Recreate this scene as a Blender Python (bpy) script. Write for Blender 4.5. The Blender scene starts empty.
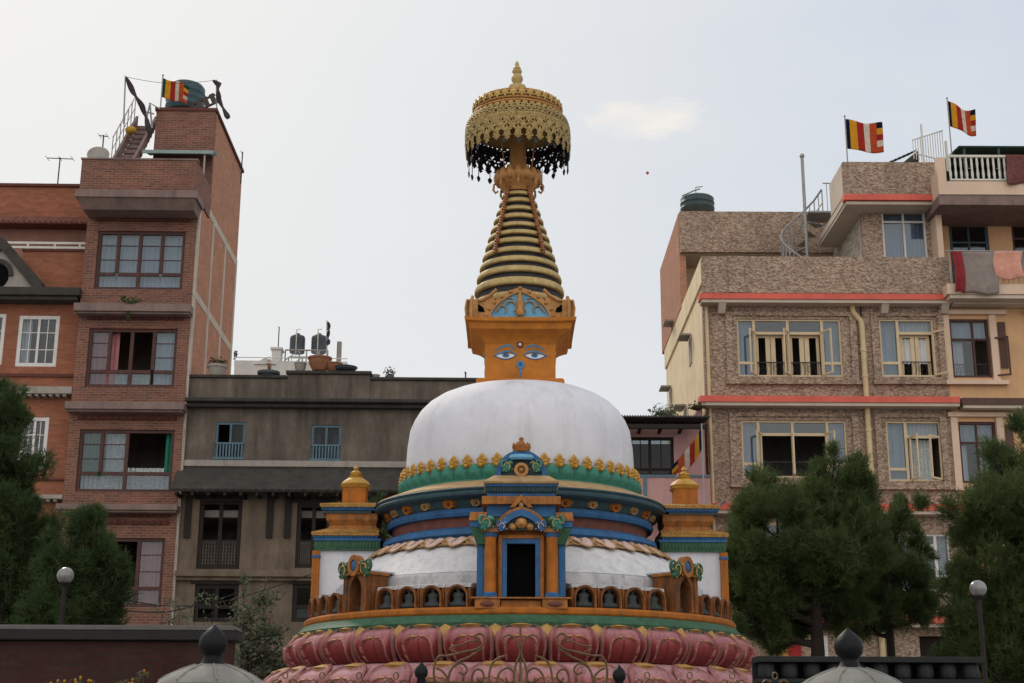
import bpy, bmesh, math, random
import numpy as np
from mathutils import Vector, Matrix, Euler
R = math.radians
random.seed(7)
scene = bpy.context.scene
COL = scene.collection

# ------------------------------------------------------------------ camera
FPX = 50.0 / 36.0 * 1024
PITCH, ROLL = R(15.45), R(0.25)
CAM = Vector((0, 0, 1.6))
FWD = Vector((0, math.cos(PITCH), math.sin(PITCH)))
RT0 = Vector((1, 0, 0)); UP0 = Vector((0, -math.sin(PITCH), math.cos(PITCH)))
RT = RT0 * math.cos(ROLL) + UP0 * math.sin(ROLL)
UP = UP0 * math.cos(ROLL) - RT0 * math.sin(ROLL)
cd = bpy.data.cameras.new('camera'); cam = bpy.data.objects.new('camera', cd); COL.objects.link(cam)
cd.lens = 50; cd.sensor_width = 36; cd.clip_end = 3000; cd.clip_start = 0.05
mw = Matrix.Identity(4)
for i in range(3):
    mw[i][0] = RT[i]; mw[i][1] = UP[i]; mw[i][2] = -FWD[i]; mw[i][3] = CAM[i]
cam.matrix_world = mw
scene.camera = cam

def ray(px, py):
    return FWD + RT * ((px - 512) / FPX) - UP * ((py - 341.5) / FPX)
def P(px, py, Y):
    d = ray(px, py); return CAM + d * ((Y - CAM.y) / d.y)

# ------------------------------------------------------------------ materials
def nodes(name):
    m = bpy.data.materials.new(name); m.use_nodes = True
    nt = m.node_tree; b = nt.nodes['Principled BSDF']
    return m, nt, b
def N(nt, typ, **kw):
    n = nt.nodes.new(typ)
    for k, v in kw.items():
        if hasattr(n, k): setattr(n, k, v)
        else: n.inputs[k].default_value = v
    return n
def rgba(c): return (c[0], c[1], c[2], 1)
def mixc(nt, fac, a, b):
    n = nt.nodes.new('ShaderNodeMix'); n.data_type = 'RGBA'
    for sock, v in ((n.inputs[0], fac), (n.inputs[6], a), (n.inputs[7], b)):
        if isinstance(v, (int, float)): sock.default_value = v
        elif isinstance(v, tuple): sock.default_value = rgba(v)
        else: nt.links.new(v, sock)
    return n.outputs[2]
def ramp(nt, src, stops):
    n = nt.nodes.new('ShaderNodeValToRGB'); e = n.color_ramp.elements
    while len(e) < len(stops): e.new(0.5)
    for i, (p, c) in enumerate(stops):
        e[i].position = p; e[i].color = rgba(c) if isinstance(c, tuple) else (c, c, c, 1)
    nt.links.new(src, n.inputs[0]); return n.outputs[0]
def coords(nt, scale=(1, 1, 1)):
    t = nt.nodes.new('ShaderNodeTexCoord'); mp = nt.nodes.new('ShaderNodeMapping')
    mp.inputs['Scale'].default_value = scale
    nt.links.new(t.outputs['Object'], mp.inputs['Vector']); return mp.outputs[0]
def bumpit(nt, b, h, strength, dist=0.02):
    n = N(nt, 'ShaderNodeBump', Strength=strength, Distance=dist)
    nt.links.new(h, n.inputs['Height']); nt.links.new(n.outputs[0], b.inputs['Normal'])
def paint(name, col, var=0.25, nscale=2.5, dirt=0.35, dirtcol=(0.06, 0.055, 0.05), rough=0.65, bump=0.25,
          metal=0.0, spec=0.3, streak=True, fine=30, thr=(0.5, 0.8)):
    """weathered paint / plaster: soft tone variation, vertical grime streaks, fine bump"""
    m, nt, b = nodes(name)
    n1 = N(nt, 'ShaderNodeTexNoise', Scale=nscale, Detail=8, Roughness=0.65); nt.links.new(coords(nt), n1.inputs['Vector'])
    dark = tuple(c * (1 - var) for c in col); light = tuple(min(0.85, c * (1 + var * 0.5)) for c in col)
    c = ramp(nt, n1.outputs['Fac'], [(0.3, dark), (0.72, light)])
    n2 = N(nt, 'ShaderNodeTexNoise', Scale=nscale * 1.6, Detail=9, Roughness=0.7)
    nt.links.new(coords(nt, (1, 1, 0.18 if streak else 1)), n2.inputs['Vector'])
    f = ramp(nt, n2.outputs['Fac'], [(thr[0], 0.0), (thr[1], dirt)])
    c = mixc(nt, f, c, dirtcol)
    nt.links.new(c, b.inputs['Base Color'])
    b.inputs['Roughness'].default_value = rough; b.inputs['Metallic'].default_value = metal
    b.inputs['Specular IOR Level'].default_value = spec
    if bump:
        n3 = N(nt, 'ShaderNodeTexNoise', Scale=fine, Detail=5); nt.links.new(coords(nt), n3.inputs['Vector'])
        bumpit(nt, b, n3.outputs['Fac'], bump)
    return m
def brick(name, c1, c2, mortar, w=0.24, h=0.075, dirt=0.4, msize=0.012, dirtcol=(0.05, 0.04, 0.035)):
    m, nt, b = nodes(name)
    t = nt.nodes.new('ShaderNodeTexCoord'); s = nt.nodes.new('ShaderNodeSeparateXYZ'); nt.links.new(t.outputs['Object'], s.inputs[0])
    a = N(nt, 'ShaderNodeMath', operation='ADD'); nt.links.new(s.outputs[0], a.inputs[0]); nt.links.new(s.outputs[1], a.inputs[1])
    cb = nt.nodes.new('ShaderNodeCombineXYZ'); nt.links.new(a.outputs[0], cb.inputs[0]); nt.links.new(s.outputs[2], cb.inputs[1])
    br = nt.nodes.new('ShaderNodeTexBrick')
    br.inputs['Color1'].default_value = rgba(c1); br.inputs['Color2'].default_value = rgba(c2); br.inputs['Mortar'].default_value = rgba(mortar)
    br.inputs['Scale'].default_value = 1; br.inputs['Brick Width'].default_value = w; br.inputs['Row Height'].default_value = h
    br.inputs['Mortar Size'].default_value = msize; br.inputs['Mortar Smooth'].default_value = 0.3; br.inputs['Bias'].default_value = 0.0
    nt.links.new(cb.outputs[0], br.inputs['Vector'])
    n1 = N(nt, 'ShaderNodeTexNoise', Scale=1.3, Detail=8, Roughness=0.7); nt.links.new(coords(nt), n1.inputs['Vector'])
    f = ramp(nt, n1.outputs['Fac'], [(0.4, 0.0), (0.75, dirt)])
    c = mixc(nt, f, br.outputs['Color'], dirtcol)
    n2 = N(nt, 'ShaderNodeTexNoise', Scale=9, Detail=6); nt.links.new(coords(nt, (1, 1, 2.5)), n2.inputs['Vector'])
    f2 = ramp(nt, n2.outputs['Fac'], [(0.45, 0.0), (0.75, 0.45)])
    c = mixc(nt, f2, c, tuple(x * 0.55 for x in c1))
    nt.links.new(c, b.inputs['Base Color']); b.inputs['Roughness'].default_value = 0.85
    b.inputs['Specular IOR Level'].default_value = 0.15
    bumpit(nt, b, br.outputs['Fac'], -0.5, 0.02)
    return m
def chips(name, c1, c2, c3, sc=(5.0, 5.0, 11.0)):
    """wash-finished stone chip render: little irregular stones of three tones"""
    m, nt, b = nodes(name)
    v = N(nt, 'ShaderNodeTexVoronoi', Scale=1.0, Randomness=1.0); nt.links.new(coords(nt, sc), v.inputs['Vector'])
    sp = nt.nodes.new('ShaderNodeSeparateColor'); nt.links.new(v.outputs['Color'], sp.inputs[0])
    c = ramp(nt, sp.outputs[0], [(0.1, c1), (0.5, c2), (0.95, c3)])
    n2 = N(nt, 'ShaderNodeTexNoise', Scale=0.9, Detail=8, Roughness=0.7); nt.links.new(coords(nt, (1, 1, 0.35)), n2.inputs['Vector'])
    c = mixc(nt, ramp(nt, n2.outputs['Fac'], [(0.45, 0.0), (0.8, 0.45)]), c, (0.07, 0.06, 0.05))
    nt.links.new(c, b.inputs['Base Color']); b.inputs['Roughness'].default_value = 0.9
    b.inputs['Specular IOR Level'].default_value = 0.15
    bumpit(nt, b, v.outputs['Distance'], 0.6, 0.03)
    return m
def glassm(name, tint=(0.6, 0.66, 0.7), refl=0.16):
    m = bpy.data.materials.new(name); m.use_nodes = True; nt = m.node_tree
    nt.nodes.remove(nt.nodes['Principled BSDF']); out = nt.nodes['Material Output']
    tr = nt.nodes.new('ShaderNodeBsdfTransparent'); tr.inputs[0].default_value = rgba(tint)
    gl = nt.nodes.new('ShaderNodeBsdfGlossy'); gl.inputs['Roughness'].default_value = 0.06
    nz = N(nt, 'ShaderNodeTexNoise', Scale=1.2, Detail=2); nt.links.new(coords(nt), nz.inputs['Vector'])
    bp = N(nt, 'ShaderNodeBump', Strength=0.12, Distance=0.05); nt.links.new(nz.outputs['Fac'], bp.inputs['Height']); nt.links.new(bp.outputs[0], gl.inputs['Normal'])
    gl.inputs['Color'].default_value = (0.85, 0.9, 0.95, 1)
    mx = nt.nodes.new('ShaderNodeMixShader'); mx.inputs[0].default_value = refl
    nt.links.new(tr.outputs[0], mx.inputs[1]); nt.links.new(gl.outputs[0], mx.inputs[2]); nt.links.new(mx.outputs[0], out.inputs['Surface'])
    return m
def leafm(name, dark, light, dry=None, sc=1.6):
    m, nt, b = nodes(name)
    n1 = N(nt, 'ShaderNodeTexNoise', Scale=sc, Detail=6, Roughness=0.7); nt.links.new(coords(nt), n1.inputs['Vector'])
    c = ramp(nt, n1.outputs['Fac'], [(0.32, dark), (0.7, light)])
    n2 = N(nt, 'ShaderNodeTexNoise', Scale=sc * 9, Detail=2); nt.links.new(coords(nt), n2.inputs['Vector'])
    c = mixc(nt, ramp(nt, n2.outputs['Fac'], [(0.55, 0.0), (0.75, 0.6)]), c, dry or light)
    nt.links.new(c, b.inputs['Base Color']); b.inputs['Roughness'].default_value = 0.6; b.inputs['Specular IOR Level'].default_value = 0.2
    tl = nt.nodes.new('ShaderNodeBsdfTranslucent'); nt.links.new(c, tl.inputs[0])
    mx = nt.nodes.new('ShaderNodeMixShader'); mx.inputs[0].default_value = 0.40
    nt.links.new(b.outputs[0], mx.inputs[1]); nt.links.new(tl.outputs[0], mx.inputs[2])
    nt.links.new(mx.outputs[0], nt.nodes['Material Output'].inputs['Surface'])
    return m

def clothm(name, col):
    m, nt, b = nodes(name)
    n1 = N(nt, 'ShaderNodeTexNoise', Scale=6, Detail=6, Roughness=0.7); nt.links.new(coords(nt), n1.inputs['Vector'])
    c = ramp(nt, n1.outputs['Fac'], [(0.3, tuple(x * .75 for x in col)), (0.7, col)])
    nt.links.new(c, b.inputs['Base Color']); b.inputs['Roughness'].default_value = 0.9; b.inputs['Specular IOR Level'].default_value = 0.05
    tl = nt.nodes.new('ShaderNodeBsdfTranslucent'); nt.links.new(c, tl.inputs[0])
    mx = nt.nodes.new('ShaderNodeMixShader'); mx.inputs[0].default_value = 0.65
    nt.links.new(b.outputs[0], mx.inputs[1]); nt.links.new(tl.outputs[0], mx.inputs[2]); nt.links.new(mx.outputs[0], nt.nodes['Material Output'].inputs['Surface'])
    return m
MT = {}
MT['white'] = paint('lime_white', (0.62, 0.62, 0.665), 0.12, 1.8, 0.55, (0.36, 0.35, 0.36), 0.75, 0.2)
MT['skirtwhite'] = paint('stained_white', (0.60, 0.59, 0.60), 0.14, 5.0, 0.75, (0.22, 0.21, 0.20), 0.85, 0.15)
MT['orange'] = paint('ochre_paint', (0.40, 0.125, 0.013), 0.32, 5, 0.6, (0.09, 0.045, 0.025), 0.75, 0.35, thr=(0.46, 0.74))
MT['orange2'] = paint('ochre_trim', (0.36, 0.135, 0.03), 0.4, 7, 0.7, (0.075, 0.045, 0.03), 0.75, 0.45, thr=(0.44, 0.72))
MT['tan'] = paint('tan_paint', (0.40, 0.26, 0.125), 0.3, 5, 0.6, (0.15, 0.10, 0.06), 0.7, 0.3)
MT['blue'] = paint('blue_paint', (0.032, 0.125, 0.29), 0.35, 5, 0.6, (0.05, 0.06, 0.075), 0.75, 0.3, thr=(0.45, 0.74))
MT['navy'] = paint('dark_blue_green', (0.035, 0.075, 0.09), 0.4, 8, 0.4, (0.02, 0.02, 0.02), 0.6, 0.3)
MT['green'] = paint('green_paint', (0.035, 0.19, 0.135), 0.35, 8, 0.35, (0.03, 0.05, 0.04), 0.55, 0.3)
MT['dgreen'] = paint('dark_green_paint', (0.035, 0.105, 0.055), 0.4, 8, 0.4, (0.02, 0.025, 0.02), 0.6, 0.4)
MT['redbrown'] = paint('brick_red_paint', (0.16, 0.055, 0.04), 0.45, 7, 0.4, (0.03, 0.02, 0.02), 0.75, 0.4)
MT['gold'] = paint('gold_leaf', (0.50, 0.31, 0.085), 0.3, 9, 0.45, (0.08, 0.05, 0.02), 0.42, 0.4, metal=0.35, spec=0.5)
MT['goldpaint'] = paint('gold_paint', (0.48, 0.26, 0.045), 0.3, 12, 0.35, (0.12, 0.06, 0.02), 0.5, 0.4)
MT['brass'] = paint('gilt_copper', (0.38, 0.265, 0.095), 0.45, 16, 0.75, (0.07, 0.045, 0.02), 0.58, 1.0, metal=0.4, spec=0.5, streak=False, fine=22)
MT['ringgold'] = paint('ring_gold', (0.46, 0.335, 0.135), 0.3, 6, 0.6, (0.12, 0.07, 0.03), 0.6, 0.2, metal=0.25, spec=0.5)
MT['darkmetal'] = paint('dark_metal', (0.03, 0.028, 0.035), 0.4, 9, 0.3, (0.01, 0.01, 0.01), 0.5, 0.2, metal=0.4)
MT['copper'] = paint('copper_brown', (0.30, 0.115, 0.045), 0.35, 8, 0.4, (0.05, 0.02, 0.01), 0.5, 0.3, metal=0.2)
MT['ochredark'] = paint('grimy_ochre_paint', (0.27, 0.09, 0.02), 0.45, 7, 0.85, (0.045, 0.03, 0.02), 0.8, 0.5, thr=(0.40, 0.68))
MT['skirtdirty'] = paint('rain_stained_white', (0.45, 0.44, 0.45), 0.3, 5, 0.95, (0.12, 0.115, 0.11), 0.85, 0.25)
MT['friezegold'] = paint('frieze_gold_paint', (0.44, 0.26, 0.115), 0.3, 9, 0.55, (0.2, 0.1, 0.06), 0.6, 0.3)
MT['eyeblue'] = paint('eye_blue_paint', (0.075, 0.22, 0.37), 0.3, 9, 0.35, (0.06, 0.08, 0.1), 0.65, 0.1)
MT['tipgold'] = paint('petal_tip_paint', (0.42, 0.235, 0.07), 0.3, 9, 0.45, (0.15, 0.07, 0.03), 0.6, 0.3)
MT['tilegold'] = paint('gold_ochre_tile', (0.44, 0.235, 0.06), 0.4, 8, 0.6, (0.10, 0.06, 0.03), 0.65, 0.4)
MT['ochreface'] = paint('ochre_face_paint', (0.47, 0.165, 0.02), 0.25, 4, 0.45, (0.16, 0.08, 0.04), 0.75, 0.25)
MT['bronze'] = paint('bronze_ochre', (0.42, 0.205, 0.065), 0.3, 8, 0.45, (0.08, 0.04, 0.015), 0.5, 0.3, metal=0.2)
MT['petalrim'] = paint('petal_rim_paint', (0.33, 0.14, 0.125), 0.4, 8, 0.4, (0.08, 0.03, 0.02), 0.55, 0.3)
MT['black'] = paint('opening_shade', (0.004, 0.004, 0.005), 0.2, 8, 0.1, (0.006, 0.006, 0.006), 0.9, 0, spec=0.05)  # flat black standing in for the shade inside openings
MT['figure'] = paint('dark_stone_figure', (0.040, 0.048, 0.050), 0.5, 14, 0.4, (0.02, 0.02, 0.02), 0.6, 0.3)
MT['pinkwhite'] = paint('pale_pink_paint', (0.64, 0.47, 0.42), 0.2, 8, 0.4, (0.2, 0.12, 0.1), 0.65, 0.3)
MT['bluepale'] = paint('pale_blue_paint', (0.13, 0.34, 0.52), 0.2, 9, 0.2, (0.08, 0.1, 0.12), 0.6, 0.1)
MT['eyewhite'] = paint('eye_white', (0.68, 0.70, 0.74), 0.08, 9, 0.15, (0.3, 0.3, 0.3), 0.6, 0.1)

def petalm():
    m, nt, b = nodes('lotus_pink_paint')
    t = nt.nodes.new('ShaderNodeTexCoord'); s = nt.nodes.new('ShaderNodeSeparateXYZ'); nt.links.new(t.outputs['Object'], s.inputs[0])
    nz = N(nt, 'ShaderNodeTexNoise', Scale=4, Detail=7, Roughness=0.7); nt.links.new(coords(nt), nz.inputs['Vector'])
    ad = N(nt, 'ShaderNodeMath', operation='MULTIPLY_ADD'); nt.links.new(nz.outputs['Fac'], ad.inputs[0]); ad.inputs[1].default_value = 0.35
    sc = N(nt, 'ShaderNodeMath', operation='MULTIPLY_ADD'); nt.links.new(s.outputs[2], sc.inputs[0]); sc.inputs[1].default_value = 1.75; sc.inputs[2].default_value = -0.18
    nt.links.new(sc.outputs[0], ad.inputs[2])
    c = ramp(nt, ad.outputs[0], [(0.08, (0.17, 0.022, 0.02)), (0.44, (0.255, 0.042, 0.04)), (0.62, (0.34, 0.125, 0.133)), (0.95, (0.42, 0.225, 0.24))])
    n2 = N(nt, 'ShaderNodeTexNoise', Scale=9, Detail=9, Roughness=0.75); nt.links.new(coords(nt, (1, 1, 0.3)), n2.inputs['Vector'])
    c = mixc(nt, ramp(nt, n2.outputs['Fac'], [(0.44, 0.0), (0.72, 0.7)]), c, (0.085, 0.04, 0.04))
    n4 = N(nt, 'ShaderNodeTexNoise', Scale=26, Detail=5, Roughness=0.7); nt.links.new(coords(nt), n4.inputs['Vector'])
    c = mixc(nt, ramp(nt, n4.outputs['Fac'], [(0.62, 0.0), (0.72, 0.4)]), c, (0.55, 0.42, 0.40))
    nt.links.new(c, b.inputs['Base Color']); b.inputs['Roughness'].default_value = 0.68; b.inputs['Specular IOR Level'].default_value = 0.2
    n3 = N(nt, 'ShaderNodeTexNoise', Scale=25, Detail=5); nt.links.new(coords(nt), n3.inputs['Vector'])
    bumpit(nt, b, n3.outputs['Fac'], 0.3)
    return m
MT['petal'] = petalm()

# ------------------------------------------------------------------ mesh builder
class MB:
    def __init__(s): s.v = []; s.f = []; s.mi = []; s.m = 0
    def add(s, vs, fs):
        o = len(s.v); s.v += [tuple(v) for v in vs]
        for f in fs: s.f.append(tuple(i + o for i in f)); s.mi.append(s.m)
        return s
    def box(s, x0, x1, y0, y1, z0, z1):
        vs = [(x, y, z) for x in (x0, x1) for y in (y0, y1) for z in (z0, z1)]
        return s.add(vs, [(0, 1, 3, 2), (4, 6, 7, 5), (0, 4, 5, 1), (2, 3, 7, 6), (0, 2, 6, 4), (1, 5, 7, 3)])
    def frustum(s, b, t):
        """b,t = (x0,x1,y0,y1,z)"""
        vs = []
        for (x0, x1, y0, y1, z) in (b, t): vs += [(x0, y0, z), (x1, y0, z), (x1, y1, z), (x0, y1, z)]
        return s.add(vs, [(3, 2, 1, 0), (4, 5, 6, 7), (0, 1, 5, 4), (1, 2, 6, 5), (2, 3, 7, 6), (3, 0, 4, 7)])
    def lathe(s, prof, n=48, c=(0, 0, 0), lean=None, wob=None, sx=1, sy=1):
        vs = []; k = len(prof)
        for j, (r, z) in enumerate(prof):
            ox, oy = lean(z) if lean else (0, 0)
            for i in range(n):
                a = 2 * math.pi * i / n; rr = r * (wob(a, j) if wob else 1)
                vs.append((c[0] + ox + rr * math.cos(a) * sx, c[1] + oy + rr * math.sin(a) * sy, c[2] + z))
        fs = []
        up = prof[-1][1] >= prof[0][1]
        for j in range(k - 1):
            for i in range(n):
                q = (j * n + i, j * n + (i + 1) % n, (j + 1) * n + (i + 1) % n, (j + 1) * n + i)
                fs.append(q if up else q[::-1])
        if prof[0][0] > 1e-6: fs.append(tuple(range(n))[::-1] if up else tuple(range(n)))
        if prof[-1][0] > 1e-6: fs.append(tuple((k - 1) * n + i for i in range(n))) if up else fs.append(tuple((k - 1) * n + i for i in range(n))[::-1])
        return s.add(vs, fs)
    def ring(s, prof, n=64, c=(0, 0, 0)):
        """closed cross-section swept round the axis"""
        vs = []; k = len(prof)
        for (r, z) in prof:
            for i in range(n):
                a = 2 * math.pi * i / n; vs.append((c[0] + r * math.cos(a), c[1] + r * math.sin(a), c[2] + z))
        fs = [(j * n + i, j * n + (i + 1) % n, ((j + 1) % k) * n + (i + 1) % n, ((j + 1) % k) * n + i) for j in range(k) for i in range(n)]
        return s.add(vs, fs)
    def tube(s, pts, r, n=6, cap=True):
        pts = [Vector(p) for p in pts]; rs = r if isinstance(r, (list, tuple)) else [r] * len(pts)
        vs = []; prev = None
        for i, p in enumerate(pts):
            t = (pts[min(i + 1, len(pts) - 1)] - pts[max(i - 1, 0)])
            t = t.normalized() if t.length > 1e-9 else Vector((0, 0, 1))
            if prev is None:
                a = Vector((0, 0, 1)) if abs(t.z) < 0.9 else Vector((1, 0, 0))
                u = t.cross(a).normalized()
            else:
                u = (prev - t * prev.dot(t)); u = u.normalized() if u.length > 1e-6 else t.orthogonal().normalized()
            prev = u; w = t.cross(u)
            for k in range(n):
                a = 2 * math.pi * k / n; vs.append(p + (u * math.cos(a) + w * math.sin(a)) * rs[i])
        fs = [(i * n + k, i * n + (k + 1) % n, (i + 1) * n + (k + 1) % n, (i + 1) * n + k) for i in range(len(pts) - 1) for k in range(n)]
        if cap: fs += [tuple(range(n))[::-1], tuple((len(pts) - 1) * n + k for k in range(n))]
        return s.add(vs, fs)
    def prism(s, poly, y0, y1):
        """polygon in x,z extruded along y"""
        n = len(poly); vs = [(x, y0, z) for x, z in poly] + [(x, y1, z) for x, z in poly]
        fs = [tuple(range(n)), tuple(range(n, 2 * n))[::-1]] + [(i, i + n, (i + 1) % n + n, (i + 1) % n) for i in range(n)]
        return s.add(vs, fs)
    def prismx(s, poly, x0, x1):
        """polygon in y,z extruded along x"""
        n = len(poly); vs = [(x0, y, z) for y, z in poly] + [(x1, y, z) for y, z in poly]
        fs = [tuple(range(n)), tuple(range(n, 2 * n))[::-1]] + [(i, i + n, (i + 1) % n + n, (i + 1) % n) for i in range(n)]
        return s.add(vs, fs)
    def prismz(s, poly, z0, z1):
        n = len(poly); vs = [(x, y, z0) for x, y in poly] + [(x, y, z1) for x, y in poly]
        fs = [tuple(range(n))[::-1], tuple(range(n, 2 * n))] + [(i, (i + 1) % n, (i + 1) % n + n, i + n) for i in range(n)]
        return s.add(vs, fs)
    def strip(s, outer, inner, y0, y1):
        """band between two open outlines of equal count in x,z, extruded along y"""
        n = len(outer)
        for i in range(n - 1):
            q = [outer[i], outer[i + 1], inner[i + 1], inner[i]]
            vs = [(x, y0, z) for x, z in q] + [(x, y1, z) for x, z in q]
            fs = [(0, 1, 2, 3), (7, 6, 5, 4), (0, 4, 5, 1), (2, 6, 7, 3)]
            if i == 0: fs.append((0, 3, 7, 4))
            if i == n - 2: fs.append((1, 5, 6, 2))
            s.add(vs, fs)
        return s
    def blob(s, c, r, n=10, k=6, jit=0, rnd=random):
        rx, ry, rz = r if isinstance(r, (tuple, list)) else (r, r, r)
        vs = [(c[0], c[1], c[2] - rz)]
        for j in range(1, k):
            th = math.pi * j / k
            for i in range(n):
                a = 2 * math.pi * i / n; q = 1 + (rnd.uniform(-jit, jit) if jit else 0)
                vs.append((c[0] + rx * q * math.sin(th) * math.cos(a), c[1] + ry * q * math.sin(th) * math.sin(a), c[2] - rz * q * math.cos(th)))
        vs.append((c[0], c[1], c[2] + rz)); fs = []
        for i in range(n):
            fs.append((0, 1 + (i + 1) % n, 1 + i))
            for j in range(k - 2):
                fs.append((1 + j * n + i, 1 + j * n + (i + 1) % n, 1 + (j + 1) * n + (i + 1) % n, 1 + (j + 1) * n + i))
            fs.append((1 + (k - 2) * n + i, 1 + (k - 2) * n + (i + 1) % n, len(vs) - 1))
        return s.add(vs, fs)
    def grid(s, fn, nu, nv, matfn=None):
        vs = [fn(i / nu, j / nv) for j in range(nv + 1) for i in range(nu + 1)]
        o = len(s.v); s.v += [tuple(v) for v in vs]
        for j in range(nv):
            for i in range(nu):
                a = o + j * (nu + 1) + i
                s.f.append((a, a + 1, a + nu + 2, a + nu + 1)); s.mi.append(matfn((i + .5) / nu, (j + .5) / nv) if matfn else s.m)
        return s
    def build(s, name, mats, parent=None, sm=40, loc=None, rot=None, bevel=0, fix=False):
        me = bpy.data.meshes.new(name); me.from_pydata(s.v, [], s.f)
        if not isinstance(mats, (list, tuple)): mats = [mats]
        for m in mats: me.materials.append(MT[m] if isinstance(m, str) else m)
        me.polygons.foreach_set('material_index', s.mi)
        if fix:
            bm = bmesh.new(); bm.from_mesh(me); bmesh.ops.recalc_face_normals(bm, faces=bm.faces); bm.to_mesh(me); bm.free()
        if sm:
            me.polygons.foreach_set('use_smooth', [True] * len(me.polygons)); me.set_sharp_from_angle(angle=R(sm))
        me.update()
        o = bpy.data.objects.new(name, me); COL.objects.link(o)
        if parent: o.parent = parent
        if loc: o.location = loc
        if rot: o.rotation_euler = rot
        if bevel:
            b = o.modifiers.new('bevel', 'BEVEL'); b.width = bevel; b.segments = 2; b.limit_method = 'ANGLE'
        return o
def tag(o, label=None, cat=None, group=None, kind=None):
    if label: o['label'] = label
    if cat: o['category'] = cat
    if group: o['group'] = group
    if kind: o['kind'] = kind
    return o
def empty(name, loc, rz=0, label=None, cat=None, group=None):
    o = bpy.data.objects.new(name, None); COL.objects.link(o); o.location = loc; o.rotation_euler = (0, 0, rz)
    o.empty_display_size = 0.2
    return tag(o, label, cat, group)
KIDS = {}
def copy_tree(o, parent=None):
    c = o.copy(); COL.objects.link(c)
    if parent is not None: c.parent = parent
    for ch in list(o.children): copy_tree(ch, c)
    return c
def arch(w, h, n=12, pointed=0.0, z0=0.0):
    """open outline, left foot -> crown -> right foot (x,z); straight sides then a round or pointed head"""
    spring = max(0, h - w) if h > w else 0
    pts = [(-w, z0)]
    for i in range(n + 1):
        a = math.pi * (1 - i / n); x = w * math.cos(a); z = math.sin(a)
        z = z * (1 - pointed) + (1 - abs(x / w)) ** 0.8 * pointed
        pts.append((x, z0 + spring + (h - spring) * z))
    pts.append((w, z0)); return pts
# ------------------------------------------------------------------ STUPA
YS = 24.0
XC = 519.5
XS = P(XC, 640, YS).x
def zs(py): return P(XC, py, YS).z
def zf(py, r): return P(XC, py, YS - r).z
def rp(py, rpx): return rpx * (P(XC, py, YS) - CAM).dot(FWD) / FPX
def pr(lst): return [(rp(py, r), zs(py)) for r, py in lst]       # (half-width px, row) -> (radius, height)
ZL = zs(382)
def lean(z): return ((-0.0125) * max(0, z - ZL), 0)

stupa = empty('stupa', (XS, YS, 0), 0, 'white domed Buddhist stupa with painted eyes and gilded ringed spire on pink lotus base', 'stupa')

# --- hidden plinth down to the ground
m = MB(); m.lathe([(4.6, 0), (4.6, 0.5), (4.4, 0.55), (4.4, 1.3), (4.25, 1.35), (4.25, 1.9)], 64); m.build('plinth', 'skirtwhite', stupa)

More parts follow.
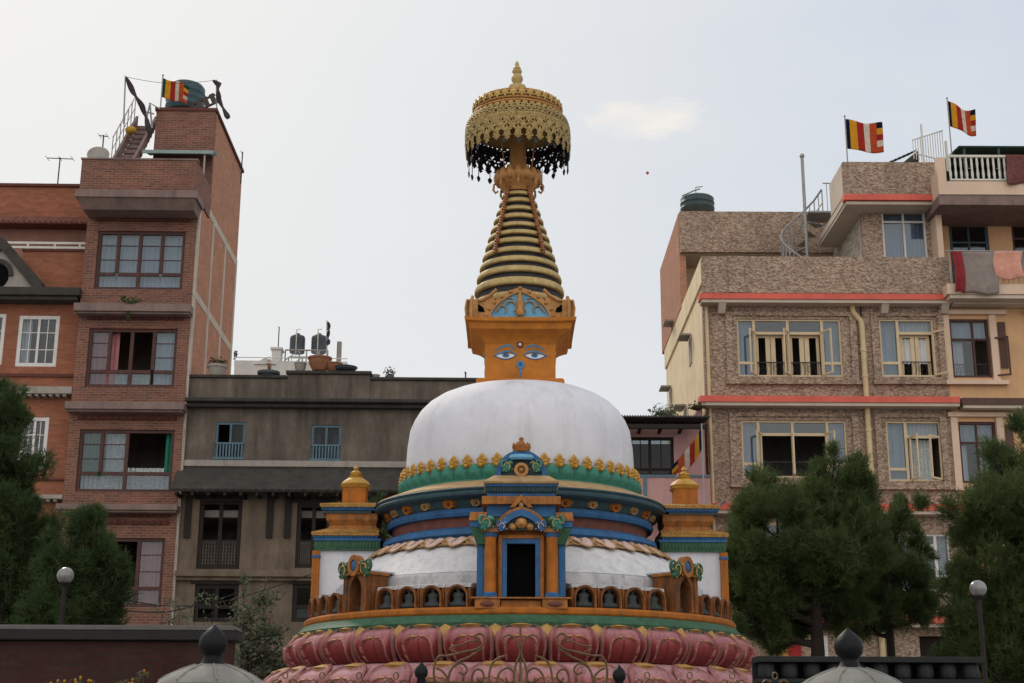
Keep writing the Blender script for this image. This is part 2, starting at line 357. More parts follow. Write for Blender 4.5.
# --- lotus rings
zt1 = zf(621.5, 3.62); zb1 = zf(661, 3.80); H1 = zt1 - zb1
NP = 32
def lotus(name, z0, H, rt, rm, rb, count, phase, gold=True):
    ring = MB()
    prof = [(rb - .16, 0), (rm - .14, H * .45), (rt - .05, H * .93), (rt - .2, H * .985)]
    ring.m = 0; ring.lathe(prof, 96)
    ring.m = 1
    for k in range(count):                                   # gold tips of the petals behind, between neighbours
        a = 2 * math.pi * (k + .5) / count + phase
        ca, sa = math.cos(a), math.sin(a)
        def tip(u, v):
            w = (u - .5) * .36 * (1 - v ** 2.6) ** .8; rr = rt + (.02 if gold else -.2) + .09 * (1 - (2 * u - 1) ** 2) * (1 - v * .4) + .05 * (1 - v); z = H * (.50 + .45 * v)
            return (rr * ca - w * sa, rr * sa + w * ca, z)
        ring.grid(tip, 8, 6)
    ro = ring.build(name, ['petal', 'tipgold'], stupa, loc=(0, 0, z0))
    half = math.pi / count
    def hw(v): return .995 * (1 - max(0, (v - .48) / .54) ** 2.7) ** .5 * (0.93 + .07 * min(1, v * 3))
    def dist(u, v, cx, cz, s):                                # signed "depth" inside the petal outline scaled by s
        vv = (v - cz) / s + cz * 1.0
        if vv > 1.0 or vv < -0.3: return -1
        return hw(min(.999, max(0, vv))) * s - abs(u - cx)
    def fn(uu, v):
        u = uu * 2 - 1
        h = hw(v); uo = u * h
        e = 1 - abs(u)
        ang = uo * half
        base = rb + (rm - rb) * math.sin(min(1, v / .5) * math.pi / 2) if v < .5 else rm + (rt - rm) * ((v - .5) / .5) ** 1.9
        bulge = .04 * (1 - abs(u) ** 2.6) ** .7 * (1 - .45 * v ** 3)
        r = base - .10 + bulge
        edge = min(e * h, (1.0 - v) * 1.5)
        r += .05 * math.exp(-((edge - .10) / .05) ** 2) - .035 * math.exp(-((edge - .23) / .06) ** 2)
        d2 = dist(uo, v, 0, 0.05, .62)
        r += .045 * math.exp(-((d2 - .03) / .05) ** 2) * (1 if v > .12 else v / .12)
        if d2 > 0.05: r -= .02
        r -= .03 * math.exp(-(uo / .035) ** 2) * (1 if v < .56 else 0)
        if v > .86 and abs(uo) < .4: r += .05 * (1 - abs(uo) / .4) * min(1, (v - .86) / .06)
        if -.05 < d2 < .20 and v > .46 and abs(uo) < .36: r += .045 * (1 - abs(uo) / .36)
        z = H * v
        return (r * math.cos(ang - math.pi / 2), r * math.sin(ang - math.pi / 2), z)
    def mf(u, v):
        uo = (u * 2 - 1) * hw(v)
        if v > .90 - .05 * (1 - abs(uo) / .4) and abs(uo) < .40: return 1
        d2 = dist(uo, v, 0, 0.05, .62)
        if .46 < v < .74 and -.05 < d2 < .17 and abs(uo) < .36 and v > .60 - .10 * (1 - abs(uo) / .36): return 1
        edge = min((1 - abs(u * 2 - 1)) * hw(v), (1 - v) * 1.5)
        if edge < .15 or -.02 < d2 < .06: return 2
        return 0
    pm = MB(); pm.grid(fn, 44, 40, mf)
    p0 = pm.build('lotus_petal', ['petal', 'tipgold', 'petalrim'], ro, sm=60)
    s = p0.modifiers.new('thick', 'SOLIDIFY'); s.thickness = .035; s.offset = -1
    p0.rotation_euler.z = phase
    for k in range(1, count):
        c = p0.copy(); COL.objects.link(c); c.parent = ro; c.rotation_euler.z = phase + 2 * math.pi * k / count
    return ro
lotus('upper_lotus_ring', zb1, H1, 3.64, 3.90, 3.74, NP, 0)
lotus('lower_lotus_ring', zb1 - .62, .62, 3.93, 4.28, 4.20, 34, R(5), False)

# --- green and orange ledges
zg0 = zt1 - .06; zg1 = zf(614.5, 3.55); zo1 = zf(606.5, 3.5)
m = MB(); m.lathe([(3.0, zg0 - .1), (3.66, zg0 - .02), (3.68, zg0 + .05), (3.60, zg1 - .05), (3.56, zg1)], 96); m.build('green_band', 'dgreen', stupa)
m = MB(); m.lathe([(3.0, zg1 - .02), (3.53, zg1 + .004), (3.55, zg1 + .03), (3.55, zo1 - .03), (3.52, zo1), (3.0, zo1 + .003)], 96); m.build('ochre_ledge', 'orange', stupa, bevel=.006)

# --- white sloping skirt with gold petal frieze
zk1 = zf(541.5, 2.33)
m = MB(); m.lathe([(2.0, zk1 + .1), (2.28, zf(539.5, 2.28)), (2.5, zf(546, 2.5)), (2.74, zf(556, 2.74)), (2.90, zf(568, 2.90)), (2.96, zf(569, 2.96)), (3.0, zf(571, 2.98))], 96)
m.build('white_skirt', 'skirtwhite', stupa)
m = MB(); m.lathe([(2.9, zf(570, 2.96)), (3.0, zf(571.2, 3.0)), (3.03, zf(572.5, 3.03)), (3.05, zf(575, 3.05)), (3.06, zf(588, 3.06)), (3.07, zo1 - .01)], 96); m.build('skirt_base', 'skirtdirty', stupa)
m = MB(); m.m = 1
def fz(t): return 2.29 + t * .84, zk1 + .03 - t * .66 - .10 * t * t
m.lathe([(fz(.16)[0] + .02, fz(.16)[1] + .02), (fz(.08)[0] + .04, fz(.08)[1] + .04), (fz(0)[0] + .02, fz(0)[1] + .03)], 96)
nfr = 38
for layer, (L, wd, off, pw) in enumerate(((.20, .30, .36, 3.0), (.22, .30, .64, 3.0), (.285, .58, 0, 1.7))):
    for k in range(nfr):
        a0 = 2 * math.pi * (k + off) / nfr; hwid = math.pi / nfr * 2 * wd
        def fn(u, v):
            uu = u * 2 - 1; w = max(0, 1 - v ** pw) ** (.6 if pw > 2 else .85) * (1 + .12 * math.sin(v * 9))
            r, z = fz(v * L)
            rim = math.exp(-((1 - abs(uu)) / .22) ** 2) + math.exp(-((1 - v) / .10) ** 2)
            lift = .03 + .014 * layer + .022 * min(1, rim) + .02 * v + .015 * math.sin(uu * 7) * (1 - v)
            a = a0 + uu * hwid * w
            return ((r + lift * .7) * math.cos(a), (r + lift * .7) * math.sin(a), z + lift * .7)
        m.grid(fn, 10, 10, (lambda u, v: 0 if (abs(u * 2 - 1) > .72 or v > .80) else 1) if layer == 2 else (lambda u, v: 0 if abs(u * 2 - 1) > .45 or v > .7 else 1))
o = m.build('petal_frieze', ['friezegold', 'pinkwhite'], stupa, sm=60); s = o.modifiers.new('t', 'SOLIDIFY'); s.thickness = .02

# --- drum under the dome: torus, red recess, blue and rosette bands, cornice
m = MB(); m.lathe(pr([(124, 558.5), (134, 556.5), (138.5, 551.5), (136.5, 546.5), (131, 544), (120, 543.5)]), 96); m.build('blue_torus', 'blue', stupa)
m = MB(); m.lathe(pr([(127, 550), (127, 531)]), 96); m.build('red_recess', 'redbrown', stupa)
m = MB(); m.lathe(pr([(120, 534.5), (131.5, 534), (133, 531), (131.5, 527), (126, 526)]), 96); m.build('blue_band', 'blue', stupa)
m = MB(); m.lathe(pr([(128, 529), (129, 526), (135, 517), (136, 515)]), 96); fb = m.build('rosette_band', 'navy', stupa)
NR = 30
for k in range(NR):
    a = 2 * math.pi * (k + .5) / NR - math.pi / 2
    r0 = rp(520, 131.5); z0 = zs(521.2)
    mm = MB(); c = Vector((r0 * math.cos(a), r0 * math.sin(a), z0)); t = Vector((-math.sin(a), math.cos(a), 0)); nrm = Vector((math.cos(a), math.sin(a), -.6)).normalized(); b2 = nrm.cross(t)
    rad = .125 if k % 2 else .10
    pts = []
    for j in range(16):
        th = 2 * math.pi * j / 16; q = rad * (1 + .10 * math.cos(8 * th)); pts.append(c + (t * math.cos(th) + b2 * math.sin(th) * .8) * q)
    ptop = [c + (p - c) * .72 + nrm * .06 for p in pts]
    mm.add(pts + ptop + [c + nrm * .03], [(j, (j + 1) % 16, 16 + (j + 1) % 16, 16 + j) for j in range(16)] + [(16 + j, 16 + (j + 1) % 16, 32) for j in range(16)])
    mm.m = 1; mm.blob(c + nrm * .055, .028, 8, 5)
    mm.build('rosette', ['orange' if k % 2 else 'tan', 'redbrown' if k % 2 else 'orange'], fb, fix=True)
m = MB(); m.lathe(pr([(130, 519), (141, 519), (145.5, 517), (146, 515), (143.5, 513), (145, 511), (144, 510)]), 96); m.build('cornice_edge', 'navy', stupa)
m = MB(); m.lathe(pr([(136, 507), (143.5, 510), (143, 508.8), (120, 500), (112, 497)]), 96); m.build('cornice_top', 'tan', stupa)

# --- dome
m = MB()
raw = [(113.4, 503), (113, 490), (113.6, 480), (113.3, 465), (112.3, 451), (109.6, 434), (105.5, 424.8), (100, 416), (92, 408), (82, 401.5), (70, 396.4), (56, 393), (40, 391), (20, 390.2), (0, 390)]
m.lathe(pr(raw), 128); m.build('dome', 'white', stupa, sm=80)

# --- ring of green petals and gold ornaments at the foot of the dome
NG = 50
zg = zs(500); hg = zs(485) - zg; rg = rp(480, 115.5)
m = MB(); m.lathe([(rg - .08, zg - .03), (rg + .05, zg - .02), (rg + .05, zg + .03), (rg - .01, zg + .05), (rg - .1, zg + hg * .8)], 96)
gr = m.build('green_lotus_ring', 'green', stupa)
def gp(u, v):
    uu = u * 2 - 1; w = (1 - max(0, (v - .45) / .56) ** 2.4) ** .55
    th = uu * w * math.pi / NG * .99
    r = rg - .02 + .12 * math.sin(math.pi * (.18 + .66 * v)) * (1 - .75 * uu * uu) + .012 * math.exp(-((1 - abs(uu)) / .12) ** 2)
    return (r * math.sin(th), -r * math.cos(th), zg + .02 + v * hg)
m = MB(); m.grid(gp, 12, 12); g0 = m.build('green_petal', 'green', gr, sm=70)
m = MB(); ho = zs(464) - zs(477)
def orn(mb, h, w, t=.03):
    half = [(0, 0), (.30, .0), (.36, .1), (.5, .2), (.42, .32), (.30, .34), (.44, .46), (.47, .58), (.33, .68), (.20, .70), (.22, .80), (.10, .92), (0, 1.0)]
    poly = [(-x * w, z * h) for x, z in half[1:-1]][::-1] + [(0, 0)] + [(x * w, z * h) for x, z in half[1:]]
    n = len(poly); c = (0, .45 * h)
    vs = [(x, 0, z) for x, z in poly] + [(x * .55, -t, c[1] + (z - c[1]) * .62) for x, z in poly] + [(0, -t * .6, c[1])]
    mb.add(vs, [(i, (i + 1) % n, n + (i + 1) % n, n + i) for i in range(n)] + [(n + i, n + (i + 1) % n, 2 * n) for i in range(n)] + [tuple(range(n))[::-1]])
ob = MB(); orn(ob, ho * 1.02, .20, .05)
for zz, rr in ((.36, .024), (.12, .03)): ob.blob((0, -.05, ho * zz), rr, 8, 5)
ob.v = [(x, y - rp(470, 113.5) - .05, z + zg + hg * .86) for x, y, z in ob.v]
o0 = ob.build('gold_ornament', 'goldpaint', gr, fix=True)
for k in range(NG):
    a = 2 * math.pi * k / NG
    for q in (g0, o0):
        c = q if k == 0 else q.copy()
        if k: COL.objects.link(c); c.parent = gr
        c.rotation_euler.z = a + (math.pi / NG if q is o0 else 0)

# --- niches with seated figures, and the four diagonal aedicules
def seated(mb, s, y, z):
    prof = [(.0, .0, 0), (.50, .30, .0), (.56, .34, .10), (.50, .30, .20), (.27, .20, .28), (.25, .17, .40), (.30, .17, .52), (.33, .16, .62), (.22, .13, .69), (.09, .09, .73), (.10, .10, .76), (.145, .15, .82), (.15, .155, .88), (.11, .12, .95), (.05, .05, 1.0), (0, 0, 1.02)]
    n = 12; vs = []
    for (rx, ry, zz) in prof:
        for i in range(n):
            a = 2 * math.pi * i / n; vs.append((s * rx * math.cos(a), y + s * ry * math.sin(a), z + s * zz))
    mb.add(vs, [(j * n + i, j * n + (i + 1) % n, (j + 1) * n + (i + 1) % n, (j + 1) * n + i) for j in range(len(prof) - 1) for i in range(n)])
RN = 3.46
hn = zf(582.5, RN) - zf(607, RN)
def niche_frame():
    mb = MB(); w = .165; z0 = zo1 + .004
    out = [(x * 1, z) for x, z in arch(w, hn - .04, 14, .0, z0)]; inn = [(x * .84, z0 + (z - z0) * .89) for x, z in out]
    mb.m = 0; mb.strip(out, inn, -RN, -RN + .12)
    out2 = [(x * 1.02, z0 + (z - z0) * 1.05) for x, z in out]; inn2 = [(x * .86, z0 + (z - z0) * .94) for x, z in out]
    mb.m = 1; mb.strip(out2, inn2, -RN - .03, -RN + .03)
    mb.m = 0; mb.box(-.192, -.152, -RN + .02, -RN + .26, z0 - .002, z0 + hn * .82)
    mb.box(.152, .192, -RN + .02, -RN + .26, z0 - .002, z0 + hn * .82)
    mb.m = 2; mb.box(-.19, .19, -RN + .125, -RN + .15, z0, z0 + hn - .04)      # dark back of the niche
    mb.m = 3; mb.prismx([(-RN + .03, z0 + hn * .82), (-RN + .05, z0 + hn * .97), (-RN + .42, z0 + hn * 1.12), (-RN + .42, z0 + hn * .82)], -.192, .192)
    return mb
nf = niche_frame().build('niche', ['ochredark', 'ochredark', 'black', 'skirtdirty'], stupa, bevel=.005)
sb = MB(); seated(sb, hn * .86, -RN + .07, zo1 + .01); sf = sb.build('seated_figure', 'figure', nf, sm=80)
nk = 0
for q in range(4):
    for sgn in (-1, 1):
        for d in (9.8, 16.4, 23.0, 29.6):
            a = R(90 * q + 45 + sgn * d)
            if nk == 0: c = nf
            else: c = copy_tree(nf, stupa)
            c.rotation_euler.z = a; nk += 1
def blobs_creature(mb, x, y, z, s, flip):
    """a carved scroll-tailed beast: body, head, curled tail"""
    f = -1 if flip else 1; rq = random.Random(5)
    mb.m = 0
    mb.blob((x + f * s * .10, y - s * .05, z - s * .05), (s * .52, s * .30, s * .62), 10, 7, .14, rq)
    mb.blob((x - f * s * .28, y - s * .16, z + s * .42), (s * .34, s * .26, s * .30), 9, 6, .14, rq)
    mb.tube([(x + f * s * (.42 + .34 * math.cos(t)), y - s * .12, z + s * (.30 + .42 * math.sin(t))) for t in [-1.6 + i * .5 for i in range(9)]], [s * (.22 - .018 * i) for i in range(9)], 7)
    mb.blob((x + f * s * .40, y - s * .14, z - s * .45), (s * .30, s * .22, s * .26), 8, 6, .15, rq)
    mb.m = 1
    mb.tube([(x + f * s * (.10 + .36 * math.cos(t)), y - s * .36, z + s * (.0 + .40 * math.sin(t))) for t in [i * .6 for i in range(8)]], s * .065, 5)
    mb.blob((x - f * s * .36, y - s * .40, z + s * .46), s * .09, 6, 4)
    for k in range(5):
        a = k * 1.25; mb.blob((x + f * s * .70 * math.cos(a), y - s * .25, z + s * .66 * math.sin(a)), s * .08, 6, 4)
def aedicule():
    z0 = zo1 + .004; RA = 3.50; root = MB()
    hA = zf(566, RA) - zf(607, RA)
    out = arch(.215, hA, 14, .35, z0); inn = [(x * .62, z0 + (z - z0) * .90) for x, z in out]
    root.m = 0; root.strip(out, inn, -RA, -RA + .36)
    root.box(-.27, -.19, -RA - .02, -RA + .40, z0 - .002, z0 + hA * .92); root.box(.19, .27, -RA - .02, -RA + .40, z0 - .002, z0 + hA * .92)
    root.m = 1; root.box(-.295, -.175, -RA - .045, -RA + .42, z0 + hA * .92, z0 + hA * 1.0); root.box(.175, .295, -RA - .045, -RA + .42, z0 + hA * .92, z0 + hA * 1.0)
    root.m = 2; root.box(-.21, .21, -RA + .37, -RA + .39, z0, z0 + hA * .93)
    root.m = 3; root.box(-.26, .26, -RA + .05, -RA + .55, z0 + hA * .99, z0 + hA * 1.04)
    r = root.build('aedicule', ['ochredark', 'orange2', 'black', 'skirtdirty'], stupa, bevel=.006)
    zc = z0 + hA * 1.17
    md = MB(); md.m = 0; md.strip([(.135 * math.cos(t), zc + .16 * math.sin(t)) for t in [i * math.pi / 10 for i in range(21)]], [(.075 * math.cos(t), zc + .09 * math.sin(t)) for t in [i * math.pi / 10 for i in range(21)]], -RA - .06, -RA + .06)
    md.m = 1; md.blob((0, -RA - .01, zc), (.08, .06, .10), 12, 8)
    md.build('medallion', ['orange2', 'blue'], r)
    for s in (-1, 1):
        bm_ = MB(); blobs_creature(bm_, s * .23, -RA, zc - .06, .18, s < 0); bm_.build('carved_beast', ['dgreen', 'gold'], r, sm=70)
    sb = MB(); seated(sb, hA * .6, -RA + .22, z0); sb.build('seated_figure', 'figure', r, sm=80)
    return r
ae = aedicule(); ae.rotation_euler.z = R(45)
for k in range(1, 4):
    c = copy_tree(ae, stupa); c.rotation_euler.z = R(45 + 90 * k)

# --- four cardinal shrines
def rng(s, a, b): return (min(s * a, s * b), max(s * a, s * b))
def eave(mm, za, zb, xo, yo, yi, xt, yt0, mats=(0, 1), roll=True):
    """tiled eave: blue under-edge with a bead row, ochre roll-tile slope"""
    mm.m = mats[1]; mm.box(-xo + .03, xo - .03, yo + .03, yi, za, za + .05)
    for k in range(int(2 * xo / .06)): mm.blob((-xo + .05 + k * .06, yo + .025, za + .025), .022, 6, 4)
    for k in range(int((yi - yo) / .06)):
        for s in (-1, 1): mm.blob((s * (xo - .025), yo + .05 + k * .06, za + .025), .022, 6, 4)
    mm.m = mats[0]; zm = za + .05
    mm.frustum((-xo, xo, yo, yi + .02, zm), (-xo - .01, xo + .01, yo - .01, yi + .02, zm + .035))
    mm.frustum((-xo, xo, yo, yi + .02, zm + .035), (-xt, xt, yt0, yi, zb))
    n = int(2 * xo / .055)
    for k in range(n + 1):
        f = -1 + 2 * k / n; mm.tube([(f * xo, yo - .005, zm + .038), (f * xt, yt0, zb - .005)], [.022, .012], 6)
    n = int((yi - yo) / .055)
    for k in range(n + 1):
        f = k / n
        for s in (-1, 1): mm.tube([(s * (xo + .005), yo + f * (yi - yo), zm + .038), (s * xt, yt0 + f * (yi - yt0), zb - .005)], [.022, .012], 6)
def shrine(front):
    z0 = zo1 - .03; ye = -3.40
    zgr = zs(555.5); wd = .235; zd = zf(540.5, 3.4)
    m = MB(); m.m = 0
    m.box(-.54, -.45, ye + .08, -2.35, z0 + .05, zgr); m.box(.45, .54, ye + .08, -2.35, z0 + .05, zgr)
    m.m = 1
    m.box(-.45, -wd - .09, ye + .10, ye + .2, z0 + .12, zgr); m.box(wd + .09, .45, ye + .10, ye + .2, z0 + .12, zgr); m.box(-wd - .09, wd + .09, ye + .10, ye + .2, zd + .09, zgr)
    m.m = 2; m.box(-.44, .44, ye + .26, ye + .30, z0 + .02, zgr)  # black sheet painted as the dark of the deep doorway
    body = m.build('shrine', ['white', 'orange', 'black'], stupa)
    m = MB(); m.m = 0; m.box(-.66, .66, ye - .0, ye + .25, z0, z0 + .115)
    if front:
        for s in (-1, 1):
            m.m = 0; m.box(s * .48 - .18, s * .48 + .18, ye - .13, ye + .003, z0 - .004, z0 + .135)
            m.m = 1; m.blob((s * .48, ye - .13, z0 + .065), (.11, .03, .042), 12, 6)
        m.m = 0; m.box(-.29, .29, ye - .07, ye + .002, z0 - .003, z0 + .12); m.box(-.72, .72, ye - .15, ye - .02, z0 + .135, z0 + .16)
    m.build('threshold', ['orange2', 'redbrown'], body, bevel=.008)
    m = MB()
    for a, b, y0, y1, mi in ((wd + .04, wd + .095, ye + .02, ye + .12, 0), (wd - .03, wd + .04, ye + .035, ye + .13, 1)):
        m.m = mi; zt = zd + (.085 if mi == 0 else .03); zl = zd + (.031 if mi == 0 else -.04)
        m.box(-b, -a, y0, y1, z0 + .16, zt); m.box(a, b, y0, y1, z0 + .16, zt); m.box(-a, a, y0 + .002, y1 - .002, zl, zt - .001)
    m.build('door_frame', ['orange2', 'blue'], body, bevel=.006)
    for s in (-1, 1):
        zc0, zc1 = z0 + .16, zf(533.5, 3.45); x = s * .445
        if front:
            m = MB(); m.m = 0
            m.lathe([(.088, zc0 + .07), (.083, zc0 + .12), (.08, zc1 - .10), (.088, zc1 - .05)], 20, (x, ye - .025, 0))
            m.m = 1; m.box(x - .10, x + .10, ye - .12, ye + .07, zc0, zc0 + .03); m.lathe([(.098, zc0 + .03), (.10, zc0 + .05), (.088, zc0 + .075)], 20, (x, ye - .025, 0))
            m.lathe([(.088, zc1 - .055), (.105, zc1 - .02), (.11, zc1 + .01)], 20, (x, ye - .025, 0))
            m.m = 2; m.box(x - .125, x + .125, ye - .145, ye + .09, zc1 + .01, zc1 + .065)
            m.m = 3; m.box(*rng(s, .545, .64), ye + .03, ye + .16, z0 + .13, zc1)
            m.build('column', ['orange', 'blue', 'orange2', 'blue'], body, bevel=.004)
        m = MB(); y = ye + (.17 if front else 0); m.m = 0
        m.box(*rng(s, .545, .63), y, y + .12, z0 + .005, zgr - .01); m.m = 1
        m.box(*rng(s, .535, .64), y - .008, y + .128, z0 + .12, z0 + .20)
        m.box(*rng(s, .535, .64), y - .008, y + .128, zgr - .13, zgr - .08)
        m.build('corner_post', ['orange', 'blue'], body, bevel=.006)
    zt2a = zs(544)
    m = MB(); m.m = 0; yl = ye + (.05 if front else .03); m.box(-.60, .60, yl, -2.3, zgr, zt2a - .035)
    zmid = (zgr + zt2a - .03) / 2
    for k in range(19):
        for s in (-1, 1): m.blob((s * .60, yl + .04 + k * .055, zmid), (.02, .024, .07), 6, 4)
    for k in range(22): m.blob((-.575 + k * .0545, yl, zmid), (.024, .02, .07), 6, 4)
    m.m = 1; m.box(-.62, .62, yl - .02, -2.28, zt2a - .035, zt2a)
    m.build('leaf_band', ['dgreen', 'blue'], body)
    if not front:
        zt2b = zs(530); zt1a, zt1b = zs(515.5), zs(507)
        m = MB(); eave(m, zt2a, zt2a + (zt2b - zt2a) * .78, .62, ye - .02, -2.34, .42, ye + .20, (3, 1)); zt2b = zt2a + (zt2b - zt2a) * .78
        m.m = 0; m.frustum((-.42, .42, ye + .20, -2.36, zt2b), (-.385, .385, ye + .235, -2.4, zt2b + .06)); m.frustum((-.385, .385, ye + .235, -2.4, zt2b + .06), (-.44, .44, ye + .18, -2.37, zt2b + .15))
        m.box(-.44, .44, ye + .18, -2.37, zt2b + .15, zt1a - .04)
        m.build('lower_roof', ['orange2', 'blue', 'navy', 'tilegold'], body, sm=30)
        m = MB(); eave(m, zt1a + .003, zt1b + .01, .53, ye + .09, -2.42, .30, ye + .36, (3, 1))
        m.m = 2; m.box(-.475, .475, ye + .12, -2.47, zt1a - .04, zt1a + .002)
        m.build('upper_roof', ['orange2', 'blue', 'navy', 'tilegold'], body, sm=30)
        zq = zs(488.5); zu = zt1b + .01
    else:
        a1, a2, b1, b2, c1, c2, d1, d2 = [zf(q, 3.3) for q in (525, 517.5, 505.5, 497.5, 493, 487.5, 485, 478.5)]
        m = MB(); m.m = 1; m.box(-.50, .50, ye + .06, -2.5, zt2a, c1)                       # blue core
        m.m = 0; m.box(-.575, .575, ye - .03, -2.45, b1, b2)                                # ochre slab
        m.m = 2; m.box(-.515, .515, ye + .03, -2.47, c1, d1)
        for k in range(26): m.box(-.52 + k * .041, -.52 + k * .041 + .022, ye + .005, ye + .04, c1 + .01, c2)
        m.m = 1; m.box(-.535, .535, ye - .005, -2.46, c2, d1 + .002)
        m.build('lower_roof', ['orange2', 'blue', 'navy'], body, bevel=.006)
        m = MB(); m.frustum((-.545, .545, ye - .03, -2.45, d1), (-.555, .555, ye - .04, -2.44, d1 + .035)); m.frustum((-.555, .555, ye - .04, -2.44, d1 + .035), (-.40, .40, ye + .12, -2.5, d2 + .05))
        m.build('upper_roof', 'tan', body, bevel=.008)
        for s in (-1, 1):
            m = MB()
            m.m = 0; m.frustum((*rng(s, .50, .76), ye - .12, ye + .30, a1 + .03), (*rng(s, .50, .74), ye - .09, ye + .28, a2 + .05))
            m.m = 1; m.box(*rng(s, .50, .74), ye - .10, ye + .28, a1 - .06, a1 + .028)
            m.m = 2; m.frustum((*rng(s, .50, .64), ye - .02, ye + .2, a1 - .30), (*rng(s, .50, .73), ye - .09, ye + .27, a1 - .062))
            m.build('side_eave', ['orange2', 'blue', 'dgreen'], body, bevel=.006)
        zz = zf(477.5, 3.2); y0 = ye + .18
        out = arch(.38, .40, 18, 0, zz); inn = [(x * .80, zz + (z - zz) * .80) for x, z in out]
        m = MB(); m.m = 0; m.strip(out, inn, y0 - .05, y0 + .18)
        m.m = 1; m.prism([(x * .82, zz + (z - zz) * .82) for x, z in out], y0, y0 + .16)
        m.build('arched_gable', ['blue', 'navy'], body, sm=30)
        for s in (-1, 1):
            m = MB(); blobs_creature(m, s * .20, y0 - .06, zz + .15, .12, s < 0); m.build('carved_beast', ['green', 'gold'], body, sm=70)
        m = MB(); zc = zz + .10
        m.strip([(.105 * math.cos(t), zc + .105 * math.sin(t)) for t in [i * math.pi / 12 for i in range(25)]], [(.06 * math.cos(t), zc + .06 * math.sin(t)) for t in [i * math.pi / 12 for i in range(25)]], y0 - .09, y0 - .02)
        m.blob((0, y0 - .06, zc), .035, 8, 6)
        for k in range(8): a = k * math.pi / 4; m.tube([(0, y0 - .055, zc), (.08 * math.cos(a), y0 - .055, zc + .08 * math.sin(a))], .012, 5)
        m.build('wheel', 'bronze', body)
        m = MB(); m.lathe([(.0, zz + .25), (.15, zz + .25), (.18, zz + .28), (.15, zz + .325), (.0, zz + .34)], 24, (0, y0 - .06, 0), wob=lambda a, j: 1 + .06 * math.cos(12 * a), sy=.5)
        m.build('canopy', 'bluepale', body)
        m = MB(); zt = zz + .375
        m.lathe([(.12, zt), (.135, zt + .025), (.09, zt + .05)], 20, (0, y0 + .05, 0))
        for k in range(9):
            a = 2 * math.pi * k / 9; m.tube([(.07 * math.cos(a), y0 + .05 + .07 * math.sin(a), zt + .03), (.115 * math.cos(a), y0 + .05 + .115 * math.sin(a), zt + .10), (.125 * math.cos(a), y0 + .05 + .125 * math.sin(a), zt + .15)], [.045, .035, .004], 7)
        m.lathe([(.075, zt + .04), (.075, zt + .11), (.045, zt + .17), (.03, zt + .19), (.04, zt + .215), (.0, zt + .25)], 16, (0, y0 + .05, 0))
        m.build('crown_finial', 'orange2', body, sm=60)
        zc1 = zf(530.5, 3.45)
        out = arch(.33, .30, 20, .25, zc1); inn = [(x * .74, zc1 + (z - zc1) * .66) for x, z in out]
        m = MB(); m.m = 0; m.strip(out, inn, ye - .14, ye - .02)
        m.m = 1; m.strip([(x * 1.16, zc1 + (z - zc1) * 1.14) for x, z in out], [(x * .98, zc1 + (z - zc1) * .98) for x, z in out], ye - .11, ye + .02)
        m.m = 2; m.prism([(x * .76, zc1 + (z - zc1) * .70) for x, z in out], ye - .06, ye - .03)
        m.m = 1; m.prism([(-.17, zc1 + .33), (0, zc1 + .52), (.17, zc1 + .33), (.10, zc1 + .33), (0, zc1 + .43), (-.10, zc1 + .33)], ye - .10, ye - .02)
        m.m = 3; m.blob((0, ye - .06, zc1 + .37), (.04, .03, .05), 8, 6)
        m.build('toran', ['blue', 'orange2', 'navy', 'tan'], body, sm=30)
        m = MB(); m.m = 0                                            # carved face under the arch
        m.blob((0, ye - .09, zc1 + .10), (.09, .06, .085), 12, 8, .08); m.blob((0, ye - .14, zc1 + .09), (.03, .03, .035), 8, 5)
        for s in (-1, 1): m.blob((s * .13, ye - .08, zc1 + .05), (.07, .045, .055), 8, 5, .2); m.blob((s * .05, ye - .135, zc1 + .13), .018, 6, 4)
        m.build('carved_face', 'bronze', body, sm=70)
        for s in (-1, 1):
            m = MB(); blobs_creature(m, s * .27, ye - .14, zc1 + .05, .105, s < 0); m.build('blue_scroll_beast', ['blue', 'pinkwhite'], body, sm=70)
            m = MB(); blobs_creature(m, s * .49, ye - .15, zc1 + .09, .150, s < 0); m.build('green_beast', ['green', 'friezegold'], body, sm=70)
        zq = None
    if zq:
        m = MB(); m.m = 0; yq = -2.80
        m.box(-.20, .20, yq - .195, yq + .195, zu - .02, zq - .02)
        m.m = 1; m.frustum((-.21, .21, yq - .21, yq + .21, zq - .02), (-.235, .235, yq - .235, yq + .235, zq + .015))
        m.lathe([(.22, zq + .015), (.24, zq + .05), (.21, zq + .10), (.17, zq + .13), (.13, zq + .16), (.11, zq + .175), (.13, zq + .195), (.07, zq + .215), (.095, zq + .245), (.095, zq + .26), (.05, zq + .285), (.03, zq + .305), (.05, zq + .33), (.0, zq + .40)], 24, (0, yq, 0), wob=lambda a, j: 1 + (.05 * abs(math.cos(4 * a)) if j < 4 else 0))
        m.build('bell_finial', ['orange', 'goldpaint'], body, sm=50)
    return body
shrine(True)
s0 = shrine(False); s0.rotation_euler.z = R(90)
for k in (2, 3):
    c = copy_tree(s0, stupa); c.rotation_euler.z = R(90 * k)

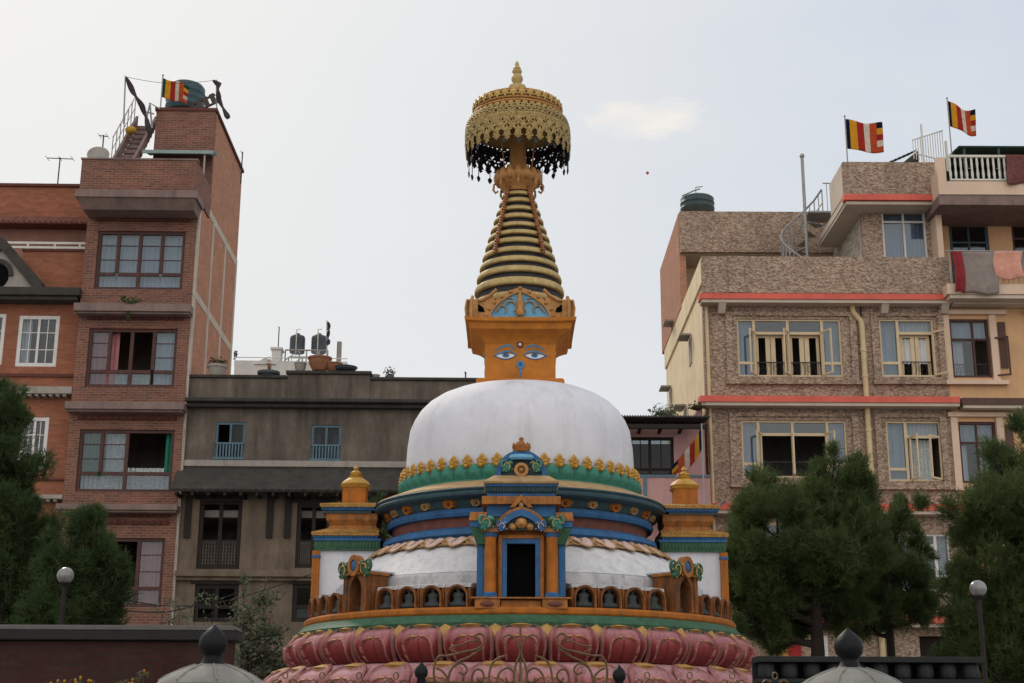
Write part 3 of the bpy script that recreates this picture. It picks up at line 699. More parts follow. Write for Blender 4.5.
# --- harmika (box with the eyes)
hb = rp(362, 35.2) * (1 - .02)
Zb0, Zb1 = zs(389) , zf(340, hb)
ox = lean(Zb0 + .5)[0]
m = MB(); m.m = 0
m.box(-hb + ox, hb + ox, -hb, hb, Zb0 - .1, Zb1)
hh = hb * 1.24
zq = zf(379.5, hh)
m.box(-hh + ox, hh + ox, -hh, hh, Zb0 - .1, zq); m.frustum((-hh + ox, hh + ox, -hh, hh, zq), (-hh * .96 + ox, hh * .96 + ox, -hh * .96, hh * .96, zq + .035))
har = m.build('harmika', ['ochreface'], stupa, bevel=.008)
ztop = zf(317.5, rp(317, 53)); hc = rp(317, 52.5) * .975
m = MB()
n = 9                                                               # cove cornice with upswept corners
def cor(k, u):
    pass
lev = []
for k in range(n + 1):
    f = k / n; half = hb * 1.005 + (hc - hb) * (f ** 1.0) if f < .9 else hc
    half = hb * 1.01 + (hc - hb) * (.25 * f + .75 * f ** 2.2)
    lev.append((half, Zb1 - .06 + (ztop - .15 - Zb1 + .06) * f))
lev[-1] = (hc - .045, lev[-1][1]); lev += [(hc - .03, ztop - .075), (hc - .03, ztop - .065), (hc + .03, ztop - .055), (hc + .038, ztop)]
ns = 16; vs = []
for half, z in lev:
    fz = max(0, (z - Zb1) / (ztop - Zb1))
    for side in range(4):
        for i in range(ns):
            u = -1 + 2 * i / ns; p = [(u, -1), (1, u), (-u, 1), (-1, -u)][side]
            up_ = .02 * (abs(u) ** 5) * fz
            vs.append((p[0] * half * (1 + .012 * abs(u) ** 6 * fz) + ox, p[1] * half * (1 + .012 * abs(u) ** 6 * fz), z + up_))
T = ns * 4
fs = [(j * T + i, j * T + (i + 1) % T, (j + 1) * T + (i + 1) % T, (j + 1) * T + i) for j in range(len(lev) - 1) for i in range(T)] + [tuple((len(lev) - 1) * T + i for i in range(T))]
m.add(vs, fs); m.build('harmika_cornice', 'ochreface', har, sm=35)

# eyes: measured in pixels on the front face, turned into metres once
pxm = 1 / ((P(521, 360, YS - hb) - P(520, 360, YS - hb)).length)
def E(px, py): return ((px - 520.6) / pxm + 0, P(520, py + 2.6, YS - hb).z)
def lens(x0, x1, yc, up, dn, n=14, skew=0):
    a = [E(x0 + (x1 - x0) * i / n, yc - up * math.sin(math.pi * (i / n) ** .8) + skew * (i / n - .5)) for i in range(n + 1)]
    b = [E(x0 + (x1 - x0) * i / n, yc + dn * math.sin(math.pi * i / n) + skew * (i / n - .5)) for i in range(n + 1)]
    return a, b
def band(mb, pts, w, y0, y1):
    a = []; b = []
    for i, (p, ww) in enumerate(zip(pts, w)):
        q0 = pts[max(0, i - 1)]; q1 = pts[min(len(pts) - 1, i + 1)]; dx, dz = q1[0] - q0[0], q1[1] - q0[1]; L = math.hypot(dx, dz) or 1
        a.append((p[0] - dz / L * ww / 2, p[1] + dx / L * ww / 2)); b.append((p[0] + dz / L * ww / 2, p[1] - dx / L * ww / 2))
    mb.strip(a, b, y0, y1)
def mirror(pts): return [(-x, z) for x, z in pts]
F = -hb; marks = []
EM = ['eyeblue', 'eyewhite', 'black', 'blue', 'blue', 'redbrown']
for s in (1, -1):
    eye = MB()
    mm = (lambda p: p) if s == 1 else mirror
    a, b = lens(525.5, 545.5, 353.2, 2.0, 2.9)
    eye.m = 1; eye.strip(mm(a), mm(b), F - .006, F + .002)
    eye.m = 0                                                       # blue iris, dark pupil, lids and brow
    iris = [E(535 + 3.6 * math.cos(t), 352.9 + 2.2 * math.sin(t)) for t in [i * math.pi / 9 for i in range(18)]]
    eye.prism(mm(iris), F - .010, F - .004)
    eye.m = 3; eye.prism(mm([E(535 + 1.8 * math.cos(t), 352.4 + 1.8 * math.sin(t)) for t in [i * math.pi / 7 for i in range(14)]]), F - .013, F - .009)
    eye.m = 0
    lid = [E(524.0 + 24 * t, 352.6 - 4.2 * math.sin(math.pi * t ** .8) + 1.2 * t) for t in [i / 16 for i in range(17)]]
    band(eye, mm(lid), [.012 + .022 * math.sin(math.pi * i / 16) for i in range(17)], F - .015, F + .002)
    low = [E(525 + 21 * t, 353.2 + 3.6 * math.sin(math.pi * t)) for t in [i / 14 for i in range(15)]]
    eye.m = 3; band(eye, mm(low), [.014] * 15, F - .012, F + .002)
    eye.m = 0
    br = [E(525.5 + 21 * t, 347.6 - 5.0 * math.sin(math.pi * t ** .75) + 1.0 * t) for t in [i / 16 for i in range(17)]]
    band(eye, mm(br), [.008 + .03 * math.sin(math.pi * (i / 16) ** .7) for i in range(17)], F - .008, F + .002)
    marks.append(eye.build('painted_eye', EM, har, sm=0, loc=(ox, 0, 0)))
eye = MB(); eye.m = 0
nose = [E(520.9 + 4.2 * math.cos(t), 362.2 + 4.0 * math.sin(t)) for t in [i * math.pi / 10 for i in range(20)]]
eye.prism(nose, F - .014, F + .002)
band(eye, [E(520.6 + .9 * math.sin(t * 5), 364 + 12 * t) for t in [i / 10 for i in range(11)]], [.05 - .03 * i / 10 for i in range(11)], F - .010, F + .002)
eye.m = 4; eye.prism([E(520.9 + 2.2 * math.cos(t), 361.6 + 2.0 * math.sin(t)) for t in [i * math.pi / 8 for i in range(16)]], F - .016, F - .012)
marks.append(eye.build('painted_nose', EM, har, sm=0, loc=(ox, 0, 0))); eye = MB()
eye.m = 5; eye.prism([E(520.4 + 3.4 * math.cos(t), 342.2 + 3.2 * math.sin(t)) for t in [i * math.pi / 8 for i in range(16)]], F - .02, F + .002)
eye.m = 1; eye.prism([E(520.4 + 1.4 * math.cos(t), 342.2 + 1.4 * math.sin(t)) for t in [i * math.pi / 8 for i in range(16)]], F - .03, F - .018)
marks.append(eye.build('forehead_mark', EM, har, sm=0, loc=(ox, 0, 0)))
for k in range(1, 4):
    for q in marks: c = q.copy(); COL.objects.link(c); c.parent = har; c.rotation_euler.z = R(90 * k)

# --- four arched plaques round the foot of the spire
hp = rp(305, 47) * .985
zp0 = ztop + .01; hpl = zf(283.5, hp) - zf(315, hp)
m = MB(); oxp = lean(zp0)[0]
out = arch(.60, hpl, 22, .42, zp0); inn = [(x * .84, zp0 + (z - zp0) * .84) for x, z in out]
m.m = 0; m.strip(out, inn, -hp - .03, -hp + .12)
for i, (x, z) in enumerate(out):
    if i % 2 == 0: m.blob((x * .96, -hp - .03, zp0 + (z - zp0) * .96), .034, 7, 5)
m.m = 1; m.prism([(x * .86, zp0 + (z - zp0) * .86) for x, z in out], -hp + .01, -hp + .08)
m.m = 0
for s in (-1, 1):
    q = [(.52, -.02), (.88, -.02), (.93, .30), (.88, .33), (.76, .30), (.60, .33), (.46, .42), (.42, .30)]
    m.prism([(s * x, zp0 + zz) for x, zz in q], -hp - .0, -hp + .10)
    m.tube([(s * x, -hp - .01, zp0 + zz) for x, zz in ((.90, .0), (.92, .18), (.90, .32), (.78, .31), (.64, .33), (.50, .42), (.40, .52))], .03, 6)
    m.m = 2; m.prism([(s * x, zp0 + zz) for x, zz in ((.60, .12), (.68, .12), (.76, .17), (.81, .25), (.70, .25), (.62, .19))], -hp - .012, -hp - .0); m.m = 0
m.box(-.88, .88, -hp - .015, -hp + .10, zp0 - .03, zp0 + .035)
pl = m.build('arched_plaque', ['bronze', 'bluepale', 'black'], stupa, sm=30, loc=(oxp, 0, 0))
m = MB(); zc = zp0 + .05
m.lathe([(.05, zc), (.085, zc + .06), (.045, zc + .14), (.07, zc + .22), (.035, zc + .34), (.02, zc + .42), (0, zc + .48)], 12, (0, -hp - .02, 0), sy=.6)
for s in (-1, 1):
    m.m = 1
    m.tube([(s * (.16 + .10 * math.cos(t)), -hp - .01, zc + .16 + .10 * math.sin(t)) for t in [i * .5 for i in range(9)]], .014, 6)
    m.tube([(s * (.30 + .07 * math.cos(t)), -hp - .01, zc + .11 + .07 * math.sin(t)) for t in [i * .5 for i in range(9)]], .013, 6)
    m.tube([(s * .12, -hp - .01, zc + .3), (s * .22, -hp - .01, zc + .33), (s * .32, -hp - .01, zc + .22), (s * .42, -hp - .01, zc + .06)], .012, 6)
m.build('plaque_figure', ['bronze', 'tan'], pl, sm=60)
for k in range(1, 4):
    c = copy_tree(pl, stupa); c.rotation_euler.z = R(90 * k)

# --- thirteen gilded rings on a dark core
cone = [(190, 14.0), (198, 16.6), (211, 21.0), (226, 25.8), (241, 30.8), (262, 37.0), (282, 42.6), (295, 45.0), (310, 46.0), (318, 46)]
def cone_r(py):
    for (y0, r0_), (y1, r1_) in zip(cone, cone[1:]):
        if py <= y1: return r0_ + (r1_ - r0_) * max(0, (py - y0)) / (y1 - y0)
    return cone[-1][1]
rows_ = [197.5, 205.3, 214.2, 222.8, 232.2, 241, 249.7, 259.6, 269.8, 280.6, 293, 307.5]
m = MB(); m.lathe(pr([(cone_r(y) - 3.6, y) for y in (318, 305, 290, 270, 250, 230, 210, 195, 190)]), 48, lean=lean); m.build('spire_core', 'darkmetal', stupa)
for i, py in enumerate(rows_):
    nx = rows_[i + 1] if i < len(rows_) - 1 else py + 14
    hh_ = (nx - py) * .255; mm = MB()
    z = zs(py); cx = lean(z)[0]
    prof = []
    for t, ins in ((1.02, 5), (1.0, 1.0), (.78, .25), (.4, 0), (0, -.1), (-.4, 0), (-.78, .35), (-1.0, 1.3), (-1.02, 5)):
        y = py + t * hh_; prof.append((rp(y, cone_r(y) - ins), zs(y)))
    mm.lathe(prof, 64, (cx, 0, 0)); mm.build('spire_ring', 'ringgold', stupa, sm=50)
# chains down the spire
for ang in (-52, -128, 52, 128):
    m = MB(); pts = []
    for i in range(26):
        py = 190 + (262 - 190) * i / 25; rad = rp(py, cone_r(py)) + .03; z = zs(py)
        p = Vector((rad * math.cos(R(ang)) + lean(z)[0], rad * math.sin(R(ang)), z)); pts.append(p)
        m.blob(p, (.038, .038, .03) if i % 3 else (.05, .05, .04), 6, 4)
    m.tube(pts, .024, 5)
    m.build('spire_chain', 'copper', stupa, sm=60)

# --- lotus capital and pole
m = MB(); m.m = 0
m.lathe(pr([(14.5, 194), (15.5, 190.5), (17, 189), (18.5, 186.5), (22.8, 181), (22, 177.5), (18, 174.5), (12, 173)]), 48, lean=lean, wob=lambda a, j: 1 + (.05 * abs(math.cos(10 * a)) if 2 < j < 7 else 0))
for k in range(16):
    a = 2 * math.pi * k / 16; rad = rp(181, 22); z = zs(180); lx = lean(z)[0]
    m.blob((rad * .93 * math.cos(a) + lx, rad * .93 * math.sin(a), z + .02), (.075, .075, .13), 8, 6)
for k in range(8):
    a = 2 * math.pi * k / 8; rad = rp(183, 22.5); z = zs(185); lx = lean(z)[0]
    m.tube([(rad * q * math.cos(a) + lx, rad * q * math.sin(a), z + dz) for q, dz in ((.9, .05), (1.08, .0), (1.1, -.10), (1.0, -.16), (.9, -.12))], .022, 5)
m.build('lotus_capital', 'bronze', stupa, sm=60)
m = MB(); m.lathe(pr([(11.5, 176), (8.5, 172), (8, 150), (8, 118)]), 28, lean=lean); m.build('umbrella_pole', 'bronze', stupa)

# --- gilded umbrella
def prl(lst): return pr(lst)
m = MB()
m.lathe(pr([(8.5, 106), (8.5, 90.8), (9.3, 88.8), (8.6, 86.8), (5.5, 86.2), (3.6, 84.6), (4.2, 82.9), (5.6, 80.6), (5.9, 78.4), (4.6, 75.5), (3.3, 74.2), (4.9, 72.4), (4.9, 71.2), (3.3, 70.4), (4.0, 68.8), (3.0, 67.4), (2.0, 66), (2.3, 64.6), (1.6, 62.8), (0, 60.5)]), 24, lean=lean)
m.build('pinnacle', 'ringgold', stupa, sm=45)
prof_u = pr([(50, 130), (49, 127), (46.5, 123.5), (44, 121.5), (42.5, 120.5), (44.3, 119), (44.3, 117), (42.6, 115.8), (42.2, 111), (41.2, 107.3), (39.6, 105.5), (36.5, 104.6), (20, 103), (0, 102.5)])
m = MB(); m.lathe(prof_u, 96, lean=lean); um = m.build('umbrella_canopy', ['brass', 'darkmetal'], stupa, sm=35)
s = um.modifiers.new('t', 'SOLIDIFY'); s.thickness = .02; s.offset = -1; s.material_offset = 1  # inner shell coloured dark for the shade under the canopy
def lattice(rows, ncol, thick, name, mat, holes):
    """openwork band: every cell is a frame round a lens-shaped hole"""
    mb = MB()
    zz = [zs(py) for r_, py in rows]; rr = [rp(py, r_) for r_, py in rows]
    for j in range(len(rows) - 1):
        off = .5 * (j % 2)
        for i in range(ncol):
            a0 = 2 * math.pi * (i + off) / ncol; a1 = 2 * math.pi * (i + 1 + off) / ncol
            hf = holes[j]
            def pt(u, v):
                a = a0 + (a1 - a0) * u; z = zz[j] + (zz[j + 1] - zz[j]) * v; r_ = rr[j] + (rr[j + 1] - rr[j]) * v
                r_ += .012 * math.sin(math.pi * u)
                return (r_ * math.cos(a) + lean(z)[0], r_ * math.sin(a), z)
            o8 = [(0, 0), (.5, 0), (1, 0), (1, .5), (1, 1), (.5, 1), (0, 1), (0, .5)]
            rk = random.random(); k = rk * 2.4; cu = .5 + random.uniform(-.10, .10); cv = .5 + random.uniform(-.10, .10); dg = random.choice((.62, .75, .95))
            i8 = [(cu + (u - .5) * hf * (dg if (u - .5) * (v - .5) else 1.0) * (1 - .14 * k), cv + (v - .5) * hf * (dg if (u - .5) * (v - .5) else 1.05) * (1 - .05 * k)) for u, v in o8]
            vs = [pt(*p) for p in o8] + [pt(*p) for p in i8]
            mb.add(vs, [(q, (q + 1) % 8, 8 + (q + 1) % 8, 8 + q) for q in range(8)])
    o = mb.build(name, ['darkmetal', mat], um, sm=60); s_ = o.modifiers.new('t', 'SOLIDIFY'); s_.thickness = thick; s_.offset = -1; s_.material_offset = 1  # inward faces dark: shade of the unlit inside put into the colour
    return o
lattice([(48.0, 124), (49.6, 128.5), (50.3, 132)], 60, .03, 'gilt_fretwork', 'brass', [.34, .46])
def star(mb, c, a, q, npt, inr, rot=0, sq=1.0):
    t = Vector((-math.sin(a), math.cos(a), 0)); up_ = Vector((0, 0, 1)); nn = Vector((math.cos(a), math.sin(a), 0)); pts = []
    for i in range(npt * 2):
        b_ = rot + math.pi * i / npt; rr_ = q if i % 2 == 0 else q * inr
        pts.append(c + t * math.cos(b_) * rr_ + up_ * math.sin(b_) * rr_ * sq)
    n_ = len(pts); mb.add(pts + [c + nn * .015], [((i + 1) % n_, i, n_) for i in range(n_)])
m = MB(); rnd = random.Random(3); NS = 30
for row, (py, r_, q, npt, inr) in enumerate(((135.2, 50.7, .106, 6, .52), (140.4, 51, .108, 6, .46), (145.6, 51, .108, 5, .42), (150.4, 50.8, .104, 5, .40))):
    for k in range(NS):
        a = 2 * math.pi * (k + .5 * (row % 2)) / NS; zz = zs(py); rad = rp(py, r_)
        star(m, Vector((rad * math.cos(a) + lean(zz)[0], rad * math.sin(a), zz + rnd.uniform(-.01, .01))), a, q * rnd.uniform(.90, 1.08), npt, inr * rnd.uniform(.85, 1.15), math.pi / 2 + rnd.uniform(-.15, .15), 1.05)
        a2 = a + math.pi / NS
        if row == 0: star(m, Vector((rad * math.cos(a2) + lean(zz)[0], rad * math.sin(a2), zz + .02)), a2, q * .62, 4, .5, rnd.uniform(0, 1))
for k in range(NS):                                                    # ragged scalloped hem
    a = 2 * math.pi * (k + .5) / NS
    for dy, q in ((154.2, .085), (157.4 if k % 2 else 156.2, .05)):
        zz = zs(dy); rad = rp(dy, 50.4); star(m, Vector((rad * math.cos(a) + lean(zz)[0], rad * math.sin(a), zz)), a, q, 5, .48, -math.pi / 2)
o = m.build('star_filigree', ['darkmetal', 'brass'], um, sm=0); s_ = o.modifiers.new('t', 'SOLIDIFY'); s_.thickness = .025; s_.offset = -1; s_.material_offset = 1  # backs of the stars painted dark as unlit, fronts gilt
m = MB()                                                               # raised stars and ledge on the crown
for py, r_, n_ in ((110.5, 42.4, 34), (121.0, 43.0, 40)):
    for k in range(n_):
        a = 2 * math.pi * k / n_; zz = zs(py); rad = rp(py, r_) + .012; star(m, Vector((rad * math.cos(a) + lean(zz)[0], rad * math.sin(a), zz)), a, .085 if n_ < 40 else .06, 6, .45, math.pi / 2)
o = m.build('star_relief', ['gold', 'gold'], um, sm=0); s_ = o.modifiers.new('t', 'SOLIDIFY'); s_.thickness = .03; s_.offset = -1
m = MB()
for py, r_ in ((106.8, 41.6), (114.6, 43.0), (118.4, 44.6)):
    zz = zs(py); rad = rp(py, r_); m.ring([(rad + .025 * math.cos(t), zz + .025 * math.sin(t)) for t in [i * math.pi / 4 for i in range(8)]], 96, (lean(zz)[0], 0, 0))
m.build('ledge_rings', 'bronze', um, sm=80)
def leaf_drop(mb, c, t, L, w):
    n = Vector((t.y, -t.x, 0)); d = Vector((0, 0, -1))
    pts = [c, c + d * L * .3 + t * w, c + d * L * .65 + t * w * .8, c + d * L, c + d * L * .65 - t * w * .8, c + d * L * .3 - t * w]
    mb.add([p - n * .006 for p in pts] + [p + n * .006 for p in pts], [(0, 1, 2, 3, 4, 5), (11, 10, 9, 8, 7, 6)] + [(i, i + 6, (i + 1) % 6 + 6, (i + 1) % 6) for i in range(6)])
for k in range(22):
    a = 2 * math.pi * (k + .5) / 22 + rnd.uniform(-.08, .08); zz = zs(155); rad = rp(155, 50.3); mm = MB(); L = rnd.uniform(.10, .30)
    t = Vector((-math.sin(a), math.cos(a), 0)); c_ = Vector((rad * math.cos(a) + lean(zz)[0], rad * math.sin(a), zz))
    if math.sin(a) < -.55: L = .04
    mm.tube([c_ + Vector((0, 0, .05)), c_ - Vector((0, 0, L))], .008, 4); leaf_drop(mm, c_ - Vector((0, 0, L - .02)), t, .13, .048); mm.build('leaf_pendant', 'darkmetal', um, sm=0)
m = MB()
for k in range(12):                                                  # spokes and hanging rods inside
    a = 2 * math.pi * (k + .5) / 12; z0 = zs(124); z1 = zs(118)
    m.tube([(.15 * math.cos(a) + lean(z1)[0], .15 * math.sin(a), z1), (rp(124, 48) * math.cos(a) + lean(z0)[0], rp(124, 48) * math.sin(a), z0)], .018, 5)
m.build('umbrella_spokes', 'darkmetal', um)
for sgn in (-1, 1):
    m = MB(); z0 = zs(146); z1 = zs(176)
    m.tube([(sgn * rp(146, 17) + lean(z0)[0], -rp(146, 30), z0), (sgn * rp(176, 13) + lean(z1)[0], -rp(176, 10), z1)], .012, 5); m.build('stay_rod', 'copper', stupa)
# ------------------------------------------------------------------ HOUSES
MT['brick'] = brick('brown_brick', (0.27, 0.096, 0.060), (0.14, 0.052, 0.038), (0.21, 0.15, 0.12), msize=0.016, dirt=.55)
MT['brickside'] = brick('rough_orange_brick', (0.52, 0.19, 0.095), (0.34, 0.105, 0.055), (0.36, 0.25, 0.18), dirt=0.25, msize=0.018)
MT['brickorange'] = brick('smooth_orange_brick', (0.345, 0.128, 0.07), (0.25, 0.09, 0.053), (0.24, 0.125, 0.085), dirt=0.35, msize=0.006)
MT['brickred'] = brick('dark_red_brick', (0.15, 0.045, 0.035), (0.11, 0.035, 0.03), (0.09, 0.05, 0.04), dirt=0.4)
MT['concrete'] = paint('concrete', (0.30, 0.27, 0.24), 0.25, 2.2, 0.55, (0.08, 0.07, 0.06), 0.85, 0.3)
MT['palecon'] = paint('pale_concrete', (0.46, 0.40, 0.33), 0.2, 2.2, 0.4, (0.14, 0.12, 0.1), 0.85, 0.3)
MT['ledge'] = paint('mauve_concrete', (0.21, 0.145, 0.13), 0.3, 2.2, 0.55, (0.07, 0.05, 0.05), 0.85, 0.3)
MT['oldplaster'] = paint('old_grey_brown_plaster', (0.150, 0.122, 0.098), 0.4, 1.1, 0.9, (0.045, 0.038, 0.032), 0.9, 0.4, thr=(0.40, 0.66))
MT['oldplaster2'] = paint('bare_brown_plaster', (0.170, 0.125, 0.09), 0.35, 1.4, 0.75, (0.06, 0.045, 0.035), 0.9, 0.4, thr=(0.44, 0.70))
MT['darkroof'] = paint('dark_mossy_tile', (0.05, 0.045, 0.04), 0.4, 3, 0.4, (0.02, 0.02, 0.015), 0.9, 0.5)
MT['darkwood'] = paint('dark_brown_wood', (0.075, 0.03, 0.025), 0.3, 4, 0.3, (0.03, 0.02, 0.02), 0.6, 0.2)
MT['oldwood'] = paint('old_black_wood', (0.020, 0.015, 0.013), 0.3, 4, 0.3, (0.015, 0.012, 0.01), 0.8, 0.3)
MT['latticewood'] = paint('grey_brown_lattice_wood', (0.075, 0.06, 0.05), 0.3, 4, 0.5, (0.02, 0.02, 0.02), 0.85, 0.3)
MT['whitewood'] = paint('white_joinery', (0.62, 0.60, 0.58), 0.1, 4, 0.25, (0.25, 0.22, 0.2), 0.6, 0.1)
MT['creamwood'] = paint('cream_joinery', (0.60, 0.47, 0.30), 0.12, 4, 0.25, (0.25, 0.18, 0.1), 0.6, 0.1)
MT['bluewood'] = paint('faded_blue_joinery', (0.085, 0.145, 0.185), 0.25, 5, 0.4, (0.06, 0.07, 0.08), 0.7, 0.2)
MT['chips'] = chips('stone_chip_render', (0.20, 0.135, 0.10), (0.32, 0.228, 0.17), (0.45, 0.34, 0.26), (15.0, 15.0, 27.0))
MT['chips2'] = chips('grey_stone_chip_render', (0.30, 0.26, 0.21), (0.40, 0.36, 0.30), (0.48, 0.44, 0.37))
MT['creamwall'] = paint('weathered_cream_plaster', (0.74, 0.60, 0.39), 0.15, 1.2, 0.5, (0.25, 0.19, 0.13), 0.85, 0.3)
MT['soffit'] = paint('soffit_plaster', (0.52, 0.44, 0.36), 0.15, 1.2, 0.3, (0.2, 0.16, 0.12), 0.85, 0.2)
MT['peach'] = paint('peach_plaster', (0.60, 0.36, 0.19), 0.15, 1.1, 0.3, (0.25, 0.15, 0.1), 0.85, 0.2)
MT['peachpale'] = paint('pale_pink_plaster', (0.62, 0.46, 0.35), 0.12, 1.1, 0.3, (0.25, 0.17, 0.13), 0.85, 0.2)
MT['redband'] = paint('coral_red_paint', (0.62, 0.115, 0.08), 0.2, 1.6, 0.4, (0.22, 0.06, 0.05), 0.65, 0.2)
MT['brownband'] = paint('brown_band_paint', (0.10, 0.055, 0.045), 0.25, 1.6, 0.4, (0.04, 0.03, 0.03), 0.8, 0.2)
MT['pink'] = paint('pink_plaster', (0.44, 0.25, 0.24), 0.2, 1.4, 0.5, (0.14, 0.08, 0.08), 0.85, 0.3)
MT['pinkbrown'] = paint('dull_pink_plaster', (0.30, 0.16, 0.12), 0.2, 1.4, 0.5, (0.1, 0.06, 0.05), 0.85, 0.3)
MT['pipe'] = paint('cream_pipe', (0.55, 0.42, 0.24), 0.15, 3, 0.4, (0.25, 0.18, 0.1), 0.5, 0.1)
MT['railwhite'] = paint('off_white_rail', (0.58, 0.56, 0.50), 0.1, 3, 0.3, (0.25, 0.22, 0.2), 0.5, 0.1)
MT['steel'] = paint('grey_steel', (0.30, 0.29, 0.28), 0.2, 4, 0.4, (0.12, 0.10, 0.09), 0.5, 0.1, metal=0.4)
MT['whitehouse'] = paint('whitewashed_wall', (0.60, 0.60, 0.58), 0.15, 1.2, 0.5, (0.22, 0.21, 0.2), 0.85, 0.2)
MT['tankdark'] = paint('dark_grey_tank', (0.06, 0.07, 0.08), 0.3, 3, 0.3, (0.03, 0.03, 0.03), 0.5, 0.1)
MT['tankgreen'] = paint('green_black_tank', (0.03, 0.055, 0.055), 0.3, 3, 0.3, (0.1, 0.1, 0.1), 0.5, 0.1)
MT['tankblue'] = paint('grey_blue_tank', (0.03, 0.07, 0.085), 0.3, 3, 0.3, (0.03, 0.03, 0.03), 0.5, 0.1)
MT['terracotta'] = paint('terracotta', (0.26, 0.11, 0.06), 0.25, 6, 0.4, (0.06, 0.04, 0.03), 0.8, 0.3)
MT['curtain'] = paint('pale_blue_curtain', (0.42, 0.49, 0.55), 0.12, 6, 0.1, (0.3, 0.3, 0.3), 0.9, 0)
MT['curtainwhite'] = paint('white_curtain', (0.62, 0.62, 0.62), 0.12, 6, 0.1, (0.3, 0.3, 0.3), 0.9, 0)
MT['curtainpink'] = paint('pink_curtain', (0.46, 0.19, 0.20), 0.2, 6, 0.1, (0.3, 0.1, 0.1), 0.9, 0)
MT['curtaingreen'] = paint('green_curtain', (0.02, 0.17, 0.115), 0.2, 6, 0.1, (0.03, 0.1, 0.1), 0.9, 0)
MT['lace'] = paint('white_lace', (0.50, 0.54, 0.54), 0.45, 14, 0.5, (0.16, 0.18, 0.2), 0.9, 0, streak=False)
MT['glass'] = glassm('window_glass', (0.60, 0.66, 0.70), 0.07)
MT['glassblue'] = glassm('blue_window_glass', (0.42, 0.50, 0.58), 0.10)
MT['glassdark'] = glassm('dark_window_glass', (0.22, 0.24, 0.26), 0.025)
MT['awning'] = paint('corrugated_sheet', (0.22, 0.30, 0.29), 0.25, 2, 0.4, (0.1, 0.1, 0.1), 0.5, 0.1)
MT['darkgreensheet'] = paint('dark_green_sheet', (0.025, 0.06, 0.05), 0.3, 2, 0.4, (0.02, 0.02, 0.02), 0.6, 0.1)

class Fac:
    """a facade plane: pixel -> (along, height); d = metres behind the plane"""
    def __init__(s, ox, oy, a): s.o = Vector((ox, oy, 0)); s.a = a; s.u = Vector((math.cos(a), math.sin(a), 0)); s.n = Vector((-math.sin(a), math.cos(a), 0))
    def pt(s, px, py, d=0):
        r = ray(px, py); q = s.o + s.n * d; t = (q - CAM).dot(s.n) / r.dot(s.n); p = CAM + r * t
        return ((p - s.o).dot(s.u), p.z)
    def rect(s, x0, y0, x1, y1, d=0):
        xm, ym = (x0 + x1) / 2, (y0 + y1) / 2
        return s.pt(x0, ym, d)[0], s.pt(x1, ym, d)[0], s.pt(xm, y1, d)[1], s.pt(xm, y0, d)[1]      # s0,s1,z0,z1
    def box(s, mb, x0, y0, x1, y1, d0, d1):
        a, b, c, e = s.rect(x0, y0, x1, y1, d0); mb.box(a, b, d0, d1, c, e); return a, b, c, e
    def house(s, name, label, cat='house', group=None): return empty(name, (s.o.x, s.o.y, 0), s.a, label, cat, group)
def wall(mb, S0, S1, Z0, Z1, holes, d0, d1):
    xs = sorted({S0, S1, *[min(S1, max(S0, h[i])) for h in holes for i in (0, 1)]}); zs_ = sorted({Z0, Z1, *[min(Z1, max(Z0, h[i])) for h in holes for i in (2, 3)]})
    for j in range(len(zs_) - 1):
        zc = (zs_[j] + zs_[j + 1]) / 2; run = None
        for i in range(len(xs) - 1):
            xc = (xs[i] + xs[i + 1]) / 2
            solid = not any(h[0] < xc < h[1] and h[2] < zc < h[3] for h in holes)
            if solid: run = (run[0], xs[i + 1]) if run else (xs[i], xs[i + 1])
            if (not solid or i == len(xs) - 2) and run: mb.box(run[0], run[1], d0, d1, zs_[j], zs_[j + 1]); run = None
def curtain(mb, s0, s1, z0, z1, d, amp=.035, fold=.13, tie=0):
    n = max(6, int((s1 - s0) / .025))
    ph = random.uniform(0, 6)
    def fn(u, v):
        x = s0 + (s1 - s0) * u; sq = 1 - tie * (1 - abs(2 * v - 1)) if tie else 1
        return (s0 + (x - s0) * sq, d + amp * math.sin(2 * math.pi * x / fold + ph + .6 * math.sin(x * 5)), z0 + (z1 - z0) * v)
    mb.grid(fn, n, 4 if tie else 1)
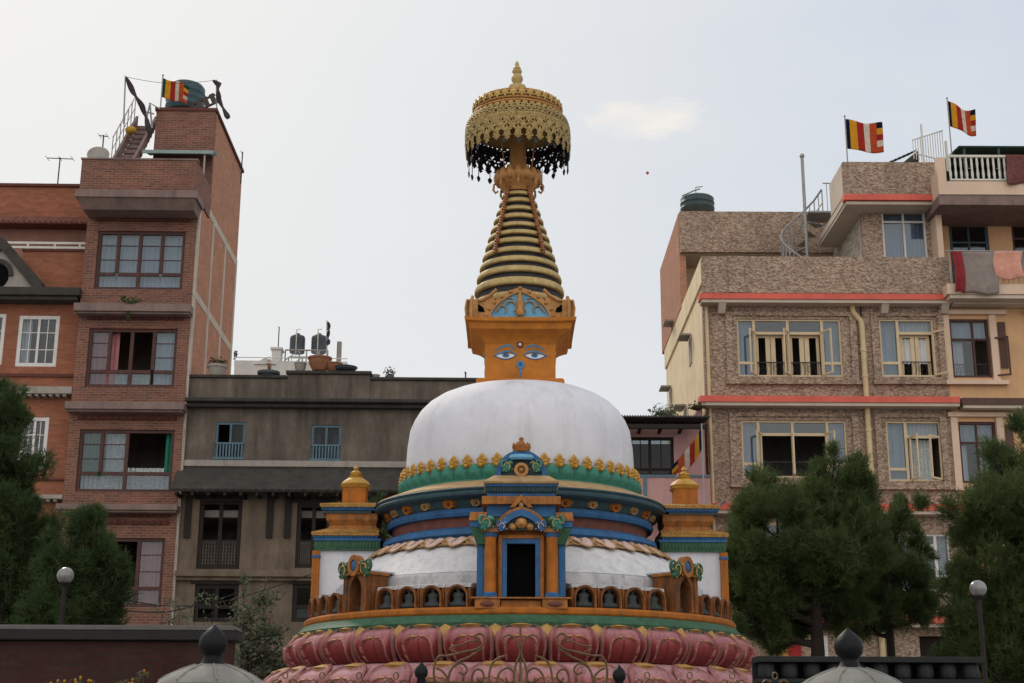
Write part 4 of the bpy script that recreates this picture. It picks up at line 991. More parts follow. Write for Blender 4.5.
def window(parent, rc, d, mat, cols, rows, ft=.06, mt=.045, skip=(), glass='glass', curtains=(), dep=.09, name='window', muntins=None, label=None, low=None):
    """cols: mullion fractions; rows: transom fractions, or per-column list; skip: open cells (col,row); curtains: (f0,f1,v0,v1,mat)"""
    s0, s1, z0, z1 = rc; W, H = s1 - s0, z1 - z0
    m = MB()
    m.box(s0, s0 + ft, d, d + dep, z0, z1); m.box(s1 - ft, s1, d, d + dep, z0, z1)
    m.box(s0 + ft, s1 - ft, d, d + dep, z0, z0 + ft); m.box(s0 + ft, s1 - ft, d, d + dep, z1 - ft, z1)
    e = [0] + list(cols) + [1]; g = MB()
    for k_, c in enumerate(cols):
        x = s0 + W * c; zb_ = z0 + ft if low is None or k_ in low else z0 + H * rows[0] + mt / 2
        m.box(x - mt / 2, x + mt / 2, d + .006, d + dep - .006, zb_, z1 - ft)
    for i in range(len(e) - 1):
        a = s0 + W * e[i] + (mt / 2 if i else ft); b = s0 + W * e[i + 1] - (mt / 2 if i < len(e) - 2 else ft)
        rr = rows[i] if rows and isinstance(rows[0], (list, tuple)) else rows
        rz = [0] + list(rr) + [1]
        for r in rr: z = z0 + H * r; m.box(a, b, d + .012, d + dep - .012, z - mt / 2, z + mt / 2)
        for j in range(len(rz) - 1):
            if (i, j) in skip: continue
            za, zb = z0 + H * rz[j], z0 + H * rz[j + 1]
            g.add([(a - .01, d + dep * .55, za), (b + .01, d + dep * .55, za), (b + .01, d + dep * .55, zb), (a - .01, d + dep * .55, zb)], [(0, 1, 2, 3)])
            if muntins and (i, j) in muntins:
                nx, nz = muntins[(i, j)]
                for k in range(1, nx): x = a + (b - a) * k / nx; m.box(x - .013, x + .013, d + .02, d + dep * .5, za + mt / 2, zb - mt / 2)
                for k in range(1, nz): z = za + (zb - za) * k / nz; m.box(a, b, d + .024, d + dep * .5 - .004, z - .013, z + .013)
    o = m.build(name, mat, parent, sm=0)
    if label: o['label'] = label
    if g.f: g.build('pane', glass, o, sm=0)
    for (f0, f1, v0, v1, cm) in curtains:
        c = MB(); curtain(c, s0 + W * f0 + .02, s0 + W * f1 - .02, z0 + H * v0 + .01, z0 + H * v1 - .02, d + dep + .13); c.build('curtain', cm, o, sm=80)
    return o
def shell(F, parent, S0, S1, Z1, D, holes, front, side, d0=0, roofz=None, th=.25, left='same', name='wall'):
    """front wall with openings, side and back walls, roof and floor slabs: one hollow house body"""
    m = MB(); m.m = 0; wall(m, S0, S1, 0, Z1, holes, d0, d0 + th)
    m.m = 1; m.box(S0, S0 + th, d0 + th, d0 + D, 0, Z1); m.box(S1 - th, S1, d0 + th, d0 + D, 0, Z1); m.box(S0 + th, S1 - th, d0 + D - th, d0 + D, 0, Z1)
    o = m.build(name, [front, side], parent, sm=0)
    r = MB(); rz = roofz if roofz is not None else Z1 - .3
    r.box(S0 + th, S1 - th, d0 + th, d0 + D - th, rz - .2, rz)
    k = rz - 3.1
    while k > 0: r.box(S0 + th, S1 - th, d0 + th, d0 + D - th, k - .2, k); k -= 3.1
    r.box(S0 + th, S1 - th, d0 + 3.2, d0 + 3.3, 0, rz - .2)
    r.build('roof_slab', 'concrete', parent, sm=0)
    return o

# ================= left: brown brick tower house
FL = Fac(P(186, 405, 40).x, 40, R(1.0))
tw = FL.house('brick_house', 'tall narrow brown brick house with dark windows, left of the grey old house')
TS0, TS1 = FL.pt(71, 405)[0], FL.pt(186.5, 405)[0]
tz = FL.pt(140, 190)[1]
W1 = FL.rect(96, 231, 184, 289.5); W2 = FL.rect(87, 328.5, 176, 387); W3 = FL.rect(77.5, 429.5, 173, 492); W4 = FL.rect(108, 538, 163, 607)
m = MB(); m.m = 0; wall(m, TS0, TS1, 0, tz, [W1, W2, W3, W4], 0, .25)
m.m = 1; DT = 6.5
m.box(TS0, TS0 + .25, .25, DT, 0, tz); m.box(TS1 - .25, TS1, .25, DT, 0, tz); m.box(TS0 + .25, TS1 - .25, DT - .25, DT, 0, tz)
m.build('wall', ['brick', 'brickside'], tw, sm=0)
m = MB()
for k in range(6): m.box(TS0 + .26, TS1 - .26, .26, DT - .26, tz - .25 - 3.0 * k - .2, tz - .25 - 3.0 * k)
m.box(TS0 + .26, TS1 - .26, 3.2, 3.3, 0, tz - .5); m.build('roof_slab', 'concrete', tw, sm=0)
mun = {(i, 1): (1, 3) for i in range(4)}
window(tw, W1, .06, 'darkwood', [.235, .485, .735], [.27], ft=.09, mt=.10, muntins=mun, low=(1,), curtains=[(0, 1, 0, 1, 'curtain')])
window(tw, W2, .06, 'darkwood', [.235, .485, .735], [.27], ft=.09, mt=.10, muntins={(0, 1): (1, 3), (3, 1): (1, 3)}, low=(1,), skip=((1, 1), (2, 1)), curtains=[(0, .33, 0, 1, 'curtainpink'), (.74, 1, .0, 1, 'curtain'), (.30, .7, 0, .26, 'lace')])
window(tw, W3, .06, 'darkwood', [.235, .50], [.30], ft=.09, mt=.10, low=(1,), muntins={(0, 1): (1, 3), (1, 1): (1, 3)}, skip=((2, 1),), curtains=[(0, .23, 0.25, 1, 'curtaingreen'), (.25, .5, .25, 1, 'lace'), (.0, 1, 0, .29, 'lace'), (.88, 1.0, .3, 1, 'curtaingreen'), (.5, .9, .24, .42, 'lace')])
window(tw, W4, .06, 'darkwood', [.52], [.27], ft=.09, mt=.10, muntins={(1, 1): (1, 3)}, skip=((0, 1),), curtains=[(.5, 1, 0, 1, 'curtainpink')])
for (x0, y0, x1, y1) in ((73, 303.5, 190, 311.5), (64, 402, 185, 409.5), (58, 504, 178, 510)):
    m = MB(); a, b, c, e = FL.rect(x0, y0, x1, y1, -.4); b = TS1 + .02; a = TS0 - .05
    m.box(a, b, -.45, -.003, c, e); m.box(a + .04, b - .04, -.38, -.004, c - .06, c - .001); m.build('ledge', 'ledge', tw, bevel=.015)
for py, n in ((219, 3), (317, 3), (417, 3), (514, 2), (521, 2)):                  # courses of dentilled decorative brick over the windows
    m = MB(); z = FL.pt(130, py)[1]; m.box(TS0 + .25, TS1 - .25, -.05, -.002, z - .09, z)
    k = TS0 + .3
    while k < TS1 - .4: m.box(k, k + .11, -.085, -.051, z - .085, z - .005); k += .2
    m.build('brick_course', 'brickred', tw, sm=0)
# rooftop balcony parapet
Pz = FL.rect(80.5, 160, 196, 194, -.95)
m = MB(); bs0, bs1 = Pz[0], FL.pt(196, 180, -.95)[0]
m.m = 0; m.box(bs0, bs1, -.95, -.75, Pz[2] + .1, Pz[3]); m.box(bs0, bs0 + .2, -.749, 2.6, Pz[2] + .1, Pz[3]); m.box(bs1 - .2, bs1, -.749, 1.3, Pz[2] + .1, Pz[3])
m.m = 1; m.box(bs0 - .08, bs1 + .08, -1.05, -.003, Pz[2] - .13, Pz[2] + .098); m.box(bs0 - .03, bs1 + .03, -.98, -.72, Pz[3] + .001, Pz[3] + .05)
m.frustum((bs0 + .08, bs1 - .05, -.75, -.004, Pz[2] - .42), (bs0 - .02, bs1 + .02, -1.0, -.004, Pz[2] - .132))
m.build('balcony_parapet', ['brick', 'ledge'], tw, sm=0)
# stair block on the roof, side flush with the house side
Bk = FL.rect(153.5, 111, 220.5, 190, 1.4); b1 = TS1 - .003
zb1 = Bk[3]
m = MB(); m.m = 0; m.box(Bk[0], b1, 1.4, 1.6, tz - .2, zb1); m.m = 1; m.box(b1 - .2, b1, 1.601, DT - .004, tz + .001, zb1); m.box(Bk[0], Bk[0] + .2, 1.601, DT, tz - .2, zb1); m.box(Bk[0] + .2, b1 - .2, DT - .2, DT, tz, zb1)
m.m = 2; m.box(Bk[0] - .04, b1 + .06, 1.36, DT + .05, zb1 + .001, zb1 + .10)
m.build('stair_block', ['brick', 'brickside', 'brickred'], tw, sm=0)
m = MB(); aw = FL.rect(143, 144, 214, 152, .7)
N_ = 40
def awf(u, v): return (aw[0] + (aw[1] - aw[0]) * u, .7 + .75 * v, aw[2] + .05 + .18 * v + .02 * math.sin(u * N_ * 2 * math.pi))
m.grid(awf, N_ * 4, 3); o = m.build('awning', 'awning', tw, sm=60); s_ = o.modifiers.new('t', 'SOLIDIFY'); s_.thickness = .03
m = MB(); m.box(aw[0], aw[1], .66, .70, aw[2] - .06, aw[2] + .05); m.build('awning_edge', 'awning', tw, sm=0)
m = MB(); m.tube([(aw[1] - .28, .75, Pz[3]), (aw[1] - .28, .75, aw[2])], .03, 6); m.build('awning_post', 'steel', tw)
# concrete frame showing on the side wall
m = MB(); X = TS1
for y in (.12, 2.2, 4.3, 6.38): m.box(X - .05, X + .015, y - .12, y + .12, 0, tz - .01)
for k in range(5):
    z = tz - .15 - 3.05 * k
    m.prismx([(.25, z - .12), (2.08, z - .12), (2.08, z + .12), (.25, z + .12)], X - .04, X + .012)
    m.prismx([(2.32, z - .12), (4.18, z - .12), (4.18, z + .12), (2.32, z + .12)], X - .04, X + .012); m.prismx([(4.42, z - .12), (6.25, z - .12), (6.25, z + .12), (4.42, z + .12)], X - .04, X + .012)
m.build('concrete_frame', 'palecon', tw, sm=0)
# outside stair up to the roof of the block
m = MB(); st0 = FL.rect(112, 112, 140, 160, 0.5); sx0, sx1 = FL.pt(117, 150, .6)[0], FL.pt(137, 150, .6)[0]; zA = FL.pt(120, 160, .6)[1]; zB = zb1 + .1
ns_ = 9
for k in range(ns_):
    z = zA - .35 + (zB - zA + .3) * k / ns_; y = .4 + 2.2 * k / ns_; m.box(sx0 + .04, sx1 - .04, y, y + .30, z, z + .12)
for x in (sx0, sx1): m.prismx([(.3, zA - .5), (2.6, zB - .1), (2.6, zB + .25), (.3, zA - .05)], x - .04, x + .04)
m.build('roof_stair', 'ledge', tw, sm=0)
m = MB()
for x in (sx0 - .08,):
    for k in range(7):
        y = .35 + 2.2 * k / 6; z = zA - .3 + (zB - zA + .3) * k / 6; m.tube([(x, y, z), (x, y, z + .95)], .016, 5)
    m.tube([(x, .35, zA + .65), (x, 2.55, zB + .95)], .024, 5); m.tube([(x, .35, zA + .25), (x, 2.55, zB + .5)], .018, 5)
m.build('stair_rail', 'steel', tw)

# ================= far left: orange brick house with white windows and gable
fl = FL.house('orange_brick_house', 'orange brick house with white windows and a grey gable at the left edge')
FS0 = FL.pt(-70, 400, .35)[0]; FS1 = TS0 - .02; d0 = .35
zt = FL.pt(40, 187, 1.9)[1]; zm = FL.pt(40, 296, .35)[1]
V1 = FL.rect(17, 315.5, 58, 366.5, d0); V2 = FL.rect(19, 417, 47, 470, d0); V3 = FL.rect(-30, 313.5, 4, 364.5, d0)
m = MB(); m.m = 0; wall(m, FS0, FS1, 0, zm, [V1, V2, V3], d0, d0 + .25); m.box(FS0, FS0 + .25, d0 + .25, 8, 0, zm); m.box(FS0 + .25, FS1, 7.75, 8, 0, zt)
m.box(FS0 + .01, FS1 - .01, d0 + .3, 7.7, zm - .2, zm - .02); m.box(FS0 + .3, FS1, 3.2, 3.3, 0, zm - .2)
m.build('wall', ['brickorange'], fl, sm=0)
for V in (V1, V2, V3): window(fl, V, d0 + .02, 'whitewood', [.5], [], ft=.11, mt=.07, muntins={(0, 0): (2, 3), (1, 0): (2, 3)}, curtains=[(0, .3, 0, 1, 'curtainwhite')])
for (y0, y1, mm_) in ((387, 394, 'concrete'), (372, 375, 'brickred'), (495, 499, 'concrete'), (477, 479, 'brickred')):
    m = MB(); a, b, c, e = FL.rect(0, y0, 70, y1, .1); pj = .35 if mm_ == 'concrete' else .06
    m.box(FS0, FS1, d0 - pj, d0 - .003, c, e)
    if mm_ == 'concrete':
        k = FS0 + .1
        while k < FS1 - .15: m.box(k, k + .10, d0 - pj + .05, d0 - .004, c - .07, c - .001); k += .2
    m.build('string_course', mm_, fl, sm=0)
# set-back top storey, tiled eave, white rail, box parapet
e1 = FL.rect(-30, 225, 83, 250, 1.9)
m = MB(); m.m = 0; m.box(FS0, FS1, 1.9, 2.1, zm - .1, zt); m.m = 1; m.box(FS0, FS1, 1.885, 1.899, e1[2] - .6, e1[3] + .05)
m.build('upper_wall', ['brickorange', 'pinkbrown'], fl, sm=0)
m = MB(); q = FL.rect(-30, 218, 83, 224, 1.4); m.frustum((FS0, FS1 - .03, 1.3, 1.88, q[2]), (FS0, FS1 - .03, 1.4, 1.88, q[3] + .05))
k = FS0 + .1
while k < FS1 - .1: m.tube([(k, 1.28, q[2] + .02), (k, 1.88, q[3] + .06)], .05, 6); k += .16
m.build('tile_eave', 'redbrown', fl, sm=40)
m = MB(); q = FL.rect(-30, 188, 83, 190, 1.8); m.box(FS0, FS1, 1.82, 2.14, zt + .001, zt + .09); m.build('coping', 'brickred', fl, sm=0)
m = MB()
for py in (243, 247.5): z = FL.pt(40, py, .9)[1]; m.box(FL.pt(0, py, .9)[0], FS1 - .02, .88, .93, z - .035, z + .035)
for px in (6, 28, 55, 80): x = FL.pt(px, 246, .9)[0]; m.box(x - .03, x + .03, .875, .935, FL.pt(40, 256, .9)[1], FL.pt(40, 243, .9)[1])
m.build('roof_rail', 'railwhite', fl, sm=0)
pb = FL.rect(22, 252, 80, 291, .5); m = MB(); m.m = 0; m.box(pb[0], FS1 - .03, .45, .65, zm - .02, pb[3]); m.m = 1; m.box(pb[0] - .03, FS1 - .02, .4, .7, pb[3] + .001, pb[3] + .07); m.build('box_parapet', ['brickorange', 'brickred'], fl, sm=0)
q = FL.rect(-30, 287, 73, 297, -.2); m = MB(); m.box(FS0, FS1 + .05, -.25, d0 + .28, q[2] + .06, q[3]); m.box(FS0, FS1 - .05, -.15, d0 - .005, q[2] - .06, q[2] + .059)
m.build('eave_slab', 'darkroof', fl, bevel=.02)
m = MB()
gp_ = [FL.pt(x, y, -.12) for x, y in ((-42, 289), (-42, 276), (0, 242), (4, 243), (38, 284), (38, 289))]
m.m = 0; m.prism([(a, b) for a, b in gp_], -.12, .1)
g2 = [FL.pt(x, y, -.2) for x, y in ((-50, 286), (-50, 277), (-2, 237), (3, 237), (42, 282), (42, 288), (33, 288), (1, 249), (-40, 288))]
m.m = 1; m.prism(g2, -.2, .12)
ci, cz = FL.pt(-2, 276, -.12)
m.m = 2; m.prism([(ci + .32 * math.cos(t), cz + .38 * math.sin(t)) for t in [i * math.pi / 8 for i in range(16)]], -.135, -.118)
m.m = 1; m.strip([(ci + .45 * math.cos(t), cz + .52 * math.sin(t)) for t in [i * math.pi / 12 for i in range(13)]], [(ci + .33 * math.cos(t), cz + .40 * math.sin(t)) for t in [i * math.pi / 12 for i in range(13)]], -.19, -.116)
m.build('gable', ['concrete', 'darkroof', 'black'], fl, sm=0)

# ================= grey old house in the middle
gh = FL.house('grey_old_house', 'low old grey plastered house with faded blue windows and planters along its parapet')
GS0 = TS1 + .02; GS1 = FL.pt(548, 420, .1)[0]; gd = .1
gz = FL.pt(220, 408, .1)[1]
G1 = FL.rect(215, 422, 245, 459, gd); G2 = FL.rect(311, 425, 341, 460.5, gd)
zlow = FL.pt(250, 489, .1)[1]
G3 = FL.rect(198, 500, 241, 569, gd); G4 = FL.rect(194, 584, 238, 622, gd); G5 = FL.rect(296, 503, 330, 568, gd); G6 = FL.rect(292, 584, 330, 622, gd)
m = MB(); m.m = 0; wall(m, GS0, GS1, zlow, gz, [G1, G2], gd, gd + .3); m.m = 1; wall(m, GS0, GS1, 0, zlow, [G3, G4, G5, G6], gd, gd + .3)
m.m = 0; m.box(GS1 - .3, GS1, gd + .3, 8, 0, gz); m.box(GS0, GS1 - .3, 7.7, 8, 0, gz)
m.build('wall', ['oldplaster', 'oldplaster2'], gh, sm=0)
m = MB()
for k in range(3): m.box(GS0 + .01, GS1 - .31, gd + .31, 7.69, gz - .02 - 2.9 * k - .2, gz - .02 - 2.9 * k)
m.box(GS0 + .01, GS1 - .31, 3.2, 3.3, 0, gz - .3); m.build('roof_slab', 'concrete', gh, sm=0)
for G in (G1, G2):
    o = window(gh, G, gd + .03, 'bluewood', [.5], [.42], glass='glassdark', ft=.07, mt=.06, skip=((0, 1),) if G is G1 else (), curtains=[(.62, .98, .42, 1, 'pinkbrown')] if G is G1 else [(.02, .32, .42, .8, 'curtain'), (.66, .95, .42, .8, 'curtain')])
    m = MB(); n = 9
    for k in range(n): x = G[0] + .08 + (G[1] - G[0] - .16) * k / (n - 1); m.box(x - .022, x + .022, gd - .02, gd + .015, G[2] + .05, G[2] + (G[3] - G[2]) * .40)
    m.box(G[0] - .03, G[1] + .03, gd - .05, gd + .02, G[2] - .02, G[2] + .05); m.box(G[0] + .02, G[1] - .02, gd - .025, gd + .018, G[2] + (G[3] - G[2]) * .40, G[2] + (G[3] - G[2]) * .40 + .05)
    m.build('balustrade', 'bluewood', o, sm=0)
for G, lat in ((G3, True), (G4, False), (G5, True), (G6, False)):
    o = window(gh, G, gd + .04, 'oldwood', [.5], [.40], ft=.12, mt=.10, skip=((0, 1), (1, 1), (0, 0), (1, 0)) if lat else ((0, 1),), name='carved_window', glass='glassdark')
    if lat:
        m = MB(); z0_, z1_ = G[2] + .12, G[2] + (G[3] - G[2]) * .40; n = 12
        for k in range(n): x = G[0] + .12 + (G[1] - G[0] - .24) * (k + .5) / n; m.box(x - .018, x + .018, gd + .05, gd + .07, z0_, z1_)
        for k in range(7): z = z0_ + (z1_ - z0_) * (k + .5) / 7; m.box(G[0] + .12, G[1] - .12, gd + .071, gd + .088, z - .018, z + .018)
        m.build('lattice', 'latticewood', o, sm=0)
    m = MB(); m.box(G[0] - .12, G[1] + .12, gd - .06, gd - .003, G[3] + .01, G[3] + .16); m.build('lintel', 'oldwood', o, sm=0)
for px in (188, 288, 270):
    m = MB(); x = FL.pt(px, 520, gd)[0]; z = FL.pt(px, 538, gd)[1]; m.box(x - .09, x + .09, gd - .08, gd - .003, z, zlow)
    m.build('pilaster', 'oldwood', gh, sm=0)
# parapet, stepped up in the middle
s1, s2 = FL.pt(287, 385, gd)[0], FL.pt(370, 385, gd)[0]
pz0 = FL.pt(230, 403, 0)[1]; pz1 = FL.pt(230, 378, gd)[1]; pz2 = FL.pt(330, 374.5, gd)[1]
m = MB(); m.m = 0; m.box(GS0, s1, gd, gd + .3, gz + .01, pz1); m.box(s1, s2, gd - .01, gd + .29, gz + .01, pz2); m.box(s2, GS1, gd, gd + .3, gz + .01, pz1 - .03)
m.m = 1; m.box(GS0, s1 - .01, gd - .06, gd + .36, pz1 + .001, pz1 + .09); m.box(s1 - .04, s2 + .04, gd - .08, gd + .36, pz2 + .001, pz2 + .10); m.box(s2 + .01, GS1, gd - .06, gd + .36, pz1 - .029, pz1 + .06)
m.build('parapet', ['oldplaster', 'darkroof'], gh, bevel=.015)
m = MB(); m.box(GS0 - .02, GS1, gd - .42, gd - .003, pz0 - .02, pz0 + .10); m.box(GS0, GS1, gd - .25, gd - .004, pz0 - .14, pz0 - .021); m.build('cornice', 'darkroof', gh, bevel=.03)
q = FL.rect(200, 461, 400, 467, gd); m = MB(); m.box(GS0, GS1, gd - .06, gd - .003, q[2], q[3]); m.build('plaster_band', 'concrete', gh, sm=0)
q = FL.rect(200, 570.5, 330, 577, gd - .15); m = MB(); m.box(GS0, GS1, gd - .22, gd - .003, q[2], q[3]); m.box(GS0, GS1, gd - .12, gd - .004, q[2] - .10, q[2] - .001); m.build('ledge', 'oldplaster2', gh, bevel=.02)
# tiled lean-to eave
ea, eb = FL.pt(250, 489, -.65)[1], FL.pt(250, 468, gd)[1]
m = MB(); sL = FL.pt(171, 486, -.65)[0]
def tile(u, v):
    x = sL + (GS1 - sL) * u; return (x, -.65 + (.65 + gd) * v, ea + (eb - ea) * v + .010 * math.sin(x * 2 * math.pi / .22) - .03 * ((v * 6) % 1))
m.grid(tile, 420, 12); o = m.build('tiled_eave', 'darkroof', gh, sm=0); s_ = o.modifiers.new('t', 'SOLIDIFY'); s_.thickness = .08
m = MB(); k = sL + .1
while k < GS1: m.box(k, k + .07, -.6, gd - .005, ea - .17, ea - .08); k += .45
m.build('rafters', 'oldwood', gh, sm=0)

# ================= pink house behind the dome
FP = Fac(P(706, 450, 41.2).x, 41.2, 0)
ph = FP.house('pink_house', 'dull pink house with corrugated roof and blue balcony rail, wedged between grey and stone-chip houses')
PS0 = GS1 * math.cos(FL.a) + FL.o.x - FP.o.x + .15; PS1 = -.03
H1_ = FP.rect(630, 437, 674, 476, 0)
ptop = FP.pt(660, 424, 0)[1]
m = MB(); m.m = 0; wall(m, PS0, PS1, 0, ptop, [H1_], 0, .25); m.box(PS0, PS0 + .25, .25, 6, 0, ptop); m.box(PS0 + .25, PS1, 5.75, 6, 0, ptop); m.box(PS0 + .25, PS1, 3, 3.1, 0, ptop)
m.build('wall', 'pink', ph, sm=0)
window(ph, H1_, .05, 'oldwood', [.46], [.18], glass='glassdark', ft=.08, mt=.08, muntins={(0, 1): (2, 1), (1, 1): (2, 1)})
bz = FP.pt(660, 475.5, -.9)[1]; bz0 = FP.pt(660, 505, -.9)[1]
m = MB(); m.box(PS0, PS1, -.9, -.78, bz0, bz - .05); m.box(PS0, PS1, -.779, -.003, bz0 - .15, bz0 + .02); m.build('balcony', 'pink', ph, sm=0)
m = MB(); m.box(PS0, PS1, -.93, -.75, bz - .049, bz + .02); x = FP.pt(645, 480, -.9)[0]; m.box(x - .05, x + .05, -.925, -.901, bz0, bz - .05); m.build('blue_rail', 'bluewood', ph, sm=0)
za, zb_ = FP.pt(660, 425, -1.0)[1], FP.pt(660, 413, -.2)[1]
m = MB(); xr0, xr1 = PS0 - .1, FP.pt(709, 418, -1)[0]
m.grid(lambda u, v: (xr0 + (xr1 - xr0) * u, -1.05 + 4.2 * v, za + (zb_ - za) * .5 + .4 * v + .025 * math.sin(u * 60 * 2 * math.pi)), 360, 3); o = m.build('corrugated_roof', 'darkroof', ph, sm=60); s_ = o.modifiers.new('t', 'SOLIDIFY'); s_.thickness = .04
m = MB(); m.box(xr0, xr1 - .05, -1.0, -.9, za - .10, za + .02); k = xr0 + .2
while k < xr1 - .2: m.box(k, k + .08, -.899, -.003, za - .06, za + .02); k += .6
m.build('roof_beam', 'oldwood', ph, sm=0)
pp = FP.rect(691, 415, 706, 430, .6)
m = MB(); q0 = FP.rect(690, 403, 706, 425, .7); m.frustum((q0[0] - .2, -.031, .5, 2.5, q0[2] - .3), (q0[0] + .35, -.031, .5, 2.5, q0[3])); m.build('end_wall', 'pink', ph, sm=0)
# ================= right: stone-chip apartment house
FR = Fac(P(706, 400, 42).x, 42, 0)
rb_ = FR.house('apartment_house', 'tall stone-chip apartment house with coral red bands and peach balcony bay, right of the stupa')
RS1 = FR.pt(950.5, 400)[0]; D_R = 10.5
zpar = FR.pt(780, 256.5, -.45)[1]
A1 = FR.rect(737.5, 319, 842, 376.5); B1 = FR.rect(880.5, 319, 935, 376.5); C1 = FR.rect(742, 420.5, 847.5, 477.5); D1 = FR.rect(887.5, 421, 942.5, 481)
E1 = FR.rect(748, 523, 850, 585); K1 = FR.rect(893, 534, 951, 591)
door = FR.rect(921, 636, 955, 690); shop = FR.rect(772, 632, 812, 700)
zblk = FR.pt(780, 285, 0)[1]
m = MB(); m.m = 0; wall(m, 0, RS1, 0, zblk, [A1, B1, C1, D1, E1, K1, door], 0, .28)
m.m = 1; m.box(-.003, .27, .28, D_R, 0, zpar - .02)
m.m = 0; m.box(RS1 - .3, RS1, .28, D_R, 0, zblk); m.box(.27, RS1 - .3, D_R - .3, D_R, 0, zblk)
m.build('wall', ['chips', 'creamwall'], rb_, sm=0)
m = MB()
for k in range(6): m.box(.28, RS1 - .31, .29, D_R - .31, zblk - .1 - 3.15 * k - .2, zblk - .1 - 3.15 * k)
m.box(.28, RS1 - .31, 4.0, 4.1, 0, zblk - .4); m.build('floor_slabs', 'concrete', rb_, sm=0)
def band_(y0, y1, x0, x1, mat, d=-.5, sof=True, name='floor_band'):
    a, b, c, e = FR.rect(x0, y0, x1, y1, d); mm = MB(); mm.m = 0; mm.box(a, b, d, -.004, c, e)
    if sof: mm.m = 1; mm.box(a + .05, b - .002, d + .05, -.005, c - .10, c - .001)
    return mm.build(name, [mat, 'soffit'], rb_, sm=0)
for (y0, y1, x0, x1) in ((293.5, 299, 700, 951), (396, 402, 700, 960), (503.5, 510, 702, 968), (615, 623, 705, 975)): band_(y0, y1, x0, x1, 'redband')
for (y0, y1) in ((294.5, 300.5), (398, 404.5), (507, 513)): band_(y0, y1, 962 if y0 > 390 else 952, 1090, 'brownband', -.49)
# beams under the top slab
for px in (722, 885, 945):
    m = MB(); x = FR.pt(px, 304, -.3)[0]; z = FR.pt(px, 299, -.3)[1]; m.frustum((x - .1, x + .1, -.2, -.005, z - .42), (x - .12, x + .12, -.46, -.005, z - .11)); m.build('bracket', 'soffit', rb_, sm=0)
# terrace parapet
m = MB(); m.m = 0; m.box(-.06, FR.pt(950, 280, -.45)[0], -.45, -.25, FR.pt(800, 293, -.45)[1], zpar); m.box(FR.pt(736, 270, -.45)[0] - .25, FR.pt(736, 270, -.45)[0] + .25, -.49, -.451, FR.pt(800, 293, -.45)[1], zpar - .004)
m.m = 1; m.box(-.062, .2, -.249, D_R, zblk - .02, zpar - .003)
m.build('terrace_parapet', ['chips', 'creamwall'], rb_, sm=0)
m = MB(); m.box(.2, RS1, -.24, D_R, zblk + .001, zblk + .15); m.build('terrace_floor', 'concrete', rb_, sm=0)
# raised borders and sills round the windows
for (x0, y0, x1, y1, sy) in ((726, 312.5, 857, 381, 384), (872, 313, 945, 381, 384), (730, 413, 860, 484, 487), (876, 414, 948, 486, 489)):
    m = MB(); a, b, c, e = FR.rect(x0, y0, x1, y1, 0); t = .20; b = min(b, RS1 - .01)
    m.box(a, a + t, -.07, -.003, c, e); m.box(b - t, b, -.07, -.003, c, e); m.box(a + t, b - t, -.065, -.003, e - t * .6, e); m.box(a + t, b - t, -.065, -.003, c, c + t * .5)
    m.box(a - .05, min(b + .1, RS1), -.14, -.0035, c - .12, c - .002)
    m.build('window_border', 'chips', rb_, sm=0)
def casement(o, x, z0, z1, w, d, ang, mat='creamwood', hinge=1, gl='glass'):
    """an open casement leaf swung out from its hinge side"""
    m = MB(); f = .055
    m.box(0, f, -.02, .02, 0, z1 - z0); m.box(w - f, w, -.02, .02, 0, z1 - z0); m.box(f, w - f, -.02, .02, 0, f); m.box(f, w - f, -.02, .02, z1 - z0 - f, z1 - z0)
    c = m.build('casement', mat, o, sm=0, loc=(x, d, z0), rot=(0, 0, ang)); 
    return c
def grille(o, s0, s1, z0, z1, d):
    m = MB(); m.box(s0, s1, d - .012, d + .012, z1 - .02, z1 + .01); m.box(s0, s1, d - .012, d + .012, z0, z0 + .02)
    k = s0 + .06
    while k < s1:
        m.tube([(k, d, z0), (k + .03, d, (z0 + z1) / 2), (k, d, z1)], .008, 4); k += .11
    k = s0 + .2
    while k < s1 - .1: m.tube([(k + .07 * math.cos(t), d, (z0 + z1) / 2 + .09 * math.sin(t)) for t in [i * .7 for i in range(10)]], .008, 4); k += .36
    m.build('grille', 'darkmetal', o)
cols4 = [.165, .49, .82]
def bigwin(rc, open_=(1, 2), lower=True):
    R4 = [[.24], [.76], [.76], [.24]]
    o = window(rb_, rc, .05, 'creamwood', cols4, R4, ft=.055, mt=.085, skip=tuple((i, 0) for i in open_), curtains=[(0, .17, 0, 1, 'curtain'), (.81, 1, 0, 1, 'curtain')], glass='glassblue')
    s0, s1, z0, z1 = rc; W, H = s1 - s0, z1 - z0
    return o, s0, W, z0, H
o, s0, W, z0, H = bigwin(A1)
for f in (.165, .49):                                                     # inner two-leaf doors behind the open casements
    m = MB(); a = s0 + W * f + .06; b = s0 + W * (f + .325) - .06; zz1 = z0 + H * .70; mid = (a + b) / 2
    for x0_, x1_ in ((a, a + .09), (mid - .15, mid - .01), (mid + .01, mid + .15), (b - .09, b)): m.box(x0_, x1_, .20, .26, z0 + .03, zz1)
    m.box(a, b, .195, .265, zz1, zz1 + .09); m.build('inner_shutter', 'creamwood', o, sm=0)
    casement(o, a - .03, z0 + .03, z0 + H * .78, .50, .03, R(-118)); 
    grille(o, a, b, z0 + .05, z0 + H * .26, .12)
casement(o, s0 + W * .80, z0 + .03, z0 + H * .78, .50, .03, R(-62))
o, s0, W, z0, H = bigwin(C1)
for f in (.49, .80): casement(o, s0 + W * f, z0 + .03, z0 + H * .78, .5, .03, R(-100 if f < .6 else -70))
casement(o, s0 + W * .19, z0 + .03, z0 + H * .78, .5, .03, R(-115))
